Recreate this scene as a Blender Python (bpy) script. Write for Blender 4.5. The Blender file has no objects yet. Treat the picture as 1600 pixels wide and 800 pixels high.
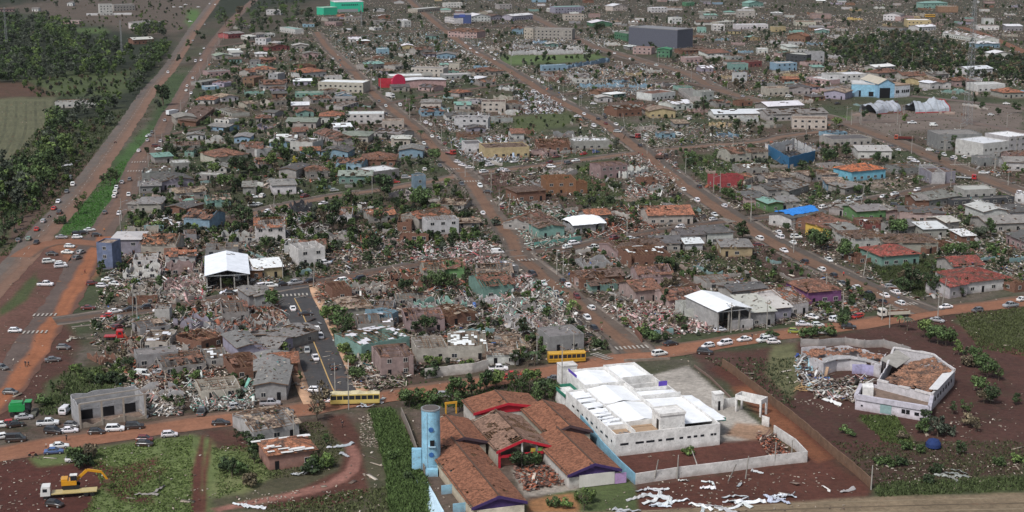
import bpy, bmesh, math, random
import numpy as np
from mathutils import Vector, Matrix, noise as mn
R = math.radians
sc = bpy.context.scene
COL = sc.collection
# ------------------------------------------------------------------ camera, world, light
CAM_H, TH, FPX = 121.0, R(12.9), 2400.0        # height, pitch, focal length for a 1600 px wide frame
cam = bpy.data.objects.new("camera", bpy.data.cameras.new("camera")); COL.objects.link(cam)
cam.data.sensor_width = 36; cam.data.lens = 36 * FPX / 1600
cam.data.clip_start = 1; cam.data.clip_end = 40000
cam.location = (0, 0, CAM_H); cam.rotation_euler = (math.pi / 2 - TH, 0, 0)
sc.camera = cam
SUN_EL, SUN_AZ = R(52), R(215)                  # azimuth clockwise from +Y
w = bpy.data.worlds.new("World"); sc.world = w; w.use_nodes = True
nt = w.node_tree; bg = nt.nodes["Background"]
sky = nt.nodes.new("ShaderNodeTexSky"); sky.sky_type = 'NISHITA'; sky.sun_disc = False
sky.sun_elevation = SUN_EL; sky.sun_rotation = SUN_AZ; sky.dust_density = 3; sky.air_density = 1.0; sky.ozone_density = 0.6
hs = nt.nodes.new("ShaderNodeHueSaturation"); hs.inputs['Saturation'].default_value = 0.6
nt.links.new(sky.outputs[0], hs.inputs['Color']); nt.links.new(hs.outputs[0], bg.inputs[0])
bg.inputs[1].default_value = 0.085
sl = bpy.data.lights.new("sun", 'SUN'); sl.energy = 2.0; sl.angle = R(10); sl.color = (1, .985, .965)
so = bpy.data.objects.new("sun", sl); COL.objects.link(so)
sd = Vector((math.sin(SUN_AZ) * math.cos(SUN_EL), math.cos(SUN_AZ) * math.cos(SUN_EL), math.sin(SUN_EL)))
so.rotation_euler = sd.to_track_quat('Z', 'Y').to_euler()
sc.view_settings.view_transform = 'Standard'; sc.view_settings.look = 'None'
sc.view_settings.exposure = 0.66; sc.view_settings.gamma = 1
try:
    sc.cycles.use_denoising = True
    sc.cycles.max_bounces = 4; sc.cycles.diffuse_bounces = 2; sc.cycles.glossy_bounces = 2
    sc.cycles.transparent_max_bounces = 4; sc.cycles.volume_bounces = 0
except Exception: pass
rnd = random.Random(7)
NR = np.random.default_rng(5)

# ------------------------------------------------------------------ photo pixel -> place on the ground
CT, ST = math.cos(TH), math.sin(TH)
def P(x, y, z=0.0):
    u, v = (x - 800) / FPX, (400 - y) / FPX
    dz = -ST + v * CT; t = (z - CAM_H) / dz
    return Vector((u * t, (CT + v * ST) * t, z))
def PN(x, y):
    u, v = (x - 800) / FPX, (400 - y) / FPX
    t = -CAM_H / (-ST + v * CT)
    return u * t, (CT + v * ST) * t
def UN(X, Y, Z=0.0):
    d = Y * CT - (Z - CAM_H) * ST; up = Y * ST + (Z - CAM_H) * CT
    return 800 + FPX * X / d, 400 - FPX * up / d
def T(c, r, zx, zy): return c * 400 + zx / 4, r * 200 + zy / 4
def ppm(y): return .00805 * (y + 150)

# ------------------------------------------------------------------ materials
MATS = {}
def mat(name, build):
    if name not in MATS:
        m = bpy.data.materials.new(name); m.use_nodes = True
        n = m.node_tree; b = n.nodes["Principled BSDF"]
        b.inputs['Roughness'].default_value = 0.85
        try: b.inputs['Specular IOR Level'].default_value = 0.25
        except Exception: pass
        build(n, b, n.nodes, n.links); MATS[name] = m
    return MATS[name]
def nd(N, t, **k):
    n = N.new(t)
    for a, v in k.items():
        if a in n.inputs: n.inputs[a].default_value = v
        else: setattr(n, a, v)
    return n
def noise_n(N, L, co, scale, detail=3, rough=.6):
    n = N.new("ShaderNodeTexNoise"); n.inputs['Scale'].default_value = scale
    n.inputs['Detail'].default_value = detail; n.inputs['Roughness'].default_value = rough
    L.new(co, n.inputs['Vector']); return n.outputs['Fac']
def ramp(N, L, f, a, b, c0=(0, 0, 0, 1), c1=(1, 1, 1, 1)):
    r = N.new("ShaderNodeMapRange"); r.inputs[1].default_value = a; r.inputs[2].default_value = b
    L.new(f, r.inputs[0]); return r.outputs[0]
def mixc(N, L, fac, a, b, blend='MIX'):
    m = N.new("ShaderNodeMix"); m.data_type = 'RGBA'; m.blend_type = blend
    for i, x in ((0, fac), (6, a), (7, b)):
        if isinstance(x, (int, float)): m.inputs[i].default_value = x
        elif isinstance(x, tuple): m.inputs[i].default_value = (*x[:3], 1)
        else: L.new(x, m.inputs[i])
    return m.outputs[2]
def mul(N, L, a, lo, hi):           # scalar range lo..hi
    r = N.new("ShaderNodeMapRange"); r.inputs[1].default_value = .25; r.inputs[2].default_value = .75
    r.inputs[3].default_value = lo; r.inputs[4].default_value = hi; L.new(a, r.inputs[0]); return r.outputs[0]
def scale_col(N, L, col, f):
    v = N.new("ShaderNodeVectorMath"); v.operation = 'SCALE'
    if isinstance(col, tuple): v.inputs[0].default_value = col[:3]
    else: L.new(col, v.inputs[0])
    L.new(f, v.inputs['Scale']); return v.outputs[0]
def world_co(N, L):
    g = N.new("ShaderNodeNewGeometry"); return g.outputs['Position']
def oi(N): return N.new("ShaderNodeObjectInfo")
def bump(N, L, b, h, s, d=.1):
    n = N.new("ShaderNodeBump"); n.inputs['Strength'].default_value = s; n.inputs['Distance'].default_value = d
    L.new(h, n.inputs['Height']); L.new(n.outputs[0], b.inputs['Normal'])

def _wall(n, b, N, L):
    o = oi(N); p = world_co(N, L)
    c = scale_col(N, L, o.outputs['Color'], mul(N, L, noise_n(N, L, p, .55, 4, .7), .55, 1.08))
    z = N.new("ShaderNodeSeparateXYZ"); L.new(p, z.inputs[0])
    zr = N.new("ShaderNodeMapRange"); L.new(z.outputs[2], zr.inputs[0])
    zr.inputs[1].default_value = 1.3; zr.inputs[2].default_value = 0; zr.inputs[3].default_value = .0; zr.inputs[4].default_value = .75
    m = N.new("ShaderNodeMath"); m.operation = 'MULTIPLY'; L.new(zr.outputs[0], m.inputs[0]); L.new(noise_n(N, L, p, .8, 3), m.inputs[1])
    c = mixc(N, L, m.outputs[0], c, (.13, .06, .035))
    st = noise_n(N, L, p, 2.3, 2, .7); c = mixc(N, L, ramp(N, L, st, .60, .80), c, (.16, .145, .13))
    L.new(c, b.inputs['Base Color'])
def _tile(n, b, N, L):
    o = oi(N); p = world_co(N, L)
    v = N.new("ShaderNodeTexVoronoi"); v.inputs['Scale'].default_value = 2.6; L.new(p, v.inputs['Vector'])
    h = N.new("ShaderNodeSeparateColor"); L.new(v.outputs['Color'], h.inputs[0])
    c = scale_col(N, L, o.outputs['Color'], mul(N, L, h.outputs[0], .62, 1.4))
    c = mixc(N, L, ramp(N, L, noise_n(N, L, p, .38, 5, .75), .47, .60), c, (.070, .046, .036))
    c = mixc(N, L, ramp(N, L, noise_n(N, L, p, 1.3, 4, .8), .60, .70), c, (.30, .24, .20))
    L.new(c, b.inputs['Base Color']); bump(N, L, b, v.outputs['Distance'], .6, .12)
def _fibre(n, b, N, L):
    o = oi(N); p = world_co(N, L)
    c = scale_col(N, L, o.outputs['Color'], mul(N, L, noise_n(N, L, p, .45, 5, .75), .55, 1.2))
    c = mixc(N, L, ramp(N, L, noise_n(N, L, p, 1.5, 4, .8), .57, .72), c, (.05, .048, .045))
    t = N.new("ShaderNodeTexCoord"); wv = N.new("ShaderNodeTexWave"); wv.inputs['Scale'].default_value = 1.6
    L.new(t.outputs['Object'], wv.inputs['Vector']); bump(N, L, b, wv.outputs['Fac'], .4, .06)
    L.new(c, b.inputs['Base Color'])
def _metal(n, b, N, L):
    o = oi(N); p = world_co(N, L)
    c = scale_col(N, L, o.outputs['Color'], mul(N, L, noise_n(N, L, p, .35, 4, .6), .82, 1.06))
    c = mixc(N, L, ramp(N, L, noise_n(N, L, p, 1.1, 4, .8), .64, .76), c, (.22, .17, .14))
    t = N.new("ShaderNodeTexCoord"); wv = N.new("ShaderNodeTexWave"); wv.inputs['Scale'].default_value = .9
    L.new(t.outputs['Object'], wv.inputs['Vector']); bump(N, L, b, wv.outputs['Fac'], .35, .08)
    L.new(c, b.inputs['Base Color']); b.inputs['Roughness'].default_value = .5
def _plain(n, b, N, L):
    o = oi(N); p = world_co(N, L)
    L.new(scale_col(N, L, o.outputs['Color'], mul(N, L, noise_n(N, L, p, 1.4, 4, .7), .75, 1.15)), b.inputs['Base Color'])
def fixed(col, rough=.85, sc_=1.4, lo=.75, hi=1.15, spec=.25):
    def f(n, b, N, L):
        p = world_co(N, L)
        L.new(scale_col(N, L, col, mul(N, L, noise_n(N, L, p, sc_, 4, .7), lo, hi)), b.inputs['Base Color'])
        b.inputs['Roughness'].default_value = rough
        try: b.inputs['Specular IOR Level'].default_value = spec
        except Exception: pass
    return f
def _paint(n, b, N, L):
    o = oi(N); p = world_co(N, L)
    c = scale_col(N, L, o.outputs['Color'], mul(N, L, noise_n(N, L, p, 1.2, 3), .85, 1.03))
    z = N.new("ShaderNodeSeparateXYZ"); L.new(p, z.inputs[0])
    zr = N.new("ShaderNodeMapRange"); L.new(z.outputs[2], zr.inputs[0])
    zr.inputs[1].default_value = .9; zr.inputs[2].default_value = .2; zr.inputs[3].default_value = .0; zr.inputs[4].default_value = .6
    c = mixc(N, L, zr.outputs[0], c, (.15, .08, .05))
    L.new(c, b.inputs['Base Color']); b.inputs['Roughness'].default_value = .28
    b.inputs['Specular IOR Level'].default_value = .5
def _leaf(n, b, N, L):
    o = oi(N); g = N.new("ShaderNodeNewGeometry")
    c = scale_col(N, L, o.outputs['Color'], mul(N, L, g.outputs['Random Per Island'], .55, 1.5))
    c = mixc(N, L, ramp(N, L, noise_n(N, L, g.outputs['Position'], .35, 3), .45, .7), c, scale_col(N, L, c, mul(N, L, g.outputs['Random Per Island'], 1.2, 1.9)))
    L.new(c, b.inputs['Base Color']); b.inputs['Roughness'].default_value = .7
def _vcol(n, b, N, L):
    a = N.new("ShaderNodeAttribute"); a.attribute_name = "Col"; p = world_co(N, L)
    L.new(scale_col(N, L, a.outputs['Color'], mul(N, L, noise_n(N, L, p, 2.2, 3, .7), .72, 1.2)), b.inputs['Base Color'])
def _ground(n, b, N, L):
    a = N.new("ShaderNodeAttribute"); a.attribute_name = "Col"; p = world_co(N, L)
    c = scale_col(N, L, a.outputs['Color'], mul(N, L, noise_n(N, L, p, .055, 6, .75), .66, 1.34))
    c = scale_col(N, L, c, mul(N, L, noise_n(N, L, p, .7, 5, .8), .55, 1.5))
    q = N.new("ShaderNodeAttribute"); q.attribute_name = "Rough"
    f = N.new("ShaderNodeMath"); f.operation = 'MULTIPLY'; L.new(q.outputs['Fac'], f.inputs[0])
    L.new(ramp(N, L, noise_n(N, L, p, .16, 6, .8), .50, .62), f.inputs[1])
    c = mixc(N, L, f.outputs[0], c, (.030, .036, .016))
    f2 = N.new("ShaderNodeMath"); f2.operation = 'MULTIPLY'; L.new(q.outputs['Fac'], f2.inputs[0])
    L.new(ramp(N, L, noise_n(N, L, p, .5, 6, .85), .58, .66), f2.inputs[1])
    c = mixc(N, L, f2.outputs[0], c, (.16, .14, .125))
    L.new(c, b.inputs['Base Color']); bump(N, L, b, noise_n(N, L, p, .9, 5, .8), .5, .4)
    b.inputs['Roughness'].default_value = .95
def _road(n, b, N, L):
    a = N.new("ShaderNodeAttribute"); a.attribute_name = "Col"; p = world_co(N, L)
    c = scale_col(N, L, a.outputs['Color'], mul(N, L, noise_n(N, L, p, .12, 5, .7), .75, 1.25))
    c = scale_col(N, L, c, mul(N, L, noise_n(N, L, p, .9, 5, .8), .72, 1.28))
    c = mixc(N, L, ramp(N, L, noise_n(N, L, p, .25, 5, .75), .58, .70), c, (.17, .08, .045))
    L.new(c, b.inputs['Base Color']); b.inputs['Roughness'].default_value = .9
def _schooltile(n, b, N, L):
    o = oi(N); p = world_co(N, L)
    v = N.new("ShaderNodeTexVoronoi"); v.inputs['Scale'].default_value = 2.4; L.new(p, v.inputs['Vector'])
    h = N.new("ShaderNodeSeparateColor"); L.new(v.outputs['Color'], h.inputs[0])
    c = scale_col(N, L, o.outputs['Color'], mul(N, L, h.outputs[0], .68, 1.3))
    c = scale_col(N, L, c, mul(N, L, noise_n(N, L, p, .35, 4, .7), .78, 1.18))
    c = mixc(N, L, ramp(N, L, noise_n(N, L, p, 1.1, 4, .85), .63, .72), c, (.09, .06, .045))
    L.new(c, b.inputs['Base Color']); bump(N, L, b, v.outputs['Distance'], .6, .12)
M = lambda k: mat(k, {'schooltile': _schooltile,
    'wall': _wall, 'tile': _tile, 'fibre': _fibre, 'metal': _metal, 'plain': _plain, 'paint': _paint, 'leaf': _leaf,
    'vcol': _vcol, 'ground': _ground, 'road': _road,
    'timber': fixed((.17, .10, .06)), 'floor': fixed((.16, .115, .09), sc_=.8, lo=.5, hi=1.5), 'dark': fixed((.012, .012, .014), .4),
    'glass': fixed((.02, .024, .03), .15, spec=.6), 'tyre': fixed((.02, .02, .02)), 'rim': fixed((.3, .3, .3), .4),
    'bark': fixed((.10, .08, .06)), 'brick': fixed((.16, .085, .06), sc_=2.2, lo=.55, hi=1.3), 'concrete': fixed((.30, .285, .26), sc_=.6, lo=.65, hi=1.15),
    'white_line': fixed((.42, .39, .35), sc_=1.6, lo=.35, hi=1.15), 'yellow_line': fixed((.42, .28, .12)), 'steel': fixed((.25, .26, .27), .5),
    'lamp': fixed((.5, .1, .05), .3), 'frame': fixed((.45, .43, .40)), 'skin': fixed((.35, .2, .14))}[k])

# ------------------------------------------------------------------ mesh builder
class MB:
    def __init__(s): s.v = []; s.f = []; s.m = []
    def poly(s, pts, m=0):
        k = len(s.v); s.v += [tuple(p) for p in pts]; s.f.append(tuple(range(k, k + len(pts)))); s.m.append(m)
    def hexa(s, c, m=0):                       # 8 corners: bottom 4 (ccw), top 4
        k = len(s.v); s.v += [tuple(p) for p in c]
        for f in ((3, 2, 1, 0), (4, 5, 6, 7), (0, 1, 5, 4), (1, 2, 6, 5), (2, 3, 7, 6), (3, 0, 4, 7)):
            s.f.append(tuple(k + i for i in f)); s.m.append(m)
    def box(s, x0, x1, y0, y1, z0, z1, m=0, jt=0, r=rnd):
        t = [z1 - (r.random() * jt if jt else 0) for _ in range(4)]
        s.hexa([(x0, y0, z0), (x1, y0, z0), (x1, y1, z0), (x0, y1, z0), (x0, y0, t[0]), (x1, y0, t[1]), (x1, y1, t[2]), (x0, y1, t[3])], m)
    def bar(s, a, b, w, h=None, m=0):
        a, b = Vector(a), Vector(b); d = b - a
        if d.length < 1e-4: return
        d.normalize(); h = h or w
        up = Vector((0, 0, 1)) if abs(d.z) < .95 else Vector((1, 0, 0))
        sx = d.cross(up).normalized() * w / 2; sy = sx.cross(d).normalized() * h / 2
        s.hexa([a - sx - sy, a + sx - sy, a + sx + sy, a - sx + sy, b - sx - sy, b + sx - sy, b + sx + sy, b - sx + sy], m)
    def cyl(s, x, y, z0, z1, r0, r1=None, n=10, m=0, cap=None, axis='z'):
        r1 = r0 if r1 is None else r1; k = len(s.v)
        for z, r in ((z0, r0), (z1, r1)):
            for i in range(n):
                a = 2 * math.pi * i / n
                c, q = math.cos(a) * r, math.sin(a) * r
                s.v.append((x + c, y + q, z) if axis == 'z' else ((x + c, z, y + q) if axis == 'y' else (z, x + c, y + q)))
        for i in range(n):
            j = (i + 1) % n; f = (k + i, k + j, k + n + j, k + n + i)
            s.f.append(f if axis != 'y' else f[::-1]); s.m.append(m)
        a, b = tuple(range(k, k + n)), tuple(range(k + n, k + 2 * n))
        if axis == 'y': s.f += [a, b[::-1]]
        else: s.f += [a[::-1], b]
        s.m += [m, m if cap is None else cap]
    def wallline(s, a, b, z0, z1, t=.18, m=0, jag=0, seg=1.2, keep=1.0, r=rnd, z1b=None):
        a, b = Vector((a[0], a[1])), Vector((b[0], b[1])); L = (b - a).length
        if L < .05: return
        n = max(1, int(L / seg)) if (jag or keep < 1) else 1
        nx = Vector((-(b - a).y, (b - a).x)).normalized() * t / 2
        zb = z1 if z1b is None else z1b
        top = [z1 + (zb - z1) * i / n - (r.random() ** 1.5) * jag for i in range(n + 1)]
        for i in range(n):
            if r.random() > keep: continue
            p, q = a + (b - a) * i / n, a + (b - a) * (i + 1) / n
            s.hexa([(*(p - nx), z0), (*(q - nx), z0), (*(q + nx), z0), (*(p + nx), z0), (*(p - nx), top[i]), (*(q - nx), top[i + 1]), (*(q + nx), top[i + 1]), (*(p + nx), top[i])], m)
    def mesh(s, name, mats, smooth=False):
        me = bpy.data.meshes.new(name); me.from_pydata(s.v, [], s.f)
        for m in mats: me.materials.append(M(m) if isinstance(m, str) else m)
        if len(mats) > 1: me.polygons.foreach_set("material_index", s.m)
        if smooth: me.polygons.foreach_set("use_smooth", [True] * len(s.f))
        me.update(); return me
    def build(s, name, mats, parent=None, color=None, smooth=False):
        if not s.f: return None
        if isinstance(mats, str): mats = [mats]
        return link(name, s.mesh(name, mats, smooth), parent, color)
KIDS = {}
def jit(c, r, a, b):
    k = r.uniform(a, b); return tuple(min(.85, v * k * r.uniform(.97, 1.03)) for v in c)
def link(name, data, parent=None, color=None, loc=None, rz=0):
    o = bpy.data.objects.new(name, data); COL.objects.link(o)
    if parent is not None: o.parent = parent; KIDS.setdefault(parent.name, []).append(o)
    if color is not None: o.color = (*color[:3], 1)
    if loc is not None: o.location = loc
    if rz: o.rotation_euler.z = rz
    return o
THINGS = []
def empty(name, loc, rz=0, cat=None, look=None, label=None, group=None):
    o = bpy.data.objects.new(name, None); COL.objects.link(o); o.location = loc; o.rotation_euler.z = rz
    o.empty_display_size = .5
    tag(o, cat, look, label, group); return o
def tag(o, cat, look=None, label=None, group=None):
    if cat: o["category"] = cat
    if label: o["label"] = label
    if group: o["group"] = group
    if cat: THINGS.append([o, look])
def struct(o): o["kind"] = "structure"; return o
def stuff(o): o["kind"] = "stuff"; return o
def copy_tree(root, loc, rz, color=None, colored=()):
    r = root.copy(); COL.objects.link(r); r.location = loc; r.rotation_euler = (0, 0, rz)
    if color and r.data is not None: r.color = (*color, 1)
    for ch in KIDS.get(root.name, ()):
        c = ch.copy(); COL.objects.link(c); c.parent = r
        if color and ch.name.split('.')[0] in colored: c.color = (*color, 1)
        for g in KIDS.get(ch.name, ()):
            d = g.copy(); COL.objects.link(d); d.parent = c
    return r
def edge_frame(a, b, d):
    """front edge a-b on the ground (world points), depth d -> centre, angle, width"""
    u = b - a; W = math.hypot(u.x, u.y); an = math.atan2(u.y, u.x)
    c = (a + b) / 2 + Vector((-math.sin(an), math.cos(an), 0)) * d / 2
    return Vector((c.x, c.y, 0)), an, W

# numpy value noise
_G = NR.random((256, 256))
def vnoise(x, y, s):
    x = x * s; y = y * s; xi = np.floor(x).astype(int); yi = np.floor(y).astype(int); fx = x - xi; fy = y - yi
    fx = fx * fx * (3 - 2 * fx); fy = fy * fy * (3 - 2 * fy)
    g = lambda a, b: _G[a % 256, b % 256]
    return (g(xi, yi) * (1 - fx) + g(xi + 1, yi) * fx) * (1 - fy) + (g(xi, yi + 1) * (1 - fx) + g(xi + 1, yi + 1) * fx) * fy
def fbm(x, y, s): return (vnoise(x, y, s) + .5 * vnoise(x, y, s * 2.1) + .25 * vnoise(x, y, s * 4.3)) / 1.75
def pip(x, y, poly):
    ins = np.zeros(np.shape(x), bool); n = len(poly)
    for i in range(n):
        x0, y0 = poly[i]; x1, y1 = poly[(i + 1) % n]
        if y0 == y1: continue
        c = ((y0 > y) != (y1 > y)) & (x < (x1 - x0) * (y - y0) / (y1 - y0) + x0); ins ^= c
    return ins
def pdist(x, y, poly, sy=2.0):
    d = np.full(np.shape(x), 1e9); n = len(poly)
    for i in range(n):
        x0, y0 = poly[i]; x1, y1 = poly[(i + 1) % n]; dx, dy = x1 - x0, (y1 - y0) * sy
        t = np.clip(((x - x0) * dx + (y - y0) * sy * dy) / (dx * dx + dy * dy + 1e-9), 0, 1)
        d = np.minimum(d, np.hypot(x - x0 - t * dx, (y - y0) * sy - t * dy))
    return d
# ------------------------------------------------------------------ ground
RED, ORG, GRS, DUL, FLD, SOIL, FOR = (.055, .022, .017), (.18, .080, .045), (.055, .095, .026), (.058, .062, .030), (.115, .086, .06), (.072, .05, .04), (.018, .024, .012)
PATCH = [  # polygon in photo pixels (traced, then laid on the ground), colour, edge softness px, rough
 ([(-200,-60),(520,-60),(500,0),(330,30),(270,60),(200,200),(-200,200)], FOR, 10, .5),
 ([(140,0),(300,0),(300,30),(270,45),(200,40),(100,60),(0,60),(0,20)], (.040,.046,.027), 8, .5),
 ([(0,10),(330,-40),(340,0),(300,45),(255,60)], (.10,.075,.06), 10, .7),
 ([(85,48),(160,42),(170,52),(80,56)], (.055,.085,.025), 5, .2),
 ([(40,125),(120,112),(205,110),(215,130),(180,150),(60,152)], (.062,.082,.03), 9, .5),
 ([(0,128),(50,130),(85,150),(-60,160),(-60,130)], (.085,.045,.03), 6, .4),
 ([(-200,165),(30,152),(88,152),(80,185),(66,225),(40,262),(-200,300)], (.088,.088,.050), 4, .1),
 ([(66,225),(190,165),(200,180),(150,250),(60,330),(0,350),(0,265),(40,262)], (.050,.058,.026), 10, .8),
 ([(-100,290),(22,296),(26,330),(14,345),(-100,360)], GRS, 6, .2),
 ([(0,370),(60,325),(110,280),(122,285),(60,345),(0,402)], (.055,.085,.028), 5, .4),
 ([(60,290),(120,262),(165,225),(178,225),(120,290),(40,370),(0,395),(20,350)], (.095,.060,.045), 6, .4),
 ([(235,190),(252,185),(246,205),(220,240),(212,262),(200,290),(178,330),(158,362),(140,367),(96,368),(98,352),(112,343),(122,320),(150,300),(168,285),(182,262),(178,250)], (.050,.100,.028), 5, .32),
 ([(265,115),(295,112),(282,150),(262,175),(240,205),(228,205),(250,150)], (.045,.070,.026), 6, .4),
 ([(292,15),(310,15),(312,35),(298,45),(290,35)], (.060,.11,.03), 4, .1),
 ([(-100,430),(40,385),(95,370),(150,375),(150,400),(90,500),(0,600),(-100,660)], (.095,.047,.036), 8, .25),
 ([(60,440),(55,425),(30,455),(0,485),(0,495),(40,468)], (.060,.075,.028), 4, .3),
 ([(82,372),(165,370),(150,430),(130,445),(110,420),(95,400),(75,385)], (.17,.075,.042), 6, .2),
 ([(100,500),(120,540),(110,600),(30,640),(0,665),(-80,700),(-80,640),(10,610)], (.080,.036,.027), 8, .3),
 ([(70,600),(120,575),(180,570),(230,590),(125,620),(60,640)], (.070,.085,.035), 6, .6),
 ([(120,583),(190,573),(185,583),(120,593)], (.11,.15,.04), 3, .1),
 ([(-80,730),(0,722),(150,700),(215,730),(140,800),(130,900),(-80,900)], (.062,.021,.016), 7, .1),
 ([(45,715),(150,698),(250,685),(300,678),(400,695),(440,740),(400,900),(115,900),(150,768),(205,742),(180,735),(160,720),(60,730)], (.098,.125,.045), 6, .12),
 ([(165,765),(200,745),(262,730),(250,742),(200,765),(235,772),(240,788),(190,782)], (.062,.024,.018), 5, .1),
 ([(160,735),(245,715),(250,725),(190,750),(150,752)], (.070,.028,.02), 5, .1),
 ([(312,680),(322,678),(316,740),(310,900),(294,900),(300,740)], (.075,.028,.02), 3, 0),
 ([(328,676),(335,676),(324,740),(318,900),(310,900),(316,740)], (.085,.032,.022), 3, 0),
 ([(320,672),(400,668),(400,705),(335,702)], (.080,.036,.027), 6, .3),
 ([(405,690),(520,668),(640,650),(660,700),(680,900),(330,900),(330,780),(420,745)], (.075,.068,.040), 9, .7),
 ([(345,740),(410,730),(425,745),(380,770),(330,775),(325,760)], (.125,.14,.058), 8, .1),
 ([(510,650),(540,645),(560,680),(570,730),(575,770),(520,790),(400,795),(470,765),(530,735),(545,700),(520,680)], (.068,.028,.02), 5, .1),
 ([(538,694),(552,694),(565,712),(560,735),(540,752),(500,768),(430,782),(340,800),(330,795),(440,772),(510,755),(540,735),(548,715)], (.20,.095,.075), 3, 0),
 ([(575,642),(615,640),(640,680),(665,740),(672,900),(610,900),(605,760),(600,700)], (.045,.072,.020), 6, .4),
 ([(620,770),(690,770),(720,900),(620,900)], (.075,.080,.035), 6, .4),
 ([(640,640),(900,600),(990,758),(1000,830),(700,830)], (.115,.085,.068), 5, .5),
 ([(820,790),(870,765),(985,748),(1015,800),(1015,860),(790,860)], (.062,.082,.030), 5, .2),
 ([(825,780),(895,770),(905,790),(900,840),(820,840)], (.24,.12,.055), 4, .1),
 ([(800,733),(880,720),(905,755),(905,765),(820,778)], (.25,.22,.19), 3, .2),
 ([(1010,588),(1075,572),(1108,600),(1160,640),(1210,680),(1130,705),(1000,700)], (.29,.265,.235), 3, .05),
 ([(1130,680),(1150,660),(1200,665),(1212,680),(1180,690)], (.26,.165,.11), 4, .1),
 ([(962,712),(1125,690),(1205,685),(1262,722),(995,758)], (.080,.030,.022), 3, .1),
 ([(1090,555),(1180,545),(1420,500),(1700,470),(1700,720),(1600,720),(1380,770),(1340,775),(1270,700),(1170,620)], (.072,.033,.026), 8, .3),
 ([(1075,550),(1140,548),(1160,600),(1115,590)], (.080,.040,.032), 6, .4),
 ([(995,760),(1262,722),(1240,690),(1190,650),(1110,575),(1135,570),(1260,670),(1362,765),(1340,790),(1000,800)], (.072,.027,.019), 4, .1),
 ([(1140,605),(1175,600),(1260,680),(1300,715),(1280,722),(1235,700)], (.145,.058,.030), 7, 0),
 ([(1460,500),(1500,515),(1600,560),(1700,620),(1700,560),(1560,545),(1500,510)], (.078,.030,.022), 5, .1),
 ([(1490,500),(1600,483),(1700,480),(1700,545),(1560,540),(1510,518)], (.070,.078,.034), 6, .5),
 ([(1205,540),(1245,535),(1250,600),(1235,620),(1195,585)], (.12,.12,.06), 5, .3),
 ([(1340,655),(1390,650),(1430,690),(1400,690)], (.060,.080,.026), 4, .2),
 ([(1300,720),(1420,690),(1600,690),(1600,760),(1380,772),(1330,740)], (.062,.036,.026), 8, .4),
 ([(1360,760),(1500,745),(1700,735),(1700,768),(1370,778)], (.050,.062,.025), 5, .5),
 ([(900,800),(1020,798),(1340,778),(1700,766),(1800,1200),(200,1200),(300,802),(700,802)], (.165,.125,.082), 4, .05),
 ([(1060,400),(1200,385),(1270,440),(1200,452),(1100,445),(1040,425)], (.078,.045,.036), 8, .5),
 ([(1010,395),(1100,395),(1160,420),(1040,425)], (.066,.082,.036), 8, .5),
 ([(900,262),(945,255),(960,300),(1065,315),(1060,325),(930,325),(900,310)], (.070,.088,.040), 7, .5),
 ([(1065,245),(1200,235),(1210,260),(1100,285)], (.060,.078,.032), 8, .5),
 ([(500,395),(530,378),(575,400),(570,425),(520,432)], (.080,.048,.040), 7, .4),
 ([(745,270),(800,265),(800,295),(770,300)], (.085,.045,.036), 6, .4),
 ([(780,87),(935,84),(950,92),(880,98),(785,102)], (.075,.11,.038), 3, .2),
 ([(800,180),(890,172),(905,190),(850,205),(805,205)], (.075,.092,.036), 7, .4),
 ([(815,185),(850,165),(890,150)], SOIL, 3, .3),
 ([(840,108),(875,115),(895,132),(855,125)], (.10,.042,.03), 4, .1),
 ([(1310,183),(1400,178),(1395,190),(1330,192)], (.065,.115,.03), 3, .1),
 ([(1490,172),(1530,168),(1580,172),(1540,182),(1480,182)], (.055,.13,.025), 3, .05),
 ([(1310,60),(1420,45),(1560,80),(1600,90),(1600,130),(1480,115),(1330,100)], (.040,.046,.024), 10, .6),
 ([(1330,175),(1480,160),(1600,165),(1600,200),(1500,205),(1330,210)], (.125,.10,.085), 6, .1),
 ([(1350,285),(1410,280),(1400,292),(1360,296)], (.19,.15,.12), 5, .2),
 ([(1480,340),(1530,337),(1540,348),(1500,352)], (.068,.095,.035), 4, .2),
 ([(455,420),(500,420),(500,436),(455,440)], (.14,.12,.115), 3, .2),
 ([(1340,400),(1440,395),(1500,430),(1440,470),(1380,440)], (.060,.062,.034), 8, .7),
]
def paint(px, py, X, Y):
    n = fbm(X, Y, .012); n2 = fbm(X + 99, Y, .05)
    c = np.zeros(px.shape + (3,)); base = np.array((.066, .044, .033)); gr = np.array((.040, .049, .023)); gy = np.array((.090, .074, .060))
    k = np.clip((n - .40) * 5, 0, 1)[..., None]; c[:] = base * (1 - k) + gr * k
    k = np.clip((n2 - .55) * 5, 0, 1)[..., None]; c = c * (1 - k) + gy * k
    far = (np.clip((130 - py) / 100, 0, 1) * .75)[..., None]; c = c * (1 - far) + np.array((.050, .042, .031)) * far
    rough = np.full(px.shape, .75)
    jx = (fbm(X + 7, Y, .09) - .5) * 2
    for poly, col, soft, rg in PATCH:
        if rg >= .3: col = tuple(v * .8 for v in col)
        xs = [p[0] for p in poly]; ys = [p[1] for p in poly]
        sel = (px > min(xs) - 30) & (px < max(xs) + 30) & (py > min(ys) - 20) & (py < max(ys) + 20)
        if not sel.any(): continue
        x, y = px[sel], py[sel]
        d = pdist(x, y, poly); d = np.where(pip(x, y, poly), d, -d) + jx[sel] * soft * 1.1
        a = np.clip(d / soft * .5 + .5, 0, 1)
        c[sel] = c[sel] * (1 - a[:, None]) + np.array(col) * a[:, None]; rough[sel] = rough[sel] * (1 - a) + rg * a
    return c, rough
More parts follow.
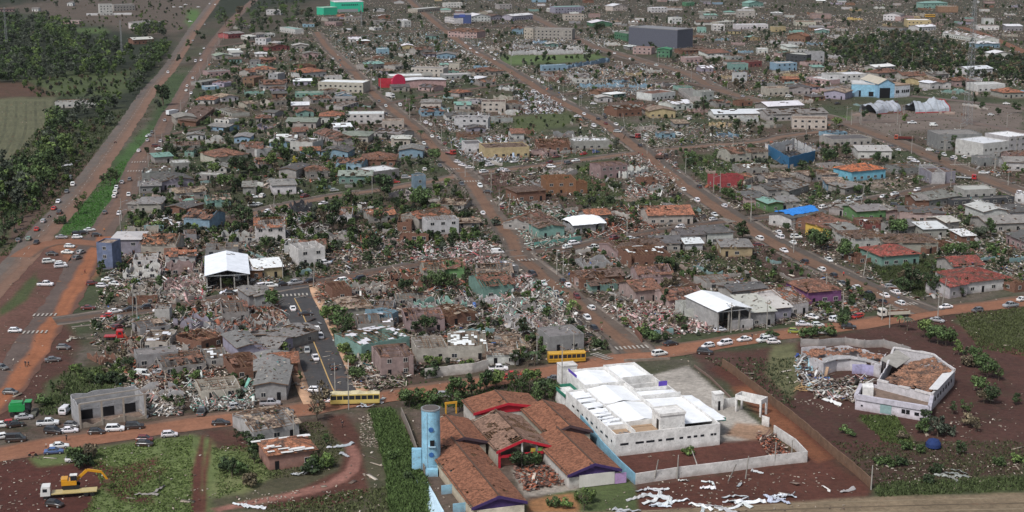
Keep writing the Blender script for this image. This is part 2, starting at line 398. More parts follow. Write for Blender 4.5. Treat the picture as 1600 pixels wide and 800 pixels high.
def make_ground():
    ys = np.concatenate([[-146, -143, -139, -134, -128, -120, -110, -98, -84, -70], np.arange(-56, 0, 4), np.arange(0, 830, 3), [850, 900, 1000, 1300, 1900, 3000]])
    xs = np.concatenate([[-9000, -5000, -3000, -2000, -1200, -800, -500, -300, -200, -120, -60], np.arange(-20, 1624, 4), [1660, 1720, 1800, 1900, 2100, 2400, 2800, 3600, 4600, 6600, 10600]])
    px, py = np.meshgrid(xs.astype(float), ys.astype(float)); X, Y = PN(px, py)
    c, rg = paint(px, py, X, Y)
    h, wd = px.shape; co = np.stack([X, Y, np.zeros_like(X)], -1).reshape(-1, 3)
    i = np.arange(h * wd).reshape(h, wd)
    f = np.stack([i[1:, :-1], i[1:, 1:], i[:-1, 1:], i[:-1, :-1]], -1).reshape(-1, 4)
    o = fast_mesh("ground", co, f, c.reshape(-1, 3), 'ground'); at = o.data.attributes.new("Rough", 'FLOAT', 'POINT')
    at.data.foreach_set("value", rg.ravel().astype(np.float32)); struct(o)
def fast_mesh(name, co, f, col, m):
    me = bpy.data.meshes.new(name); nv, nf = len(co), len(f); k = f.shape[1]
    me.vertices.add(nv); me.vertices.foreach_set("co", np.ascontiguousarray(co, dtype=np.float32).ravel())
    me.loops.add(nf * k); me.loops.foreach_set("vertex_index", np.ascontiguousarray(f, dtype=np.int32).ravel())
    me.polygons.add(nf); me.polygons.foreach_set("loop_start", np.arange(0, nf * k, k, dtype=np.int32))
    me.update(calc_edges=True)
    if col is not None:
        a = me.attributes.new("Col", 'FLOAT_COLOR', 'POINT'); c4 = np.ones((nv, 4), np.float32); c4[:, :3] = col
        a.data.foreach_set("color", c4.ravel())
    me.materials.append(M(m)); return link(name, me)
make_ground()

# ------------------------------------------------------------------ roads
ASPH, DUST, DASP = (.125, .115, .108), (.165, .098, .066), (.062, .060, .062)
ROADS = {}   # name: (world pts, width)
OCC = set()
def occ_mark(x, y, r):
    for i in range(int((x - r) // 2), int((x + r) // 2) + 1):
        for j in range(int((y - r) // 2), int((y + r) // 2) + 1): OCC.add((i, j))
def occ_rect(c, an, W, D, pad=.5):
    ca, sa = math.cos(an), math.sin(an)
    nx, ny = int(W / 1.5) + 2, int(D / 1.5) + 2
    for i in range(nx + 1):
        for j in range(ny + 1):
            a, b = (i / nx - .5) * (W + 2 * pad), (j / ny - .5) * (D + 2 * pad)
            OCC.add((int((c.x + a * ca - b * sa) // 2), int((c.y + a * sa + b * ca) // 2)))
def occ_hit(c, an, W, D):
    ca, sa = math.cos(an), math.sin(an); nx, ny = int(W / 1.8) + 1, int(D / 1.8) + 1
    for i in range(nx + 1):
        for j in range(ny + 1):
            a, b = (i / nx - .5) * W, (j / ny - .5) * D
            if (int((c.x + a * ca - b * sa) // 2), int((c.y + a * sa + b * ca) // 2)) in OCC: return True
    return False
def smooth_line(pts, step=4.0):
    w = [P(*p) for p in pts]; out = []
    for i in range(len(w) - 1):
        p0, p1, p2, p3 = w[max(i - 1, 0)], w[i], w[i + 1], w[min(i + 2, len(w) - 1)]
        n = max(1, int((p2 - p1).length / step))
        for k in range(n):
            t = k / n
            out.append(.5 * ((2 * p1) + (p2 - p0) * t + (2 * p0 - 5 * p1 + 4 * p2 - p3) * t * t + (3 * p1 - p0 - 3 * p2 + p3) * t ** 3))
    out.append(w[-1]); return out
_zl = [0.03]
def ribbon(name, line, o0, o1, z, colf, m='road', n=9, thick=0, jit=.35, brk=0):
    co, cl, f = [], [], []
    N = len(line)
    for i, p in enumerate(line):
        d = (line[min(i + 1, N - 1)] - line[max(i - 1, 0)]); d.normalize(); nx = Vector((-d.y, d.x, 0))
        for k in range(n + 1):
            t = k / n; o = o0 + (o1 - o0) * t
            if k in (0, n): o += (mn.noise(Vector((p.x * .15, p.y * .15, k))) * jit)
            q = p + nx * o; co.append((q.x, q.y, z)); cl.append(colf(t, q))
    for i in range(N - 1):
        if brk and mn.noise(line[i] * .06) > brk: continue
        for k in range(n):
            a = i * (n + 1) + k; f.append((a, a + n + 1, a + n + 2, a + 1))
    if thick:
        k0 = len(co)
        for i in range(N):
            for k in (0, n): q = co[i * (n + 1) + k]; co.append((q[0], q[1], 0)); cl.append(cl[i * (n + 1) + k])
        for i in range(N - 1):
            if brk and mn.noise(line[i] * .06) > brk: continue
            a, b = i * (n + 1), (i + 1) * (n + 1); f.append((a, k0 + 2 * i, k0 + 2 * i + 2, b)); f.append((b + n, k0 + 2 * i + 3, k0 + 2 * i + 1, a + n))
    return struct(fast_mesh(name, np.array(co), np.array(f), np.array(cl), m))
def road(name, pts, wd, lo, mid, hi, walk=0, walkc=(.13, .108, .092), band=(.25, .75), wear=.12, brk=.22, dull=.10, jit=.6):
    """mid colour is the dust laid on the carriageway between band[0] and band[1] of its width"""
    def _d(q): m = sum(q) / 3; return tuple(v * (1 - dull) + m * dull for v in q)
    lo, mid, hi = _d(lo), _d(mid), _d(hi)
    line = smooth_line(pts); ROADS[name] = (line, wd); _zl[0] += .012
    lo, mid, hi = (np.array(q) * (.84 if name != 'main_dirt_road' else 1) for q in (lo, mid, hi))
    def cf(t, q):
        j = mn.noise(Vector((q.x * .05, q.y * .05, 3))) * wear + mn.noise(Vector((q.x * .3, q.y * .3, 3))) * .06
        a = min(max((t + j - band[0]) / .12, 0), 1); b = min(max((t + j - band[1]) / .12, 0), 1)
        k = 1 - .20 * max(math.exp(-((t + j * .3 - .34) / .035) ** 2), math.exp(-((t + j * .3 - .60) / .035) ** 2)) * (.5 + mn.noise(Vector((q.x * .04, q.y * .04, 9)))) + .10 * mn.noise(Vector((q.x * .02, q.y * .02, 5)))
        return tuple(((lo * (1 - a) + mid * a) * (1 - b) + hi * b) * k)
    o = ribbon(name, line, wd / 2, -wd / 2, _zl[0], cf, n=24, jit=jit)
    if walk:
        wc = np.array(walkc)
        sf = lambda t, q: tuple(wc * (1 + .5 * mn.noise(q * .12)))
        for s in (1, -1): ribbon("sidewalk", line, s * (wd / 2 + (walk if s > 0 else 0)), s * (wd / 2 + (0 if s > 0 else walk)), .14, sf, n=2, thick=1, jit=.05, brk=brk)
    for p in line: occ_mark(p.x, p.y, wd / 2 + walk + 1)
    return line
BR = (.120, .074, .052); OR2 = (.215, .094, .052); GYB = (.098, .078, .067)
road("highway", [(365,-45),(340,-5),(322,20),(300,50),(287,72),(262,110),(235,140),(212,175),(193,203),(160,250),(124,300),(98,330),(62,368),(30,408),(0,437),(-60,500)], 11.2, (.185,.108,.075), (.152,.104,.080), (.124,.102,.088), band=(.34,.58), dull=.05, jit=1.2)
road("frontage_road", [(420,-20),(370,25),(335,67),(317,98),(300,122),(282,155),(262,185),(250,210),(222,245),(210,268),(196,305),(173,340),(154,370)], 10, (.125,.085,.068), (.155,.092,.066), (.12,.082,.066), band=(.3,.75), dull=.08)
road("dirt_avenue", [(154,370),(147,385),(133,402),(115,440),(92,480),(62,520),(33,570),(0,612),(-50,665)], 11, (.12,.062,.045), (.27,.105,.052), (.105,.078,.068), band=(.06,.52), dull=.0, jit=1.5)
road("junction_road", [(34,402),(62,385),(100,378),(150,382),(165,384)], 9, OR2, OR2, BR)
road("main_dirt_road", [(-60,722),(0,709),(100,691),(200,676),(300,661),(400,650),(510,633),(625,616),(750,598),(800,588),(900,573),(975,558),(1075,544),(1200,525),(1350,505),(1450,488),(1550,477),(1600,470),(1700,455)], 10.5, BR, OR2, (.16,.08,.052), band=(.1,.9), walk=0, dull=.08, jit=1.3)
L4 = road("middle_cross_street", [(85,502),(112,499),(150,493),(200,487),(300,474),(345,467),(400,457),(440,449),(500,440),(575,427),(662,412),(725,404),(815,395),(900,386),(965,372),(1060,357),(1120,348),(1162,343),(1240,335),(1310,320),(1380,308),(1440,297),(1490,286)], 7.5, GYB, BR, GYB, walk=1.5)
road("upper_cross_street", [(365,342),(400,332),(460,318),(530,305),(600,296),(675,283),(725,273),(800,264),(900,251),(1000,238),(1100,228),(1180,222),(1230,212),(1300,204)], 8.5, GYB, (.19,.115,.078), BR, walk=1.5)
road("asphalt_street", [(455,447),(459,465),(474,495),(488,530),(502,565),(516,600),(530,628)], 11.5, DASP, DASP, (.07,.066,.064), walk=3.2, walkc=(.36, .225, .145), brk=0)
road("central_street", [(495,50),(512,74),(540,100),(560,120),(580,142),(617,174),(655,205),(695,246),(732,277),(762,325),(800,372),(815,402),(875,450),(912,482),(950,512),(985,542),(995,552)], 8.8, (.115,.088,.070), (.165,.092,.058), (.105,.082,.066), walk=2)
road("east_street", [(640,0),(690,42),(735,75),(775,97),(815,120),(862,150),(900,170),(950,196),(975,214),(1012,241),(1050,272),(1100,308),(1162,348),(1200,372),(1262,405),(1312,428),(1362,452),(1412,474),(1450,488)], 9.2, (.095,.078,.066), (.165,.094,.060), (.14,.086,.058), walk=2, band=(.3, .95))
road("far_street", [(820,20),(880,50),(925,72),(965,84),(1012,98),(1075,116),(1125,141),(1200,162),(1290,182),(1350,203),(1425,232),(1500,264),(1600,303),(1700,345)], 11, (.125,.090,.070), (.150,.092,.062), (.105,.080,.066), walk=2)
road("plaza_road", [(1290,192),(1380,190),(1480,186),(1560,200),(1640,215)], 10, (.13,.10,.088), (.15,.11,.09), (.13,.10,.088), walk=1)
road("northern_road", [(1420,150),(1500,158),(1560,165),(1640,176)], 9, (.13,.10,.088), (.15,.11,.09), (.13,.10,.088))
road("hillside_track", [(1500,42),(1540,55),(1570,68),(1610,86)], 9, ORG, ORG, ORG)
road("upper_lane", [(1010,40),(1045,60),(1110,78),(1180,90)], 8, BR, BR, BR)
road("northern_cross_street", [(330,75),(420,62),(500,60),(600,52),(700,46),(830,38)], 8, GYB, BR, GYB)
road("second_cross_street", [(290,140),(400,120),(520,108),(560,112)], 7, GYB, BR, GYB)
road("third_cross_street", [(240,215),(330,198)], 6, GYB, BR, GYB)
road("stadium_street", [(590,165),(700,145),(820,128)], 7, GYB, BR, GYB)
road("eastern_cross_street", [(860,150),(960,140),(1050,128),(1120,140)], 7, GYB, BR, GYB)
# road network as arrays for "nearest street"
_seg = []
for k, (ln, wd) in ROADS.items():
    for i in range(0, len(ln) - 1, 2):
        j = min(i + 2, len(ln) - 1); _seg.append((ln[i].x, ln[i].y, ln[j].x, ln[j].y, wd))
SEG = np.array(_seg); _sn = [k for k, (ln, wd) in ROADS.items() for i in range(0, len(ln) - 1, 2)]
def near_road(x, y, kmin=0):
    d = np.hypot((SEG[:, 0] + SEG[:, 2]) / 2 - x, (SEG[:, 1] + SEG[:, 3]) / 2 - y); i = int(np.argmin(d)); s = SEG[i]
    return math.atan2(s[3] - s[1], s[2] - s[0]), d[i], _sn[i], s
def road_dist(X, Y):
    """distance from each point to the nearest carriageway edge (numpy)"""
    out = np.full(X.shape, 1e9)
    for a in SEG[::1]:
        dx, dy = a[2] - a[0], a[3] - a[1]
        t = np.clip(((X - a[0]) * dx + (Y - a[1]) * dy) / (dx * dx + dy * dy + 1e-9), 0, 1)
        np.minimum(out, np.hypot(X - a[0] - t * dx, Y - a[1] - t * dy) - a[4] / 2, out=out)
    return out
# painted markings
def crosswalk(x, y, wide, an=None, long=3.0, gap=1.25):
    c = P(x, y); a = near_road(c.x, c.y)[0] if an is None else an
    mb = MB(); n = int(wide / gap); ca, sa = math.cos(a), math.sin(a)
    for i in range(n):
        o = (i - (n - 1) / 2) * gap; pts = []
        for u, v in ((-long / 2, o - .27), (long / 2, o - .27), (long / 2, o + .27), (-long / 2, o + .27)):
            pts.append((c.x + u * ca - v * sa, c.y + u * sa + v * ca, _zl[0] + .03))
        mb.poly(pts)
    struct(mb.build("crosswalk_marking", 'white_line'))
for x, y, wd in ((217,254,8),(211,268,8),(707,265,8),(737,284,8),(458,462,10.5),(70,493,8),(55,520,8),(987,544,10),(940,558,8),(1137,345,9),(824,407,8),(690,235,7),(300,112,7),(1362,300,8),(1500,258,10)):
    crosswalk(x, y, wd)
crosswalk(1422, 476, 6, near_road(*P(1400, 470).xy)[0] )
def stripe(name, pts, off, wdt, m, dash=0):
    ln = smooth_line(pts, 3); mb = MB()
    for i in range(len(ln) - 1):
        if dash and i % 3: continue
        d = (ln[i + 1] - ln[i]).normalized(); nx = Vector((-d.y, d.x, 0)); z = Vector((0, 0, _zl[0] + .02))
        a, b = ln[i] + nx * off, ln[i + 1] + nx * off
        mb.poly([a - nx * wdt / 2 + z, b - nx * wdt / 2 + z, b + nx * wdt / 2 + z, a + nx * wdt / 2 + z])
    struct(mb.build(name, m))
stripe("centre_line", [(460,467),(474,495),(488,530),(502,565),(516,600),(528,624)], 0, .32, 'yellow_line')
stripe("stop_line", [(461,466),(478,464)], 0, .4, 'white_line')
stripe("edge_line", [(287,72),(262,110),(235,140),(212,175),(193,203),(160,250),(124,300),(98,330),(62,368),(30,408)], 0, .2, 'white_line', 1)

def furrow(pts, wd, col, name="field_furrow"):
    _zl[0] += .002; ribbon(name, smooth_line(pts, 6), wd / 2, -wd / 2, _zl[0] - .2 if False else .02 + (_zl[0] % .01), lambda t, q: tuple(v * (1 + .3 * mn.noise(q * .1)) for v in col), n=2, jit=.2)
for i in range(11):
    o = i * 8.5
    furrow([(-30 + o, 262), (-14 + o, 232), (-2 + o * .97, 205), (2 + o * .9, 180), (4 + o * .86, 158)], 1.5, (.066, .068, .038) if i % 2 else (.085, .085, .048))
for i in range(9):
    y = 785 + i * 6
    furrow([(700 - i * 30, y + 26), (1000, y + 14 + i * 2), (1300, y + i * 2.2), (1650, y - 9 + i * 3)], .55, (.10, .075, .050) if i % 2 else (.19, .15, .10))
# ------------------------------------------------------------------ houses
RC = {  # roof colours
 'o': (.24, .10, .058), 'r': (.16, .078, .054), 'R': (.19, .048, .038), 'b': (.105, .07, .055), 'g': (.20, .19, .18), 'd': (.105, .10, .098), 'w': (.62, .63, .64),
 'l': (.40, .395, .37), 't': (.24, .185, .14), 'n': (.17, .30, .25), 'e': (.22, .25, .21), 'B': (.06, .25, .62), 'k': (.03, .03, .04), 'G': (.06, .22, .12)}
RN = {'o': 'orange tiled', 'r': 'red-brown tiled', 'R': 'dark red tiled', 'b': 'brown', 'g': 'grey', 'd': 'dark grey', 'w': 'white', 'l': 'pale', 't': 'tan', 'n': 'pale green', 'e': 'greenish grey', 'B': 'bright blue', 'k': 'black', 'G': 'green'}
WC = {'w': (.58, .57, .55), 'c': (.46, .41, .33), 'p': (.44, .27, .25), 'P': (.27, .09, .26), 'b': (.17, .36, .50), 'B': (.04, .16, .34), 'g': (.30, .30, .30), 'G': (.05, .22, .10), 'n': (.17, .40, .33),
 'y': (.50, .37, .14), 'r': (.30, .05, .045), 'k': (.22, .09, .055), 'o': (.30, .14, .065), 'l': (.34, .31, .42), 'R': (.45, .06, .07), 'd': (.06, .065, .08), 'L': (.15, .33, .12), 'h': (.36, .33, .30), 'Y': (.62, .40, .05)}
WN = {'w': 'white', 'c': 'cream', 'p': 'pink', 'P': 'purple', 'b': 'light blue', 'B': 'dark blue', 'g': 'grey', 'G': 'dark green', 'n': 'teal green', 'y': 'yellow', 'r': 'dark red', 'k': 'brick', 'o': 'orange', 'l': 'lilac', 'R': 'bright red', 'd': 'charcoal', 'L': 'bright green', 'h': 'beige', 'Y': 'strong yellow'}
WIN = {}
def window_meshes(wd, ht):
    k = (round(wd, 1), round(ht, 1))
    if k not in WIN:
        f = MB(); a, b = wd / 2, ht / 2
        for x0, x1, z0, z1 in ((-a - .07, a + .07, b, b + .08), (-a - .1, a + .1, -b - .09, -b), (-a - .07, -a, -b, b), (a, a + .07, -b, b), (-.03, .03, -b, b)):
            f.box(x0, x1, -.07, 0, z0, z1)
        g = MB(); g.box(-a, a, -.03, 0, -b, b); WIN[k] = (f.mesh("window", ['frame']), g.mesh("pane", ['glass']))
    return WIN[k]
def add_window(root, x, y, z, rz, wd, ht, near):
    f, g = window_meshes(wd, ht)
    if near:
        o = link("window", f, root, None, (x, y, z), rz); link("pane", g, o)
    else: link("window", g, root, None, (x, y, z), rz)
def add_door(root, x, y, rz, wd=.95, ht=2.1, col=None):
    m = MB(); m.box(-wd / 2, wd / 2, -.04, 0, .02, ht); o = m.build("door", 'dark' if col is None else 'plain', root, col); o.location = (x, y, 0); o.rotation_euler.z = rz
def slope(mb, e0, e1, r1, r0, cell, keep, jt, r, th=.09, m=0):
    """roof slope: eave e0-e1, ridge r0-r1; grid of cells, some missing"""
    e0, e1, r0, r1 = map(Vector, (e0, e1, r0, r1))
    nu = max(1, round(max((e1 - e0).length, (r1 - r0).length) / cell)); nv = max(1, round(((e0 + e1) / 2 - (r0 + r1) / 2).length / cell))
    nv = min(nv, 40); nu = min(nu, 90)
    off = Vector((r.random() * 99, r.random() * 99, r.random() * 99))
    def pt(i, j):
        u, v = i / nu, j / nv; p = (e0.lerp(e1, u)).lerp(r0.lerp(r1, u), v)
        if jt and keep < .98: p = p + Vector((0, 0, mn.noise(p * 1.3 + off) * jt))
        return p
    ok = {}
    for i in range(nu):
        for j in range(nv):
            q = (e0.lerp(e1, (i + .5) / nu)).lerp(r0.lerp(r1, (i + .5) / nu), (j + .5) / nv)
            h = mn.noise(q * .28 + off) * .6 + mn.noise(q * .9 + off) * .4 + (r.random() - .5) * .16
            ok[i, j] = keep >= .99 or h < (keep - .5) * 1.15
    dn = Vector((0, 0, -th))
    for (i, j), k in ok.items():
        if not k: continue
        a, b, c, d = pt(i, j), pt(i + 1, j), pt(i + 1, j + 1), pt(i, j + 1)
        mb.poly([a, b, c, d], m)
        for (p, q, n) in ((a, b, (i, j - 1)), (b, c, (i + 1, j)), (c, d, (i, j + 1)), (d, a, (i - 1, j))):
            if not ok.get(n): mb.poly([q, p, p + dn, q + dn], m)
def rafters(mb, e0, e1, r1, r0, sp, r, keep=.85, dz=.16, purl=1.2):
    e0, e1, r0, r1 = map(Vector, (e0, e1, r0, r1)); L = max((e1 - e0).length, .1); n = max(2, int(L / sp)); z = Vector((0, 0, -dz))
    for i in range(n + 1):
        if r.random() > keep: continue
        u = i / n; a, b = e0.lerp(e1, u), r0.lerp(r1, u)
        if r.random() < .15: b = a.lerp(b, .6)
        mb.bar(a + z, b + z, .10, .14)
    k = int(((r0 + r1) / 2 - (e0 + e1) / 2).length / purl)
    for j in range(k + 1):
        v = j / max(k, 1)
        if r.random() > keep: continue
        a, b = e0.lerp(r0, v), e1.lerp(r1, v); u0, u1 = r.random() * .25, 1 - r.random() * .25
        mb.bar(a.lerp(b, u0) + z * .4, a.lerp(b, u1) + z * .4, .08, .08)
ROOFS = []
def house(W, D, h, kind, rc, wc, dmg, c, an, near=True, name=None, cat="house", look=None, label=None, group=None, win=True, seed=None, doorcol=None, rcol=None, wcol=None, pitch=None):
    """kind: g gable, ridge along the front; G gable end to the front; h hip; f flat with parapet; s single slope; r roofless; R ruin; t gable with most tiles gone"""
    r = random.Random(seed if seed is not None else int(c.x * 31 + c.y * 17))
    if wcol is None:
        q = WC[wc]; lum = sum(q) / 3; mt = .35 if not near else .38
        if wc in 'YRGLPo' and name is None and near: mt = .12
        wcol = jit(tuple(v * (1 - mt) + lum * mt for v in q), r, *((.72, 1.05) if not near else (.62, .95)))
    if dmg and label is None and kind in 'gGh': dmg = dmg * 1.5 + .08
    if label is None and not near: h = h * .9
    rcol = rcol or jit(RC[rc], r, .85, 1.15)
    if look is None:
        if kind in 'gGhs': look = f"{WN[wc]} house with {'hole-torn ' if dmg > .22 else ''}{RN[rc]} roof"
        elif kind == 't': look = f"{WN[wc]} house with stripped {RN[rc]} roof"
        elif kind == 'f': look = f"{WN[wc]} flat building with {RN[rc]} roof"
        elif kind == 'r': look = f"roofless {WN[wc]} house"
        else: look = f"ruined {WN[wc]} house"
    nm = name or {'r': 'roofless_house', 'R': 'ruined_house', 'f': 'flat_roofed_building', 't': 'stripped_house'}.get(kind, 'house')
    root = empty(nm, (c.x, c.y, 0), an, cat, look, label, group)
    occ_rect(c, an, W, D)
    x, y = W / 2, D / 2; ov_ = .6; wm = 'brick' if wc == 'k' else 'wall'; jag = {'r': .5, 'R': 2.2, 't': .15}.get(kind, 0); keep = {'R': .78, 'r': .97}.get(kind, 1)
    cell = .8 if near else 1.6
    wall = MB(); hh = h * (.85 if kind == 'R' else 1)
    for a, b in (((-x, -y), (x, -y)), ((x, -y + .09), (x, y - .09)), ((x, y), (-x, y)), ((-x, y - .09), (-x, -y + .09))):
        wall.wallline(a, b, 0, hh, .18, 0, jag, 1.1 if near else 2.2, keep, r)
    if kind in 'rRt' or dmg > .3:                         # rooms inside
        k = max(1, int(W / 4.2))
        for i in range(1, k + 1):
            xx = -x + W * (i + r.uniform(-.2, .2)) / (k + 1)
            wall.wallline((xx, -y + .1), (xx, y - .1), .03, hh - .15 if kind != 'R' else hh * .8, .14, 0, max(jag, .2), 1.1, .92, r)
        yy = r.uniform(-.15, .15) * D
        wall.wallline((-x + .1, yy), (x - .1, yy), .03, hh - .2 if kind != 'R' else hh * .7, .14, 0, max(jag, .2), 1.1, .9, r)
    pr = pitch if pitch is not None else {'o': .42, 'r': .42, 'R': .42}.get(rc, .27); ov = .62; roof = MB(); fr = MB(); zc = h + .02
    kp = 1 - dmg if dmg > 0 else 1
    if kind == 't': kp = min(kp, .56 if rc in 'gde' else .46)
    sl = []
    if kind in 'gt':
        H = zc + pr * D / 2 * .8
        sl = [((-x - ov, -y - ov, zc), (x + ov, -y - ov, zc), (x + ov, 0, H), (-x - ov, 0, H)), ((x + ov, y + ov, zc), (-x - ov, y + ov, zc), (-x - ov, 0, H), (x + ov, 0, H))]
        for s in (-1, 1): wall.hexa([(s * x - .08, -y + .3, h + .003), (s * x + .08, -y + .3, h + .003), (s * x + .08, y - .3, h + .003), (s * x - .08, y - .3, h + .003), (s * x - .08, -.05, H - .16), (s * x + .08, -.05, H - .16), (s * x + .08, .05, H - .16), (s * x - .08, .05, H - .16)])
    elif kind == 'G':
        H = zc + pr * W / 2 * .8
        sl = [((-x - ov, y + ov, zc), (-x - ov, -y - ov, zc), (0, -y - ov, H), (0, y + ov, H)), ((x + ov, -y - ov, zc), (x + ov, y + ov, zc), (0, y + ov, H), (0, -y - ov, H))]
        for s in (-1, 1): wall.hexa([(-x + .3, s * y - .08, h + .003), (x - .3, s * y - .08, h + .003), (x - .3, s * y + .08, h + .003), (-x + .3, s * y + .08, h + .003), (-.05, s * y - .08, H - .16), (.05, s * y - .08, H - .16), (.05, s * y + .08, H - .16), (-.05, s * y + .08, H - .16)])
    elif kind == 'h':
        m_ = min(x, y); H = zc + pr * m_ * .8
        if x >= y: a, b = (-(x - y), 0, H), ((x - y), 0, H)
        else: a, b = (0, -(y - x), H), (0, (y - x), H)
        c0, c1, c2, c3 = (-x - ov, -y - ov, zc), (x + ov, -y - ov, zc), (x + ov, y + ov, zc), (-x - ov, y + ov, zc)
        if x >= y: sl = [(c0, c1, b, a), (c2, c3, a, b), (c1, c2, b, b), (c3, c0, a, a)]
        else: sl = [(c0, c1, a, a), (c1, c2, b, a), (c2, c3, b, b), (c3, c0, a, b)]
    elif kind == 's':
        H = zc + pr * D * .35; sl = [((-x - ov, -y - ov, zc), (x + ov, -y - ov, zc), (x + ov, y + ov, H), (-x - ov, y + ov, H))]
        for s in (-1, 1): wall.hexa([(s * x - .08, -y + .2, h + .003), (s * x + .08, -y + .2, h + .003), (s * x + .08, y, h + .003), (s * x - .08, y, h + .003), (s * x - .08, -y + .3, h + .01), (s * x + .08, -y + .3, h + .01), (s * x + .08, y, H - .2), (s * x - .08, y, H - .2)])
    elif kind == 'f':
        sl = [((-x + .1, -y + .1, h - .5), (x - .1, -y + .1, h - .5), (x - .1, y - .1, h - .35), (-x + .1, y - .1, h - .35))]
        if dmg < .15: kp = 1
    elif kind == 'r':
        kp = max(.0, .42 - dmg * .5) if dmg < .9 else 0
        if kp > 0: sl = [((-x, -y, zc), (x, -y, zc), (x, 0, zc + .9), (-x, 0, zc + .9)), ((x, y, zc), (-x, y, zc), (-x, 0, zc + .9), (x, 0, zc + .9))]
    for s in sl: slope(roof, *s, cell, kp, .12 if rc in 'orbRt' else .05, r)
    if kp < .9 and kind in 'gGhtrs':
        for s in sl: rafters(fr, *s, 1.0 if near else 2.2, r, .9 if kind != 'r' else .6)
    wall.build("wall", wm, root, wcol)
    if label is None and kind in 'gGhtsf': ROOFS.append((c.x, c.y, an, W, D, zc, pr, kind))
    rm = {'o': 'tile', 'r': 'tile', 'R': 'tile', 'b': 'tile', 't': 'tile', 'w': 'metal', 'l': 'metal', 'n': 'metal', 'B': 'metal', 'k': 'metal'}.get(rc, 'fibre')
    roof.build("roof", rm, root, rcol); fr.build("roof_frame", 'timber', root)
    if kp < .97 or kind in 'rR':
        fl = MB(); fl.box(-x + .1, x - .1, -y + .1, y - .1, 0, .12); fl.build("floor_slab", 'floor', root)
    if win and kind != 'R' or (kind == 'R' and near and r.random() < .5):
        faces = [(-y - .092, 0, W, 'x')]
        n_side = Vector((math.cos(an), math.sin(an))) * (1 if c.x < 0 else -1)
        sx = 1 if n_side.dot(Vector((-c.x, -c.y))) > 0 and c.x < 0 else (-1 if n_side.dot(Vector((-c.x, -c.y))) > 0 else 0)
        k = max(1, int(W / 3.4)); dpos = r.randrange(k) if k > 1 else -1; fl_ = max(1, int((h + .4) / 2.9))
        for fi in range(fl_):
            for i in range(k):
                px = -x + W * (i + .5) / k
                if fi == 0 and i == dpos: add_door(root, px, -y - .092, 0, col=doorcol)
                elif r.random() < .9: add_window(root, px, -y - .092, min(1.5, h * .52) + fi * 2.9, 0, 1.4 if W > 9 else 1.1, 1.05, near)
        if near and sx and D > 5:
            for i in range(max(1, int(D / 5))):
                add_window(root, sx * (x + .092), -y + D * (i + .5) / max(1, int(D / 5)), 1.5, sx * math.pi / 2, 1.1, 1.0, near)
    return root
def H(col, row, spec, **kw):
    """one house per line: x1 y1 x2 y2 (front foot, tile pixels x4) depth height kind roof wall damage"""
    for ln in spec.strip().splitlines():
        p = ln.split(); x1, y1, x2, y2, D, h = map(float, p[:6]); D *= 1.2 if D < 15 and p[6] in 'gGhtrR' else 1; h *= .92
        if row >= 1 and p[6] == 'g' and float(p[9]) > .12 and row * 200 + y1 / 4 > 230: p[6] = 't'
        a, b = P(*T(col, row, x1, y1)), P(*T(col, row, x2, y2)); c, an, W = edge_frame(a, b, D)
        yy = row * 200 + y1 / 4
        house(W, D, h, p[6], p[7], p[8], float(p[9]), c, an, near=yy > 230, **kw)
# ------------------------------------------------------------------ houses read off the photograph, tile by tile
H(0, 0, '''
885 182 1010 168 16 6 s g w 0
625 98 705 96 12 15 f g w 0
712 72 845 66 14 9 f g h .1
0 75 95 72 9 4 g b p 0
385 148 495 150 10 4 f g p 0
200 72 240 72 8 4 g g w 0
420 38 455 38 8 5 G g w 0
835 278 960 272 12 5 g l k .1
345 676 600 672 9 4.5 r w w .4
1425 242 1525 234 12 5 g g R .1
1350 376 1450 372 12 4 G e h 0
1450 355 1520 352 9 4 s l w 0
1305 478 1440 470 12 4 f g p 0
1260 540 1380 520 9 3.5 f g h .2
1100 784 1225 778 16 5 G g c 0
1225 790 1340 700 10 3.5 s b k .3
1225 652 1340 652 11 3.5 h o w .05
1385 638 1490 630 11 3.5 G t w .1
1545 680 1600 675 9 3.5 g t c .3
1560 480 1600 476 10 4 g o h .1
1500 185 1580 180 10 3.5 g g h .3
1545 250 1600 246 10 3.5 s l w .2
1350 700 1450 735 9 3 r b h .3
1285 565 1370 560 8 3 f l b .2
''')
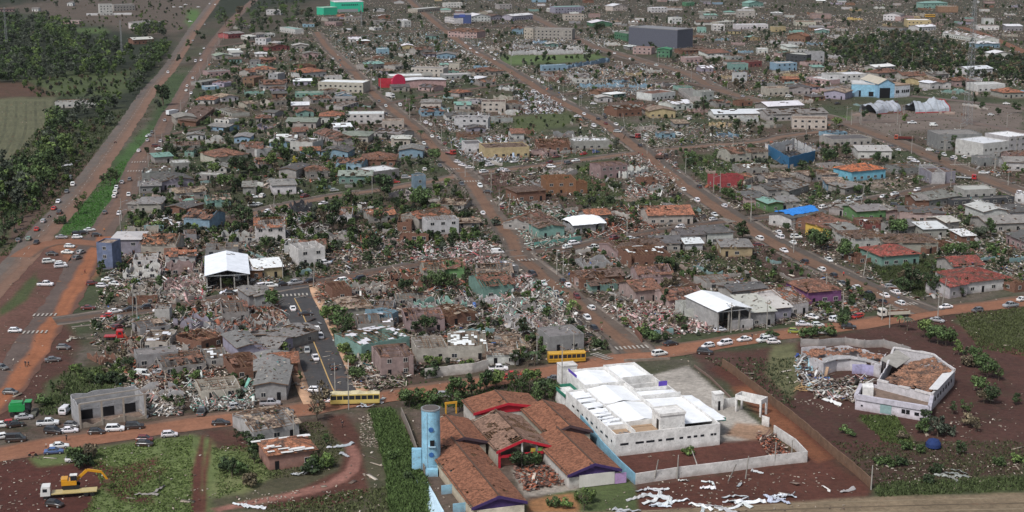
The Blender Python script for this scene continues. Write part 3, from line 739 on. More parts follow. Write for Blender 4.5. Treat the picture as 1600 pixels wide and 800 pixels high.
H(1, 0, '''
65 95 155 95 12 7 f l w 0
1010 80 1160 66 14 5 f l c .1
1180 50 1290 48 12 7 f l w 0
1180 140 1240 150 10 7 f g w 0
1345 138 1465 134 22 7 G w w 0
1465 128 1555 124 16 5 G b l .1
1200 232 1380 240 14 7 h r p .25
1520 60 1600 58 14 7 f g h .2
925 172 970 170 9 8 f l w .1
25 235 120 230 10 4 f l w .3
150 200 245 215 9 6 f n w .1
230 310 330 308 10 4 G l h .1
300 362 390 360 10 4 G g p .2
80 320 210 312 10 4 G b r .2
0 465 125 460 11 4 h o c .12
20 562 190 560 12 4.5 g r h .3
290 492 440 480 13 5 h o w 0
430 160 500 165 9 5 f g p .3
765 342 832 340 8 6 f w b .05
1010 345 1110 338 10 5 g r h .3
1130 368 1245 368 12 4 G g b 0
970 476 1170 482 12 7.5 f g c .05
1205 440 1270 440 8 6 f g c .1
1180 498 1345 492 12 4 f l g .1
1370 480 1550 470 12 4 h r c .2
1400 540 1500 535 10 3.5 g o h .4
390 576 670 584 15 8.5 f w c .0
400 772 555 770 11 5 h o w .03
560 776 800 774 12 7 f w w .2
790 802 925 800 9 5 f t c .1
190 798 375 800 12 4 g e h .05
225 692 330 690 9 4 s w p .05
95 668 210 655 9 4 g b c .3
245 612 420 610 9 4 f e n .25
440 600 555 590 9 3 h o h .5
1030 682 1155 682 12 5 h g c .2
1410 700 1560 700 11 7.5 f b c .3
1240 804 1450 806 13 7 f g w .55
0 770 90 768 8 3.5 h r h .2
345 650 480 640 10 3 t r h .5
480 640 620 640 9 3.5 f g h .3
540 690 640 660 9 3 r b h .4
1240 690 1340 690 10 4 g n h .2
1270 610 1350 600 9 3.5 h o h .1
450 135 520 130 9 4 g g h .3
560 130 660 128 9 4 g g h .3
740 160 860 158 12 4 g g h .2
870 440 960 430 10 4 r g h .4
690 440 800 430 10 5 g n h .2
0 240 60 232 9 4 g g w .1
''')
H(2, 0, '''
905 360 985 362 11 8 G G G 0
755 338 870 342 11 7 f r p 0
130 245 375 250 14 12 f g h .1
75 240 130 246 14 12 f g c .1
270 85 450 80 16 9 f n l 0
500 170 625 168 20 5 G w G 0
640 250 720 262 16 9 f g G .2
0 130 130 120 12 6 g w l .1
0 215 70 215 12 6 g r b .3
330 130 450 128 10 8 f r c .1
630 70 720 66 12 7 G w c 0
870 80 970 78 12 7 f w w .2
1290 175 1380 170 10 7 f l c .05
1400 185 1600 182 10 6 f w w .1
1410 112 1520 112 14 10 f w h .3
1085 392 1190 388 9 5 f l p 0
1370 440 1475 438 10 6 f g n .3
1480 420 1560 415 10 5 f b r .2
1535 335 1600 335 9 5 f w w .1
1390 516 1468 514 5 8 f g w .2
0 345 130 340 6 5 R w w .3
150 345 450 336 12 5 R w w .3
190 447 340 440 4 5.5 f w b 0
350 432 610 388 3 5 R w b .3
450 552 700 545 9 3.5 R w b .3
730 550 870 552 8 4 R w b .3
860 738 1020 736 12 5 G y y 0
'''.replace('G y y', 'G t y'))
H(2, 0, '''
655 732 810 722 13 5 g g k .35
1000 692 1130 682 12 4.5 g w w .25
1040 590 1110 645 9 5 f g h .2
1185 645 1260 640 10 8.5 f g g 0
810 700 860 735 10 3.5 t r h .5
1265 745 1600 740 16 3.6 g w w .08
0 690 60 685 9 4 r g h .4
1200 120 1280 118 10 5 g n h .2
1480 45 1570 42 12 6 G n n 0
1090 40 1140 38 9 6 f l G .1
1000 150 1060 148 9 8 f l w .1
''')
H(3, 0, '''
245 392 350 392 11 10 f g g 0
112 386 240 396 14 8 f l d .1
55 445 180 440 11 7 f l b 0
120 256 232 262 9 6 G o o .1
40 200 110 198 9 6 f g y .3
530 128 600 126 9 4 R g Y .2
720 128 825 132 12 8 G g w 0
828 134 912 130 12 6 f r p .1
945 196 1050 190 12 5 g w w .2
680 190 840 200 9 4 r g g .3
970 55 1120 52 16 8 h n n 0
1490 195 1590 195 12 6 s w g .1
1090 230 1330 270 18 5 g w w .35
1320 304 1446 300 13 5 h w b .2
1408 368 1530 366 12 5 G w w .1
375 524 490 522 14 7.5 f g w .05
490 520 612 515 14 7.5 f w w .1
350 616 480 624 13 5.5 G t l .05
510 606 645 604 6 6 R w b .2
1012 560 1088 556 10 5 G w w .1
1090 556 1142 554 10 5 G r w .1
1170 544 1290 542 12 5 h r p .2
1310 576 1480 570 14 6 f l w .2
1470 616 1600 612 13 4.5 h o h .1
850 506 990 500 11 4 g r h .15
690 486 830 476 11 4 h r h .15
670 448 790 440 10 4 g w h .05
1250 470 1402 462 12 5 g w w .1
1030 495 1130 490 10 4 g g h .2
0 700 220 690 14 4 g w h .05
0 760 370 750 18 5 g g h .2
150 806 366 810 12 7 f h c 0
0 600 130 596 12 6 f t c .3
130 590 260 592 12 5 G d h .2
240 510 380 530 10 4 f w p .3
'''.replace(' f h c', ' f t c'))
H(0, 1, '''
1285 100 1430 96 10 4 R w w .4
1465 96 1562 96 10 4 G g b .05
1540 182 1640 180 12 4.5 g r h .2
1355 236 1550 214 14 4.5 h r c .12
1100 144 1250 138 9 3 t b h .4
1155 182 1212 182 8 3 r b n .3
890 348 1090 342 12 5.5 r w g .5
1085 268 1192 262 10 4 f l h 0
970 224 1080 216 8 3.5 s n h 0
1010 390 1212 372 13 4.2 G d l .08
870 410 1005 405 8 3.5 s g g .05
860 532 1008 530 12 4.2 h g c .12
800 515 862 520 7 3 s g h .1
1095 455 1290 440 10 3.5 t t h .4
1300 500 1440 492 10 3.6 g t n .2
1140 495 1215 490 8 3 g n p .2
1152 640 1312 650 11 5.5 t r b .3
1160 710 1230 706 7 3 r b g .3
700 802 882 800 11 6.6 h l l 0
885 806 1104 806 11 5.2 t o c .3
1372 722 1600 720 9 3.5 R w w .3
1520 420 1600 418 9 4 s g h .3
1225 325 1380 330 6 3 f l h .1
1530 150 1600 145 8 3 t r h .4
'''.replace('h l l', 'h l l'))
H(1, 1, '''
215 142 355 150 10 5.5 r w w .3
5 184 108 172 9 4.5 f t w .2
0 262 100 258 10 3 g r h .25
410 190 575 194 11 4 G d b .1
520 92 700 95 13 4.5 h e c .05
845 112 962 112 10 4.5 h l c .05
895 190 1042 190 11 4.5 G g b .02
145 312 252 318 12 4.5 G d h .02
320 320 452 314 9 4 h r h .3
105 418 252 412 12 4.5 h g w .02
520 350 725 348 11 4 g e n .25
735 336 895 316 13 5 f w h .15
500 265 660 270 9 4 g r b .3
655 245 870 245 13 4 h r k .2
0 715 185 708 12 6 t o w .45
178 790 255 790 8 4 r w w .4
285 812 435 806 10 3.5 t r c .5
990 398 1062 394 5 7.5 f g b .1
1140 508 1300 516 10 2.5 g t h .2
1070 674 1268 662 7 6.5 r w w .8
1020 640 1235 600 9 5 t o c .35
885 650 972 650 9 4.5 r r k .7
450 590 600 590 9 3.6 t r w .5
672 745 905 745 8 2.6 R g p .5
900 712 1078 712 3 3 r g k .95
1250 625 1400 620 7 2.2 g t h .1
360 60 520 120 10 3.6 t r h .3
735 60 900 75 11 3.8 g g h .3
710 600 870 590 9 3.5 t o h .5
830 440 1000 460 9 3.4 R w h .5
250 540 370 530 9 5 R g d .4
''')
H(2, 1, '''
165 152 360 148 11 4 t r k .2
385 138 610 132 10 5 f w h .45
0 78 75 76 9 4.5 g r w .15
30 466 210 452 10 4.8 h b k .12
855 608 1130 600 12 4.2 g o c .06
170 694 326 682 9 4.6 G b n .15
470 600 612 590 8 3.6 g o h .1
1228 730 1380 722 11 4.8 h d w .05
868 776 1050 776 11 3.6 g d h .1
1045 730 1210 725 10 4 g d h .1
1085 770 1190 765 8 3 g w w .1
1310 806 1500 806 11 4 h g y .15
1262 378 1446 372 8 5.5 r r R .9
1450 372 1530 340 8 3.6 r o c .5
1470 498 1600 494 12 4.5 h d p .1
1365 216 1494 208 12 4.4 t r c .2
1496 200 1600 196 10 4.2 g b c .3
1425 295 1600 290 10 3.6 r w h .3
555 320 720 306 9 6.5 r w p .8
715 318 850 290 9 5 R w w .5
215 420 400 415 12 7 r o o .9
400 418 470 412 7 6 r o o .9
740 465 940 430 9 1.2 R g h .5
80 505 315 500 9 1.6 R g g .3
120 650 250 600 10 3 t r h .5
660 830 960 800 12 4 t b p .4
''')
H(3, 1, '''
565 196 770 196 11 4.6 s l w .0
1020 352 1168 346 12 5.8 f b l .1
940 300 1020 352 6 5.8 f g w .05
830 300 960 290 10 4 r g g .6
400 116 645 108 14 4.6 f d h .1
320 90 480 100 9 4 f w h .2
1062 142 1332 138 16 9 f g g 0
1340 196 1500 178 18 8.5 f w w .05
1500 165 1640 150 16 9.5 f w w .05
1238 162 1312 160 9 4 G l c 0
1480 268 1640 270 12 4.6 g g w .08
1325 244 1440 240 9 4.6 f g g .05
0 528 92 522 9 4 G n L .1
75 516 192 510 11 3.8 g g h .1
0 440 130 430 12 4 g d h .15
130 440 250 400 10 3.6 g g h .2
250 340 430 330 10 3.5 h t h .25
0 360 150 350 10 3.6 g t h .3
370 398 480 398 10 4 s t b .15
480 420 590 400 9 3.4 s g h .15
555 586 732 575 10 4.5 g g L .05
740 575 822 570 9 4 G g p .1
820 590 1100 596 11 4.4 g d p .15
922 516 1004 514 10 4.6 g g k .15
1004 500 1200 470 10 3.6 s g g .25
1225 445 1420 438 10 4.4 f l h .1
1150 495 1535 475 5 3.2 f d d 0
1540 470 1600 478 8 4.4 f w w .0
1346 592 1510 584 12 4.8 G l w .02
1510 590 1640 580 12 4.4 g d w .1
1290 520 1350 520 5 4.5 f w g .0
1370 655 1640 645 12 3.8 g g h .06
1488 722 1640 790 10 4 g d p .1
380 694 515 652 10 4.2 s r Y .15
330 650 420 620 10 3.6 t r k .3
450 710 560 700 12 4.2 g g h .08
515 762 735 752 11 4.6 h b w .3
735 782 1060 780 12 4.2 h b c .22
970 692 1112 686 9 4 s w h .05
1110 650 1190 640 9 4 g l h .1
990 790 1180 760 6 2.6 r o k .8
840 680 960 660 9 4 g g h .15
610 640 710 640 8 2.6 r w r .4
550 610 740 610 5 2.4 f b k 0
380 540 530 560 11 3.6 g g h .2
1210 720 1290 715 8 3 s w k .0
''')
H(0, 2, '''
770 150 990 150 10 4.2 R r w .4
1000 130 1260 120 10 4 R w p .4
1050 230 1275 190 7 3 R w p .3
805 276 990 272 9 3.6 R w c .3
800 305 985 295 4 1.8 r r k .9
970 408 1062 406 4 4.4 r g w .2
1200 470 1330 440 8 3.4 R g l .3
1395 420 1560 410 12 3.6 r r h .3
1020 756 1290 726 11 3 r r h .05
1262 700 1415 690 8 3 r w h .3
860 706 1116 680 6 4.2 f g g .02
740 640 860 640 9 3.2 R w c .3
880 600 1050 600 10 3.6 r w c .3
1180 620 1260 600 9 3.2 R r h .4
1260 600 1400 560 9 3.4 r o k .3
1490 660 1640 640 12 4.4 G g l .15
1470 780 1640 760 12 3.6 r r k .2
1400 500 1480 480 8 3.4 R g g .4
1480 480 1600 470 9 3.2 R g g .4
1100 300 1290 260 9 2.6 R w c .3
630 680 730 660 7 2.6 R r k .3
1560 320 1640 310 9 4.2 G g g .05
1565 148 1640 146 9 3.6 s w o .05
''')
H(1, 2, '''
0 146 165 132 12 4 g w y .12
268 66 432 50 9 6.8 r w w .9
0 326 100 318 10 4.2 G g g .02
480 284 600 274 9 4.2 r r k .7
600 258 810 246 9 3.8 R w h .4
842 204 1045 200 9 4 R r k .4
1054 158 1182 152 9 4.2 t o c .3
1182 148 1302 144 10 4.2 g r L .15
1390 165 1600 160 12 3.2 t t h .4
545 418 722 404 11 4.8 h t c .25
725 400 850 400 10 3.6 r g g .8
850 436 890 420 8 4.4 r g b .8
885 410 1060 400 9 3 R w p .3
1100 400 1210 380 9 3.2 R w w .3
1210 440 1370 415 9 3.4 G t k .4
940 480 1180 470 11 4.2 r r p .15
640 490 860 480 9 3.6 r w h .3
1420 275 1610 258 12 4.8 g r n .14
1440 310 1530 302 6 2.6 R w w .3
1000 700 1010 690 2 2 R w p .3
660 640 960 580 12 4.2 r w n .15
785 762 985 744 10 6 r r p .2
1010 666 1200 655 10 4.4 r g c .4
1200 655 1440 652 12 4.8 r w c .2
1450 684 1640 680 11 3.6 t t w .35
90 745 262 735 8 3.4 g o k .05
0 800 205 790 13 4 G g e .05
0 560 160 600 12 3.6 G g h .2
0 640 130 650 10 3.6 g g l .15
100 480 220 450 9 3.4 R g h .3
540 230 600 225 8 3.4 R w n .3
1140 380 1320 340 10 3.8 R w e .3
1330 330 1400 320 8 3 R w h .3
0 470 100 460 9 3.4 R r k .3
880 310 1100 300 6 2.4 r r h .3
880 350 1130 340 7 3 R g h .4
'''.replace(' G g e ', ' G g h ').replace('R w e', 'R w n'))
H(2, 2, '''
745 82 990 66 12 5.2 r w k .3
430 212 700 192 9 4.2 t b k .12
390 196 432 206 8 4 t r p .3
795 190 1000 182 10 4.2 t r p .15
775 296 922 280 10 4.4 g r p .06
985 340 1210 320 11 3.6 t r p .3
1085 408 1180 402 8 4.4 r w w .9
1180 408 1278 420 8 4.2 r w w .9
236 604 448 584 10 5.0 f g g .0
0 650 95 640 12 3.6 t t w .25
1490 446 1640 436 15 5 s l g .05
0 210 60 205 9 3.2 R r k .3
500 230 660 215 7 2.6 t b n .4
0 130 40 125 9 4 f w g .2
20 470 140 460 9 3.2 R w w .3
200 480 330 470 9 3 R w p .3
700 290 780 280 7 2.6 R w h .3
''')
H(3, 2, '''
710 70 942 52 12 4.2 h R n .08
0 408 140 394 15 4.2 g l l .05
140 380 250 360 14 4.4 t o w .35
250 308 455 290 12 4.6 h r P .1
1132 268 1240 246 8 4.2 g R w .0
1240 238 1505 206 13 4.2 h R w .06
1160 130 1340 120 10 4 g R h .1
550 52 700 36 6 2.4 r o k .9
1540 230 1600 220 9 3.4 r r k .3
''')
H(0, 3, '''
1680 150 1700 150 2 2 R w w .9
''' if False else '')
H(1, 3, '''
-10 380 270 330 12 3.8 t t w .22
0 104 192 100 13 4.6 G g g .02
''')
# ------------------------------------------------------------------ landmark buildings
CW = (.73, .72, .70)
def at(px, py, z=0): return P(px, py, z)
def block(root, name, x0, x1, y0, y1, z0, z1, m='wall', col=None, jt=0):
    b = MB(); b.box(x0, x1, y0, y1, z0, z1, jt=jt); return b.build(name, m, root, col)
def local(root_loc, an, p):
    d = p - root_loc; c, s = math.cos(-an), math.sin(-an); return Vector((d.x * c - d.y * s, d.x * s + d.y * c, p.z))
def lathe_box(mb, x0, x1, y0, y1, z0, z1, t=.2):       # open parapet box
    mb.box(x0, x1, y0, y0 + t, z0, z1); mb.box(x0, x1, y1 - t, y1, z0, z1)
    mb.box(x0, x0 + t, y0 + t, y1 - t, z0, z1); mb.box(x1 - t, x1, y0 + t, y1 - t, z0, z1)
# --- white school block beside the tiled school
AN = R(17.5)
def white_block():
    o = at(961.6, 713.6); r = random.Random(3)
    c = o; W, D = 25.6, 33.5
    root = empty("white_building", (o.x, o.y, 0), AN, "building", None, "long white flat-roofed building with torn sheets on its left and a white box on top")
    occ_rect(o + Vector((math.cos(AN) * 13 - math.sin(AN) * 23, math.sin(AN) * 13 + math.cos(AN) * 23, 0)), AN, 30, 50)
    w_ = MB(); h = 5.2
    lathe_box(w_, 0, W, 0, D, 0, h, .25)
    w_.box(4.6, 4.85, .25, D - .25, 3.2, 5.6); w_.box(15.0, 15.3, 7, D - .25, 3.2, 5.8)      # upstands between the roofs
    w_.box(4.85, 15.0, 6.8, 7.1, 3.4, 5.5); w_.box(4.85, 15.0, 20.3, 20.6, 3.4, 5.5); w_.box(.25, 4.6, 5.5, 5.75, 3.2, 5.5)
    w_.box(15.3, W - .25, 22.0, 22.3, 3.2, 6.0)
    w_.build("wall", 'wall', root, CW)
    # rear wings
    w2 = MB(); lathe_box(w2, 4.8, 15.2, D + .01, D + 13, 0, 6.2, .25); lathe_box(w2, 15.4, 24.0, D - 6, D + 15, 0, 6.0, .25); w2.box(15.6, 23.8, D + 2, D + 2.3, 4, 6.5)
    w2.build("rear_wing_wall", 'wall', root, CW)
    rf = MB()
    def gab(x0, x1, y0, y1, z, hh):
        xm = (x0 + x1) / 2
        slope(rf, (x0, y1, z), (x0, y0, z), (xm, y0, z + hh), (xm, y1, z + hh), 2.2, 1, 0, r); slope(rf, (x1, y0, z), (x1, y1, z), (xm, y1, z + hh), (xm, y0, z + hh), 2.2, 1, 0, r)
    gab(4.9, 14.9, 7.2, 20.2, 5.0, .75); gab(4.9, 14.9, 20.7, D - .3, 5.1, .8); gab(5.1, 14.9, D + .3, D + 12.7, 5.3, .6)
    gab(15.7, 23.7, D + 2.4, D + 14.7, 5.2, .5)
    slope(rf, (15.4, 3.0, 4.9), (W + 3.2, 4.0, 4.55), (W + 2.6, 21.8, 4.7), (15.4, 21.8, 5.2), 2.4, 1, 0, r)
    slope(rf, (W + .3, 6, 4.35), (W + 4.6, 7.0, 4.0), (W + 3.6, 24, 4.2), (W + .3, 24, 4.45), 2.0, .75, .3, r)
    slope(rf, (15.4, 22.4, 5.2), (W - .3, 22.4, 5.0), (W - .3, D - 6.2, 5.0), (15.4, D - 6.2, 5.3), 2.4, .9, .1, r)
    rf.build("roof", 'metal', root, (.78, .80, .82))
    sh = MB()                                                   # peeled sheets over the left strip
    y = 6.2
    while y < D - 1.2:
        wd_ = r.uniform(.5, 1.5); z0 = 4.6 + r.uniform(-.5, .5); tl = r.uniform(-.5, .5)
        if r.random() < .86:
            sh.hexa([(.4, y, z0), (4.5, y + tl, z0 + r.uniform(-.3, .3)), (4.5, y + wd_ + tl, z0 + r.uniform(-.1, .4)), (.4, y + wd_, z0 + r.uniform(-.1, .4))] +
                    [(.4, y, z0 + .06), (4.5, y + tl, z0 + .4), (4.5, y + wd_ + tl, z0 + .5), (.4, y + wd_, z0 + .35)])
        y += wd_ + r.uniform(.05, .45)
    for _ in range(14):
        a = Vector((r.uniform(.6, 3.4), r.uniform(.8 + 5, 20), 5)); b = a + Vector((r.uniform(-1, 2.5), r.uniform(-1.5, 1.5), r.uniform(-.4, .5))); sh.bar(a, b, r.uniform(.4, .9), .05)
    sh.build("torn_roof_sheet", 'metal', root, (.70, .72, .75))
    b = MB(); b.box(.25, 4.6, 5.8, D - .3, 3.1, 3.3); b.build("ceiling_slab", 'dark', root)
    b = MB(); b.box(.25, 15.0, .25, 5.4, 4.2, 4.4); b.box(4.62, 15, 5.76, 6.8, 4.2, 4.4); b.build("terrace_slab", 'plain', root, (.33, .23, .15))
    b = MB()
    for _ in range(22):
        x, y = r.uniform(1.5, 6), r.uniform(.8, 3.5); b.bar((x, y, 4.45), (x + r.uniform(-1.2, 1.2), y + r.uniform(-.6, .6), 4.55), r.uniform(.15, .5), .05)
    b.build("fallen_ceiling_sheet", 'plain', root, (.16, .16, .17))
    pb = MB(); pb.box(11.3, 17.3, 1.2, 6.2, 4.41, 8.3); pb.box(11.1, 17.5, 1.0, 1.2, 8.0, 8.6); pb.box(11.1, 17.5, 6.2, 6.4, 8.0, 8.6); pb.box(11.1, 11.3, 1.2, 6.2, 8.0, 8.6); pb.box(17.3, 17.5, 1.2, 6.2, 8.0, 8.6)
    pb.build("rooftop_box", 'wall', root, CW)
    d = MB(); d.box(11.24, 11.3, 2.2, 3.4, 4.5, 6.8); d.build("rooftop_door", 'dark', root)
    for x, wd_ in ((2.1, 2.0), (5.8, 2.0), (8.4, 2.0), (10.8, .9), (13.2, 2.0), (16.0, .9), (17.9, .9), (19.5, .9), (21.2, .9), (23.6, .7), (24.4, .6)):
        add_window(root, x, -.003, 2.75, 0, wd_, .5, False)
    for i in range(9): add_window(root, -.003, 2.5 + i * 3.2, 2.9, -math.pi / 2, 1.5 if i % 3 else .8, .5, False)
    g = MB(); g.box(W + 2.4, W + 4.6, 6.6, 6.8, 3.2, 3.95); g.build("green_fascia", 'plain', root, (.02, .14, .10))
    v = MB(); v.box(22.0, 24.2, D - 5.9, D - 5.7, 6.02, 7.2); v.box(4.86, 4.98, D + 6, D + 12, 5.9, 6.9); v.build("violet_panel", 'plain', root, (.10, .06, .35))
    pl = MB(); pl.box(25.02, W + .0, 0, .0, 0, 0) if False else None
    # green and cream corner porch
    pr = MB(); lathe_box(pr, -.2, 4.4, D + .5, D + 9, 3.3, 4.0, .3); pr.build("porch_parapet", 'plain', root, (.03, .16, .11))
    pw = MB(); pw.box(0, 4.2, D + .8, D + 8.7, 0, 3.25); pw.build("porch", 'wall', root, CW)
white_block()
def simple_thing(name, cat, label, px, py, an, parts, group=None, occ=0):
    o = at(px, py); root = empty(name, (o.x, o.y, 0), an, cat, None, label, group)
    for nm, m, col, boxes in parts:
        b = MB()
        for q in boxes: b.box(*q)
        b.build(nm, m, root, col)
    if occ: occ_mark(o.x, o.y, occ)
    return root
simple_thing("water_tank_block", "outbuilding", "tall plain white box building beside the road behind the white flat-roofed building", 877, 604, AN,
    [("wall", 'wall', CW, [(0, 4.3, 0, 3.4, 0, 5.2)]), ("roof_cap", 'wall', (.6, .58, .56), [(-.1, 4.4, -.1, 3.5, 5.2, 5.5)]), ("door", 'dark', None, [(1.4, 2.3, -.05, 0, 0, 2.1)])])
simple_thing("guard_booth", "outbuilding", "small white booth with narrow dark doorway in the concrete yard", 1117, 642, AN,
    [("wall", 'wall', CW, [(0, 2.2, 0, 2, 0, 4.1)]), ("roof_cap", 'wall', CW, [(-.12, 2.32, -.12, 2.12, 4.1, 4.4)]), ("door", 'dark', None, [(.8, 1.4, -.05, 0, 0, 2.4)])])
simple_thing("yard_wall", "wall", "short white wall panels between the small booth and the raised white frame", 1131, 637, AN,
    [("wall", 'wall', CW, [(0, 1.5, 0, .15, 0, 2.3), (1.55, 3.2, 0, .15, 0, 2.3)])])
simple_thing("raised_frame", "stand", "white concrete water-tank stand on four legs in the concrete yard", 1148, 643, R(-38),
    [("parapet", 'wall', CW, [(0, 7.2, 0, .2, 3.2, 4.4), (0, 7.2, 3.0, 3.2, 3.2, 4.4), (0, .2, .2, 3.0, 3.2, 4.4), (7.0, 7.2, .2, 3.0, 3.2, 4.4)])] +
    [("leg", 'wall', CW, [q]) for q in ((0, .45, 0, .45, 0, 3.2), (6.75, 7.2, 0, .45, 0, 3.2), (0, .45, 2.75, 3.2, 0, 3.2), (6.75, 7.2, 2.75, 3.2, 0, 3.2))])
simple_thing("gate_panel", "wall", "single upright white gate panel standing right of the raised white frame", 1190, 664, R(-50), [("wall", 'wall', CW, [(0, 2.2, 0, .2, 0, 2.4)])])
def wall_thing(name, label, pts, z, h, col, m='wall', t=.22, jag=0, keep=1, posts=0, cat="wall", seg=1.5, zs=None, group=None, look=None):
    w_ = [P(*p) for p in pts]; o = w_[0]; root = empty(name, (o.x, o.y, 0), 0, cat, look, label, group); b = MB()
    for i in range(len(w_) - 1): b.wallline((w_[i] - o)[:2], (w_[i + 1] - o)[:2], z, h, t, 0, jag, seg, keep)
    b.build("wall_panel", m, root, col)
    for i in range(len(w_) - 1):
        n = max(1, int((w_[i + 1] - w_[i]).length / 4))
        for k in range(n): q = w_[i].lerp(w_[i + 1], k / n); occ_mark(q.x, q.y, .5)
    if posts:
        for i in range(len(w_) - 1):
            n = max(1, int((w_[i + 1] - w_[i]).length / posts))
            for k in range(n):
                q = w_[i].lerp(w_[i + 1], k / n) - o; c = MB(); c.box(q.x - .16, q.x + .16, q.y - .16, q.y + .16, 0, h + .12); c.build("post", m, root, col)
    return root
wall_thing("boundary_wall", "light blue wall running between the tiled school and the white flat-roofed building", [(879,628),(905,660),(940,705),(968,735),(992,757)], 0, 2.5, (.21, .40, .52))
wall_thing("boundary_wall", "white rendered wall around the red-earth yard in front of the white building", [(993,757),(1065,746),(1140,737),(1202,728),(1260.7,722),(1242,702),(1209,680)], 0, 2.5, (.62, .60, .58))
wall_thing("boundary_wall", "long brick-brown wall slanting beside the orange earth track", [(1128,573),(1150,588),(1180,612),(1215,640),(1246,664),(1279,692),(1310,720),(1335,740),(1361,764)], 0, 2.4, (.17, .105, .07), jag=.25)
wall_thing("boundary_wall", "weathered grey-brown wall left of the light blue water tower", [(627,650),(640,680),(652,715),(664,745)], 0, 2.2, (.22, .19, .165))
wall_thing("boundary_wall", "low grey kerb wall behind the concrete yard", [(1085,573),(1110,592),(1144,626)], 0, .6, (.20, .15, .13))
wall_thing("boundary_wall", "low broken wall beside the road where the white car passes the crosswalk", [(975,566),(1047,562)], 0, .9, (.30, .26, .22), jag=.3)
wall_thing("boundary_wall", "white scarred perimeter wall with a curved gate in front of the cream villa", [(664,592),(700,587),(738,583),(763,577)], 0, 2.8, (.55, .52, .48), jag=.2)
wall_thing("boundary_wall", "teal green wall round the little gabled green house", [(835,386),(870,381),(908,376)], 0, 1.8, (.12, .30, .26), jag=.3)
wall_thing("boundary_wall", "brick wall fallen ragged beside the dirt street above the crosswalk", [(978,502),(990,518),(1003,536)], 0, 2.0, (.20, .10, .075), jag=.6)
wall_thing("boundary_wall", "white fence wall below the tall white building at the forest edge", [(535,25),(600,24)] if False else [(135,24.5),(206,23.5)], 0, 2.6, (.6, .6, .6))
wall_thing("boundary_wall", "white wall stub beside the cross street east of the highway junction", [(440/4+2,512),(175,505),(243,493)], .05, .35, (.42, .39, .36))
# --- tiled school: six wings sharing one direction
def wing(label, pa, z, W, D, H_, gable, wallc, kp=.97, sweep=0, front=True, parts=(), an=AN, rcol=(.18, .078, .046), ridge_dark=True, seed=1, back=None):
    o = at(pa[0], pa[1], z); o = Vector((o.x, o.y, 0)); r = random.Random(seed)
    o += Vector((math.cos(an), math.sin(an), 0)) * .5 + Vector((-math.sin(an), math.cos(an), 0)) * .5
    root = empty("school_wing", (o.x, o.y, 0), an, "school building", None, label)
    cc = o + Vector((math.cos(an) * W / 2 - math.sin(an) * D / 2, math.sin(an) * W / 2 + math.cos(an) * D / 2, 0)); occ_rect(cc, an, W, D)
    b = MB(); b.box(0, W, D - .2, D, 0, z - .05); b.box(0, .2, 0, D - .2, 0, z - .05); b.box(W - .2, W, 0, D - .2, 0, z - .05)
    if front: b.box(.2, W - .2, 0, .2, 0, z - .05)
    b.hexa([(.2, D - .2, z - .05), (W - .2, D - .2, z - .05), (W - .2, D, z - .05), (.2, D, z - .05), (W / 2 - .1, D - .2, z + H_ - .2), (W / 2 + .1, D - .2, z + H_ - .2), (W / 2 + .1, D, z + H_ - .2), (W / 2 - .1, D, z + H_ - .2)])
    b.build("wall", 'wall', root, wallc)
    e = .6; xm = W / 2; rf = MB(); fr = MB()
    for s in (((-e, D + .2, z), (-e, -e, z), (xm, -e, z + H_), (xm, D + .2, z + H_)), ((W + e, -e, z), (W + e, D + .2, z), (xm, D + .2, z + H_), (xm, -e, z + H_))):
        slope(rf, *s, .55, kp, .07, r); rafters(fr, *s, .9, r, 1, dz=.2, purl=.6)
    rf.build("roof", 'schooltile', root, rcol); fr.build("roof_frame", 'timber', root)
    rd = MB(); rd.bar((xm, -e, z + H_ + .05), (xm, D + .2, z + H_ + .05), .35, .2); rd.bar((-e + .3, -e, z + .2), (-e + .3, D, z + .2), .16, .12); rd.build("ridge_cap", 'plain', root, (.09, .055, .04))
    gb = MB(); t = .5
    for x0, x1, za, zb in ((-e, xm, z, z + H_), (xm, W + e, z + H_, z)):
        gb.hexa([(x0, -e - .12, za - t), (x1, -e - .12, zb - t), (x1, -e - .003, zb - t), (x0, -e - .003, za - t), (x0, -e - .12, za + .12), (x1, -e - .12, zb + .12), (x1, -e - .003, zb + .12), (x0, -e - .003, za + .12)])
    gb.build("gable_trim", 'plain', root, gable)
    if front:
        gf = MB(); gf.hexa([(0, -.15, z - .7), (W, -.15, z - .7), (W, -.003, z - .7), (0, -.003, z - .7), (0, -.15, z), (W, -.15, z), (W, -.003, z), (0, -.003, z)])
        gf.hexa([(0, -.15, z), (W, -.15, z), (W, -.003, z), (0, -.003, z), (xm - .05, -.15, z + H_ - .1), (xm + .05, -.15, z + H_ - .1), (xm + .05, -.003, z + H_ - .1), (xm - .05, -.003, z + H_ - .1)])
        gf.build("gable_panel", 'plain', root, gable)
    return root
PUR, RD = (.05, .03, .11), (.42, .02, .035)
w1 = wing("longest red-brown tiled wing with purple gable right of the blue water tower", (737, 794), 3.3, 10.6, 36, 1.9, PUR, (.50, .44, .34), .80, seed=2)
w2 = wing("tiled wing of the school directly behind the blue water tower top", (687, 698), 4.0, 10.3, 16, 1.6, (.06, .04, .05), (.45, .4, .33), .84, seed=3, rcol=(.185, .078, .045))
w3 = wing("school wing with a bright red open gable in its centre", (776, 706), 4.0, 11.6, 21, 2.2, RD, (.45, .4, .33), .60, front=False, seed=4, rcol=(.18, .11, .08))
w4 = wing("rearmost tiled wing of the school edged with a red gable nearest the road", (740, 646), 4.2, 16, 10, 1.7, RD, (.5, .47, .43), .78, seed=5)
w5 = wing("tiled wing between the red gable wing and the light blue wall, rear one", (855, 681), 4.0, 10, 19, 1.9, (.07, .045, .05), (.45, .4, .33), .82, seed=6)
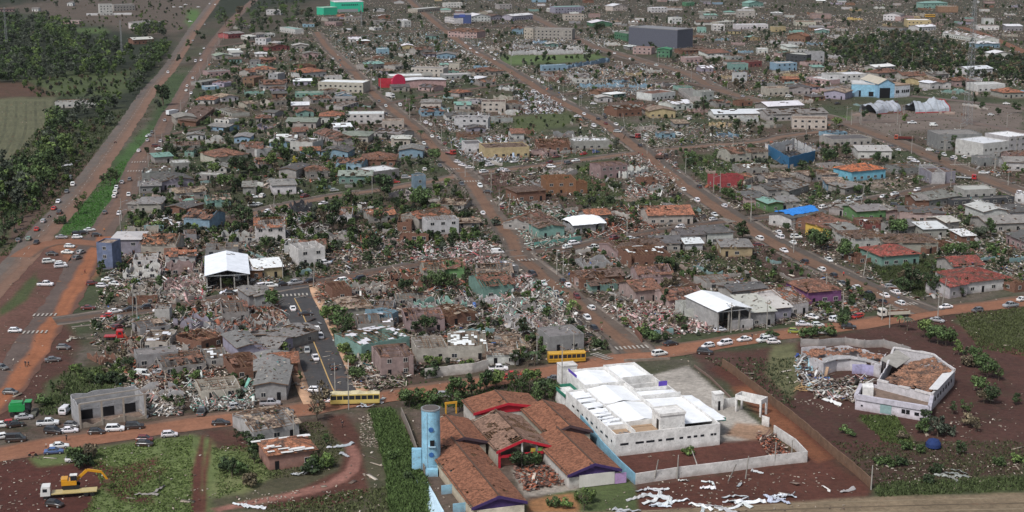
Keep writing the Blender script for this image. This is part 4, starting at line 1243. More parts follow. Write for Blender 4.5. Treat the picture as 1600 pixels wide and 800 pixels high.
w6 = wing("tiled wing with purple gable and white wall beside the light blue wall", (887, 743), 3.3, 11.2, 24, 2.0, PUR, (.55, .53, .5), .85, seed=7)
b = MB(); b.box(2.2, 10.2, -.35, -.2, .15, 2.9); b.build("corrugated_shutter", 'metal', w6, (.58, .56, .52))
b = MB(); b.box(10.3, 12.9, -.35, -.2, .1, 2.4); b.build("mural_panel", 'plain', w6, (.40, .26, .46))
b = MB(); b.box(.6, 10.6, -.4, -.2, .1, 2.6); b.build("wall_panel", 'wall', w1, (.60, .55, .45))
b = MB(); b.box(0, .5, -.3, .1, 0, 4.0); b.box(11.1, 11.6, -.3, .1, 0, 4.0); b.box(.5, 11.1, -.25, .05, 2.3, 2.9); b.build("red_frame", 'plain', w3, RD)
b = MB(); b.box(5.3, 5.65, -.28, .08, 0, 5.6); b.build("column", 'plain', w3, (.6, .58, .55))
b = MB(); b.box(.6, 11, .8, 1.0, .1, 2.2); b.build("inner_wall", 'wall', w3, (.3, .16, .12))
for x in (7.5, 9.2):
    b = MB(); b.box(x, x + 1.1, -.2, -.1, 3.0, 3.8); b.build("play_panel", 'plain', w3, (.45, .3, .05) if x < 8 else (.2, .35, .1))
simple_thing("play_structure", "play frame", "low purple and yellow play frame under the red gable", 838, 712, AN,
    [("base", 'plain', (.12, .05, .25), [(0, 4.5, 0, 1.4, .3, 1.1)]), ("leg", 'plain', (.12, .05, .25), [(0, .3, 0, .3, 0, .3)]), ("leg", 'plain', (.12, .05, .25), [(4.2, 4.5, 0, .3, 0, .3)]), ("panel", 'plain', (.55, .33, .04), [(3.0, 4.2, .2, .35, 1.1, 2.0)])])
simple_thing("yellow_frame", "play frame", "orange-yellow open goal-like frame behind the blue water tower", 696, 648, AN,
    [("post", 'plain', (.55, .28, .03), [(0, .3, 0, .3, 0, 2.6)]), ("post", 'plain', (.55, .28, .03), [(2.6, 2.9, 0, .3, 0, 2.6)]), ("beam", 'plain', (.55, .28, .03), [(-.1, 3.0, 0, .3, 2.6, 3.1)])])
# --- light blue water tower
def tower():
    o = at(674, 736); root = empty("water_tower", (o.x, o.y, 0), 0, "water tower", None, "tall light blue round water tower with two dark blue discs and a dark opening")
    occ_mark(o.x, o.y, 3); c = (.27, .52, .68)
    b = MB(); b.cyl(0, 0, 0, 14.3, 2.05, 2.0, 28); b.build("shaft", 'wall', root, c)
    b = MB(); b.cyl(0, 0, 14.3, 14.55, 2.12, 2.12, 28); b.build("rim", 'plain', root, (.22, .23, .24)); b = MB(); b.cyl(0, 0, 14.55, 14.6, 1.8, 1.8, 24); b.build("tank_lid", 'plain', root, (.10, .085, .08))
    for z in (10.2, 3.9 + .6):
        b = MB(); b.cyl(.15, z, -2.12, -1.9, .55, .55, 16, axis='y'); o2 = b.build("window_disc", 'plain', root, (.03, .10, .28))
    b = MB(); b.box(-.1, .85, -2.15, -1.85, 6.5, 7.8); b.build("opening", 'dark', root)
    b = MB(); b.box(-.5, 1.1, -2.4, -1.9, 6.25, 6.45); b.build("ledge", 'plain', root, (.35, .5, .6))
    b = MB(); b.bar((-.75, -1.98, .3), (-.75, -1.98, 14), .12); b.build("pipe", 'plain', root, (.3, .45, .55))
    b = MB(); b.box(-4.2, -2.1, -.6, .6, 0, 5.2); b.build("side_annex", 'wall', root, c)
    b = MB(); b.box(-1.2, 1.6, -3.4, -2.2, 0, 1.6); b.build("plinth", 'wall', root, c)
tower()
for a, l, W in (((673, 742), "light blue low wall at the foot of the round water tower", 8), ((690, 773), "light blue low wall between two dark sheds, middle of three by the long tiled wing", 8), ((708, 802), "light blue low wall at the bottom edge beside the long tiled wing", 8)):
    simple_thing("garden_wall", "wall", l, a[0], a[1], AN, [("wall", 'wall', (.28, .50, .64), [(0, W, 0, .2, 0, 2.0)])])
def sheet_thing(name, cat, label, pts, z, col, n=6, cr=.4, look=None, seed=1, th=.06, group=None, m='metal'):
    """fallen sheet: quad of ground pixels, crumpled"""
    w_ = [P(*p, z) for p in pts]; c = sum(w_, Vector()) / 4; root = Vector((c.x, c.y, 0)); b = MB(); k = {}
    for i in range(n + 1):
        for j in range(n + 1):
            p = w_[0].lerp(w_[1], i / n).lerp(w_[3].lerp(w_[2], i / n), j / n) - root
            p.z += abs(mn.noise(p * .8 + Vector((seed * 7, 0, 0)))) * cr * 1.6; k[i, j] = p
    d = Vector((0, 0, -th))
    for i in range(n):
        for j in range(n):
            q = [k[i, j], k[i + 1, j], k[i + 1, j + 1], k[i, j + 1]]; b.poly(q); b.poly([p + d for p in q[::-1]])
    e = [(i, 0) for i in range(n)] + [(n, j) for j in range(n)] + [(i, n) for i in range(n, 0, -1)] + [(0, j) for j in range(n, 0, -1)]
    for a, f in zip(e, e[1:] + e[:1]): b.poly([k[f], k[a], k[a] + d, k[f] + d])
    o = b.build(name, m, None, col); o.location = root; tag(o, cat, look, label, group); return o
sheet_thing("fallen_wall_panel", "wall panel", "long pale blue-white panel lying left of the long tiled school wing", [(672,802),(694,800),(664,745),(648,744)], .3, (.50, .66, .76), cr=.2)
def strip_thing(label, look, p, L, wd, an, col, seed, group=None):
    """long torn metal sheet, bent and twisted, lying on the ground"""
    r = random.Random(seed); n = 10; b = MB(); tw = r.uniform(-.5, .5); tw1 = r.uniform(-.8, .8); cu = r.uniform(-.12, .12); x = y = 0; a = 0; pr = None; hump = [max(0, r.uniform(-.5, .5)) for _ in range(n + 1)]; hump[0] *= .3; hump[n] *= .3
    for i in range(n + 1):
        t = i / n; th = tw + tw1 * t + r.uniform(-.1, .1); a += cu + r.uniform(-.12, .12); x += math.cos(a) * L / n; y += math.sin(a) * L / n; w2 = wd / 2 * (1 - .3 * r.random()); nx, ny = -math.sin(a), math.cos(a)
        z = .15 + hump[i] * .8 + abs(math.sin(th)) * w2; row = []
        for k in range(5): s_ = (k / 2 - 1) * w2; row.append(Vector((x + nx * s_ * math.cos(th), y + ny * s_ * math.cos(th), max(.03, z + s_ * math.sin(th) + (.10 if k % 2 else 0)))))
        if pr:
            for k in range(4): q = [pr[k], row[k], row[k + 1], pr[k + 1]]; b.poly(q); b.poly([v - Vector((0, 0, .04)) for v in q[::-1]])
        pr = row
    o = b.build("fallen_roof_sheet", 'metal', None, col); o.location = p; o.rotation_euler.z = an; tag(o, "roof sheet", look, label, group); return o
# --- curved courtyard building, lower right
def poly_wall(mb, pts, z0, z1, t=.25, jag=0, close=True, skip=(), keep=1):
    n = len(pts)
    for i in range(n if close else n - 1):
        if i in skip: continue
        mb.wallline(pts[i], pts[(i + 1) % n], z0, z1, t, 0, jag, 1.5, keep)
def poly_roof(mb, fr, pts, z, cell, kp, r, tilt=(0, 0), jt=.12):
    xs = [p[0] for p in pts]; ys = [p[1] for p in pts]; A = np.array([(p[0], p[1]) for p in pts]); off = Vector((r.random() * 50, r.random() * 50, 0))
    nx, ny = int((max(xs) - min(xs)) / cell) + 1, int((max(ys) - min(ys)) / cell) + 1; x0, y0 = min(xs), min(ys)
    ok = {}
    for i in range(nx):
        for j in range(ny):
            x, y = x0 + (i + .5) * cell, y0 + (j + .5) * cell
            if not pip(np.array([x]), np.array([y]), [tuple(a) for a in A])[0]: continue
            if mn.noise(Vector((x * .25, y * .25, 0)) + off) * .7 + r.uniform(-.22, .22) < (kp - .5) * 1.1: ok[i, j] = 1
    def v(i, j):
        x, y = x0 + i * cell, y0 + j * cell; return Vector((x, y, z + (x - x0) * tilt[0] + (y - y0) * tilt[1] + mn.noise(Vector((x, y, 3))) * jt))
    for (i, j) in ok:
        a = [v(i, j), v(i + 1, j), v(i + 1, j + 1), v(i, j + 1)]; mb.poly(a)
        for k, (di, dj) in enumerate(((0, -1), (1, 0), (0, 1), (-1, 0))):
            if (i + di, j + dj) not in ok: p, q = a[k], a[(k + 1) % 4]; mb.poly([q, p, p - Vector((0, 0, .12)), q - Vector((0, 0, .12))])
def Z4(zx, zy, z=0): return P(1210 + zx / 4.707, 500 + zy / 4.707, z)
def court():
    o = Z4(760, 470); o.z = 0; root = empty("courtyard_building", (o.x, o.y, 0), 0, "building", None, "large curved white building round a rubble courtyard with stripped brown tile roofs"); r = random.Random(9)
    L = lambda *q: [(lambda p: (p.x - o.x, p.y - o.y))(Z4(x, y, z)) for x, y, z in q]
    wc = (.52, .50, .52)
    A = L((760,440,4.2),(1160,545,4.2),(1325,365,4.2),(1170,250,4.2),(880,200,4.2),(830,330,4.2))         # right wing, tops
    for f in (A,):
        c = Vector((sum(p[0] for p in f) / len(f) + o.x, sum(p[1] for p in f) / len(f) + o.y, 0)); occ_mark(c.x, c.y, 22)
    b = MB(); poly_wall(b, A, 0, 4.3, .3, .7); b.build("wall", 'wall', root, wc)
    pr = MB(); poly_wall(pr, A, 3.9, 4.5, .55, .35, skip=(5,), keep=.8); pr.build("parapet_cap", 'plain', root, (.50, .48, .48))
    rf = MB(); fr = MB(); A2 = L((800,440,4.),(1150,530,4.),(1310,360,4.),(1170,265,4.),(1000,300,4.),(880,380,4.))
    poly_roof(rf, fr, A2, 3.7, .6, .74, r, (0, .0), .5); rf.build("roof", 'tile', root, (.23, .12, .075))
    q = L((780,300,4.),(900,225,4.),(1000,290,4.),(900,360,4.)); sl = MB(); sl.poly([(x, y, 4.35) for x, y in q]); sl.poly([(x, y, 4.2) for x, y in q[::-1]])
    for i in range(4): a, c = q[i], q[(i + 1) % 4]; sl.poly([(*c, 4.35), (*a, 4.35), (*a, 4.2), (*c, 4.2)])
    sl.build("concrete_roof_slab", 'concrete', root)
    q = L((1135,515,4.6),(1200,520,4.6),(1320,390,4.6),(1235,400,4.6)); ms = MB(); ms.hexa([(x, y, 4.8) for x, y in q] + [(x, y, 4.9) for x, y in q]); ms.build("white_roof_sheet", 'metal', root, (.6, .6, .6))
    # front annex
    F = L((600,560,3.4),(1140,650,3.4),(1160,560,3.4),(740,455,3.4),(640,480,3.4)); b = MB(); poly_wall(b, F, 0, 2.7, .25); b.build("front_wall", 'wall', root, (.58, .55, .60))
    b = MB(); poly_wall(b, F, 2.7, 3.9, .9, skip=(2, 3)); b.build("front_fascia", 'wall', root, (.50, .48, .54))
    b = MB(); b.poly([(x, y, 1.9) for x, y in F]); b.build("annex_slab", 'floor', root)
    for k, (u, wd_, ht_, m_) in enumerate(((.09, .5, .5, 'dark'), (.42, 2.8, 2.2, None), (.66, .9, 1.3, 'dark'), (.72, .9, 1.3, 'dark'), (.84, 1.1, 1.0, 'dark'))):
        a, c = Vector(F[0]), Vector(F[1]); p = a.lerp(c, u); an = math.atan2((c - a).y, (c - a).x); b = MB(); b.box(-wd_ / 2, wd_ / 2, -.2, -.13, .3 if m_ is None else 1.1, .3 + ht_ if m_ is None else 1.1 + ht_ * .8)
        o2 = b.build("window" if m_ else "door", m_ or 'plain', root, (.22, .32, .32)); o2.location = (p.x, p.y, 0); o2.rotation_euler.z = an
    a, c = Vector(A[1]), Vector(A[2]); an = math.atan2((c - a).y, (c - a).x)
    for i in range(7):
        p = a.lerp(c, .12 + i * .12); b = MB(); b.box(-.5, .5, -.24, -.16, 1.8, 2.7); o2 = b.build("window", 'dark', root); o2.location = (p.x, p.y, 0); o2.rotation_euler.z = an
    b = MB(); p = L((645,470,4.2),(725,465,4.2),(730,500,4.2),(650,500,4.2)); b.hexa([(x, y, 1.9) for x, y in (p[3], p[2], p[1], p[0])] + [(x, y, 4.3) for x, y in (p[3], p[2], p[1], p[0])]); b.build("stair_box", 'wall', root, CW)
    # left wing, an arc
    G = L((360,300,4),(460,268,4),(560,265,4),(680,285,4),(780,320,4),(790,275,4),(820,240,4),(700,210,4),(540,180,4),(380,180,4),(200,195,4),(260,250,4))
    b = MB(); poly_wall(b, G, 0, 3.8, .25, .9, skip=(10,), keep=.93); b.build("left_wing_wall", 'wall', root, wc)
    rf = MB(); poly_roof(rf, fr, G, 3.2, .6, .56, r, (0, 0), .6); rf.build("left_wing_roof", 'tile', root, (.25, .12, .075))
    can = MB(); K = L((360,320,3.4),(460,290,3.4),(560,285,3.4),(680,305,3.4),(790,335,3.4)); K0 = L((350,270,4),(460,245,4),(560,250,4),(690,275,4),(790,305,4))
    for i in range(4): can.hexa([(*K[i], 3.3), (*K[i + 1], 3.3), (*K0[i + 1], 3.4), (*K0[i], 3.4), (*K[i], 3.5), (*K[i + 1], 3.5), (*K0[i + 1], 3.6), (*K0[i], 3.6)])
    can.build("canopy", 'fibre', root, (.36, .35, .35))
    mu = MB(); K = L((570,395,0),(640,395,0),(760,418,0)); 
    for i in range(2): mu.wallline(K[i], K[i + 1], 0, 2.8, .12, 0, .3, 1)
    mu.build("mural_wall", 'wall', root, (.40, .38, .58))
    ft = MB(); ft.poly([(x, y, .1) for x, y in G[::-1][::-1]]); ft.build("floor_slab", 'floor', root)
    wl = [(1210 + x / 4.707, 500 + y / 4.707) for x, y in ((195,195),(320,200),(520,185),(660,205),(800,200),(940,240),(1000,262))]
    wall_thing("boundary_wall", "grey perimeter wall curving behind the courtyard building", wl, 0, 2.3, (.32, .30, .29), jag=.15, posts=8)
court()
# collapsed timber frame and sheets in the court
def timber_heap(px, py, n, s, label, col=(.42, .28, .14)):
    o = at(px, py); b = MB(); r = random.Random(int(px))
    for _ in range(n):
        a = Vector((r.uniform(-s, s), r.uniform(-s * .6, s * .6), r.uniform(0, .8))); d = Vector((r.uniform(-1, 1), r.uniform(-1, 1), r.uniform(-.25, .35))) * s * .6; b.bar(a, a + d, .14, .14)
    q = b.build("timber_heap", 'plain', None, col); q.location = o; tag(q, "timber pile", None, label)
timber_heap(1262, 608, 34, 3.6, "heap of pale yellow roof timbers left of the courtyard building")
# --- white barn (upper left centre), white hangar, blue tarp etc.
def barn(label, pts, h, hb, roofc, wallc, W=None, D=15, kind='shed', open_front=True, back=True):
    a, b_ = P(*pts[0]), P(*pts[1]); c, an, W = edge_frame(a, b_, D); root = empty("open_hall", (c.x, c.y, 0), an, "hall", None, label); occ_rect(c, an, W, D); x, y = W / 2, D / 2; r = random.Random(4)
    for px_ in np.linspace(-x + .2, x - .2, 4):
        for py_ in (-y + .2, 0, y - .2): m = MB(); m.box(px_ - .18, px_ + .18, py_ - .18, py_ + .18, 0, h); m.build("column", 'concrete', root)
    w_ = MB(); w_.wallline((-x, y), (x, y), 0, hb if back else 1, .2); w_.wallline((-x, -y), (-x, y), 0, h, .2) if kind != 'skel' else None; w_.wallline((x, -y), (x, y), 0, h * .5, .2); w_.build("wall", 'wall', root, wallc)
    rf = MB(); H_ = h + .12 * W
    if kind == 'shed':
        slope(rf, (-x - .5, y + .6, h), (-x - .5, -y - .6, h), (0, -y - .6, H_), (0, y + .6, H_), 1.5, 1, .05, r); slope(rf, (x + .5, -y - .6, h), (x + .5, y + .6, h), (0, y + .6, H_), (0, -y - .6, H_), 1.5, .93, .05, r)
        rf.build("roof", 'metal', root, roofc)
        t = MB()
        for yy in (-y - .3, y + .3): t.bar((-x, yy, h - .2), (x, yy, h - .2), .15, .25); t.bar((-x, yy, h - .1), (0, yy, H_ - .2), .12, .2); t.bar((x, yy, h - .1), (0, yy, H_ - .2), .12, .2)
        t.build("truss", 'steel', root)
    f = MB(); f.box(-x, x, -y, y, 0, .1); f.build("floor_slab", 'floor', root)
    return root
barn("open hall with big clean white metal roof left of the crossroads", [(323,455),(389,452)], 5.2, 5, (.74, .77, .82), (.28, .27, .26), D=28)
hg = barn("hall with shiny white roof and open front above a grey box, right of centre", [(1121,520),(1172,514)], 6.4, 6, (.74, .76, .78), (.36, .355, .35), D=19)
simple_thing("grey_annex", "outbuilding", "small grey rendered box in front of the white-roofed hall by the dirt road", 1143, 516, R(8), [("wall", 'wall', (.33, .32, .32), [(0, 6.4, 0, 3, 0, 2.9)]), ("window", 'dark', None, [(2, 2.5, -.05, 0, .6, 1.5)]), ("window", 'dark', None, [(3.2, 3.7, -.05, 0, .6, 1.5)])])
# --- roofless concrete store on the lower left road
def frame_store():
    a, b_ = P(*T(0, 3, 505, 278)), P(*T(0, 3, 912, 215)); c, an, W = edge_frame(a, b_, 9); root = empty("roofless_store", (c.x, c.y, 0), an, "ruined store", None, "roofless grey concrete store with three open bays on the lower left road"); occ_rect(c, an, W, 9)
    x, y = W / 2, 4.5; g = (.25, .24, .23)
    w_ = MB(); w_.wallline((-x, y), (x, y), 0, 6, .25, 0, .5, 1.2); w_.wallline((-x, -y), (-x, y), 0, 5.6, .25, 0, .6, 1.2); w_.wallline((x, -y), (x, y), 0, 5.8, .25, 0, .3, 1.2); w_.wallline((-x, 1.2), (x, 1.2), 0, 3, .2, 0, .4, 1.2); w_.build("wall", 'wall', root, (.34, .34, .35))
    for i in range(4): px_ = -x + i * W / 3; m = MB(); m.box(px_ - .2, px_ + .2, -y - .2, -y + .2, 0, 6); m.build("column", 'plain', root, (.30, .26, .22))
    m = MB(); m.bar((-x, -y, 6), (x, -y, 6.1), .3, .35); m.bar((-x, 0, 6), (x, 0, 6.1), .25, .3); m.build("beam", 'plain', root, (.30, .27, .24))
    m = MB(); m.wallline((-x, -y + .05), (x, -y + .05), 0, 1.5, .2, 0, 1.1, 1.4); m.build("front_wall", 'plain', root, (.25, .21, .17))
    m = MB(); m.box(-x, x, -y, y, 0, .1); m.build("floor_slab", 'floor', root)
    for i in range(3): m = MB(); px_ = -x + (i + .5) * W / 3; m.box(px_ - 1.6, px_ + 1.6, 1.05, 1.09, .3, 2.6); m.build("doorway", 'dark', root)
frame_store()
# --- pink house with half orange, half white roof
def pink_house():
    a, b_ = P(421, 736), P(493, 726); c, an, W = edge_frame(a, b_, 9.5)
    house(W, 9.5, 3.7, 'h', 'o', 'p', .06, c, an, label="small dusty pink house with orange tiles edged in white underlay on the lower left grass", wcol=(.30, .17, .14))
    r = random.Random(3); b = MB(); x, y = W / 2 + .5, 5.25
    root = THINGS[-1][0]
    for i in range(26):
        u = r.uniform(-x, x * .95); s = r.choice((-1, -1, -1, 1)); v = r.uniform(.0, .75) if r.random() < .55 else r.uniform(0, .2); yy = s * y * (1 - v); z = 3.78 + (y - abs(yy)) * .34
        w2, d2 = r.uniform(.5, 1.5), r.uniform(.3, .7)
        b.hexa([(u - w2, yy - d2, z - d2 * .33 * -s * -1), (u + w2, yy - d2, z - d2 * .33 * -s * -1), (u + w2, yy + d2, z + d2 * .33 * -s), (u - w2, yy + d2, z + d2 * .33 * -s)] + [(u - w2, yy - d2, z + .06 - d2 * .33 * -s * -1 * 1), (u + w2, yy - d2, z + .06 - d2 * .33 * -s * -1), (u + w2, yy + d2, z + .06 + d2 * .33 * -s), (u - w2, yy + d2, z + .06 + d2 * .33 * -s)])
    b.build("roof_underlay", 'plain', root, (.62, .61, .60))
pink_house()
# --- blue steel shop ruin, charcoal slab, red shop, hangars
def three(a, b_, c_, h): return [P(*a), P(*b_), P(*c_)]
def corner_ruin():
    p = [P(1200, 243), P(1232, 263), P(1273, 252)]; q = p[0] + (p[2] - p[1]); o = p[1]; root = empty("corner_ruin", (o.x, o.y, 0), 0, "ruined store", None, "roofless shop ruin with dark blue metal walls on its street corner"); occ_mark(((p[0] + p[2]) / 2).x, ((p[0] + p[2]) / 2).y, 11)
    L = [((v - o).x, (v - o).y) for v in (p[0], p[1], p[2], q)]; b = MB(); poly_wall(b, L, 0, 5.4, .2, .3, skip=(2, 3)); b.build("wall", 'metal', root, (.035, .13, .25))
    b = MB(); poly_wall(b, L, 0, 5.8, .2, .8, skip=(0, 1), keep=.9); b.build("rear_wall", 'wall', root, (.5, .5, .5))
    b = MB(); r = random.Random(2)
    for _ in range(40):
        u, v = r.random(), r.random(); s = Vector(L[1]) + (Vector(L[0]) - Vector(L[1])) * u + (Vector(L[2]) - Vector(L[1])) * v; b.bar((s.x, s.y, r.uniform(.5, 4)), (s.x + r.uniform(-4, 4), s.y + r.uniform(-4, 4), r.uniform(.5, 5)), .3, .1)
    b.build("bent_steel", 'plain', root, (.1, .11, .13))
    b = MB(); b.poly([(x, y, .1) for x, y in L][::-1][::-1]); b.build("floor_slab", 'dark', root)
corner_ruin()
def big(label, name, a, b_, D, h, col, m='plain', cat="building", roof=(.2, .2, .21), wins=None, pitch=0, wm=None, sh=.6):
    A_, B_ = P(*a), P(*b_); c, an, W = edge_frame(A_, B_, D); root = empty(name, (c.x, c.y, 0), an, cat, None, label); occ_rect(c, an, W, D); x, y = W / 2, D / 2
    b = MB(); b.box(-x, x, -y, y, 0, h); b.build("wall", m, root, col)
    rf = MB(); r = random.Random(1)
    if pitch == 0: lathe_box(rf, -x - .1, x + .1, -y - .1, y + .1, h, h + .7, .3); rf.box(-x, x, -y, y, h, h + .1)
    else:
        slope(rf, (-x - sh, y + sh, h), (-x - sh, -y - sh, h), (0, -y - sh, h + pitch), (0, y + sh, h + pitch), 2.5, 1, 0, r); slope(rf, (x + sh, -y - sh, h), (x + sh, y + sh, h), (0, y + sh, h + pitch), (0, -y - sh, h + pitch), 2.5, 1, 0, r)
        gb = MB(); gb.hexa([(-x, -y, h), (x, -y, h), (x, y, h), (-x, y, h), (-.1, -y, h + pitch - .15), (.1, -y, h + pitch - .15), (.1, y, h + pitch - .15), (-.1, y, h + pitch - .15)]); gb.build("gable", m, root, col)
    rf.build("roof", 'metal', root, roof)
    for (u, z, wd_, ht_) in (wins or ()): w_ = MB(); w_.box(-x + u * W - wd_ / 2, -x + u * W + wd_ / 2, -y - .12, -y - .003, z, z + ht_); w_.build("window", 'dark', root)
    return root, W, D
big("huge windowless charcoal slab building at the top centre", "slab_building", (982, 70), (1058, 76), 22, 15.5, (.085, .09, .115))
gb_, W_, D_ = big("emerald green supermarket-like block at the top left of the town", "green_building", (524, 19.5), (568, 18.5), 26, 11.5, (.03, .42, .26), roof=(.6, .6, .6))
b = MB()
for i in range(9): x = -9 + i * 2.2; b.box(x, x + 1.5, -D_ / 2 - .15, -D_ / 2 - .003, 7.4 + (i % 3) * .1, 9.2)
b.build("sign_lettering", 'plain', gb_, (.02, .10, .09)); b = MB(); b.box(-14, 10, -D_ / 2 - .2, -D_ / 2 - .003, .3, 3.6); b.build("shop_front", 'plain', gb_, (.25, .25, .26))
big("lower emerald green block joined left of the sign-bearing green building", "green_building", (506, 24), (527, 23), 16, 8, (.03, .36, .22), roof=(.3, .5, .4))
sb, W_, D_ = big("dark blue shop front with a blue sign among pale buildings, upper centre", "shop", (709, 37), (736, 37), 14, 9, (.05, .07, .17), roof=(.3, .3, .34))
b = MB(); b.box(-3, 3, -D_ / 2 - .3, -D_ / 2 - .01, 7, 9.6); b.build("sign_board", 'plain', sb, (.06, .09, .30))
bh, W_, D_ = big("light blue arched hangar with a wide dark doorway by the plaza", "hangar", (1372, 153.5), (1397, 153), 30, 9, (.25, .44, .60), roof=(.42, .38, .31), pitch=3.2, m='wall', wins=((.4, 0, 7, 6.5),))
big("white annex with a row of windows joined right of the light blue hangar", "hangar_annex", (1398, 153), (1421, 151), 24, 7.5, (.56, .58, .62), m='wall', roof=(.3, .22, .17), wins=[(u, 3, 1.2, 1.8) for u in (.1, .22, .5, .64, .78, .9)])
big("light blue flat side hall with broken front left of the light blue hangar", "hangar_annex", (1330, 151), (1371, 152), 18, 8, (.25, .46, .60), m='wall', roof=(.5, .5, .5), wins=[(.3, .2, 2, 4), (.75, .5, 3, 3)])
rs, W_, D_ = big("bright red walled shop with long white roof above the central street", "shop", (617, 139), (697, 136), 13, 5, (.46, .30, .29), m='wall', roof=(.62, .63, .65), pitch=1.0)
b = MB(); b.cyl(0, 0, 0, 1.0, 5.2, 5.2, 20, axis='y'); o_ = b.build("round_sign", 'plain', rs, (.50, .03, .08)); o_.location = (-W_ / 2 + 1.5, -D_ / 2 - 5.5, 5.2); o_.rotation_euler.z = .3
b = MB(); b.box(-W_ / 2 - 9, -W_ / 2, -3, -2.5, 0, 6.5); o_ = b.build("side_wall", 'wall', rs, (.42, .03, .05)); o_.rotation_euler.z = -.2
# wrecked silver vaults by the plaza
def vault(label, a, b_, D, h, col, seed, sag, ends=(1, 1)):
    A_, B_ = P(*a), P(*b_); c, an, W = edge_frame(A_, B_, D); root = empty("wrecked_vault", (c.x, c.y, 0), an, "wrecked hangar", None, label); occ_rect(c, an, W, D); b = MB(); n, k = 16, 10; v = {}
    for i in range(n + 1):
        for j in range(k + 1):
            t = j / k * math.pi; x = -W / 2 + W * i / n; y = -math.cos(t) * D / 2; z = math.sin(t) ** .8 * h
            nz = mn.noise(Vector((x * .12 + seed, y * .12, 1))) + .5 * mn.noise(Vector((x * .4 + seed, y * .3, 1)))
            v[i, j] = Vector((x + nz * .8, y + nz * .9, max(.05, z * (1 + sag * nz))))
    for i in range(n):
        for j in range(k):
            q = [v[i, j], v[i + 1, j], v[i + 1, j + 1], v[i, j + 1]]; b.poly(q); b.poly([p * .985 for p in q[::-1]])
    b.build("metal_skin", 'metal', root, col)
    for e, on in ((0, ends[0]), (n, ends[1])):
        g = MB()
        for j in range(k) if on else range(0): g.poly([v[e, j], v[e, j + 1], Vector((v[e, j + 1].x, v[e, j + 1].y, 0)), Vector((v[e, j].x, v[e, j].y, 0))]); g.bar(v[e, j], v[e, j + 1], .5, .5)
        g.build("end_frame", 'plain', root, (.28, .03, .03))
    for i in range(2, n, 3):
        g = MB()
        for j in range(k): g.bar(v[i, j] * 1.01, v[i, j + 1] * 1.01, .3, .3)
        g.build("rib", 'steel', root)
    g = MB(); g.box(-W / 2, W / 2, -D / 2 - .6, -D / 2 - .3, 0, .7, jt=.5); g.build("side_strip", 'plain', root, (.28, .04, .04))
vault("crumpled silver hangar vault with torn red ends, left one on the plaza", (1369, 179), (1408, 175), 14, 5.6, (.30, .32, .36), 3, .75, (0, 0))
vault("crumpled silver hangar vault with torn red ends, right one on the plaza", (1430, 177), (1484, 175), 15, 6.0, (.33, .36, .40), 11, .7, (0, 1))
# white tarpaulin house, blue tarpaulin roof
def tarp_house():
    a, b_ = P(896, 366), P(944, 362); c, an, W = edge_frame(a, b_, 10); root = house(W, 10, 3.4, 'r', 'g', 'g', .9, c, an, label="small house covered by a bulging white tarpaulin, centre right")
    b = MB(); n = 14; v = {}
    for i in range(n + 1):
        for j in range(n + 1):
            u, w_ = i / n * 2 - 1, j / n * 2 - 1; z = 3.5 + 2.3 * (1 - abs(w_) ** 2.2) * (1 - abs(u) ** 4 * .6) + mn.noise(Vector((u * 4, w_ * 4, 0))) * .3
            v[i, j] = Vector((u * (W / 2 + .7) + mn.noise(Vector((w_ * 3, 0, 1))) * .5, w_ * 5.8, z))
    for i in range(n):
        for j in range(n): q = [v[i, j], v[i + 1, j], v[i + 1, j + 1], v[i, j + 1]]; b.poly(q); b.poly([p - Vector((0, 0, .05)) for p in q[::-1]])
    b.build("tarpaulin", 'plain', root, (.74, .76, .78), True)
    a, b_ = P(1236, 358), P(1290, 347); c, an, W = edge_frame(a, b_, 11); root = house(W, 11, 4.2, 'g', 'd', 'w', .1, c, an, label="white house whose roof is wrapped in a bright blue tarpaulin")
    b = MB(); v = {}
    for i in range(n + 1):
        for j in range(n + 1):
            u, w_ = i / n * 2 - 1, j / n * 2 - 1; z = 4.5 + .27 * .8 * 5.5 * (1 - abs(w_)) + abs(mn.noise(Vector((u * 5, w_ * 5, 0)))) * .9 + .15
            v[i, j] = Vector((u * (W / 2 - .8) * (1 - .2 * w_ * w_) + mn.noise(Vector((w_ * 3, 5, 1))) * 1.4, w_ * 4.6 + .5 + mn.noise(Vector((u * 3, 2, 1))) * 1.2, z))
    for i in range(n):
        for j in range(n): q = [v[i, j], v[i + 1, j], v[i + 1, j + 1], v[i, j + 1]]; b.poly(q); b.poly([p - Vector((0, 0, .05)) for p in q[::-1]])
    b.build("tarpaulin", 'plain', root, (.03, .19, .55), True)
tarp_house()
a, b_ = P(1317, 279), P(1385, 280); c, an, W = edge_frame(P(1330, 284), P(1383, 279), 13)
house(W, 13, 4.6, 'h', 'o', 'b', 0, c, an, label="intact light blue house with bright orange hipped tile roof", rcol=(.36, .12, .055), wcol=(.16, .40, .52))
a, b_ = P(153, 420), P(177, 421); c, an, W = edge_frame(a, b_, 7)
house(W, 7, 9.2, 'f', 't', 'l', 0, c, an, label="narrow tall blue-grey block with tan flat roof by the red-earth junction", wcol=(.13, .16, .25), name="flat_roofed_building")
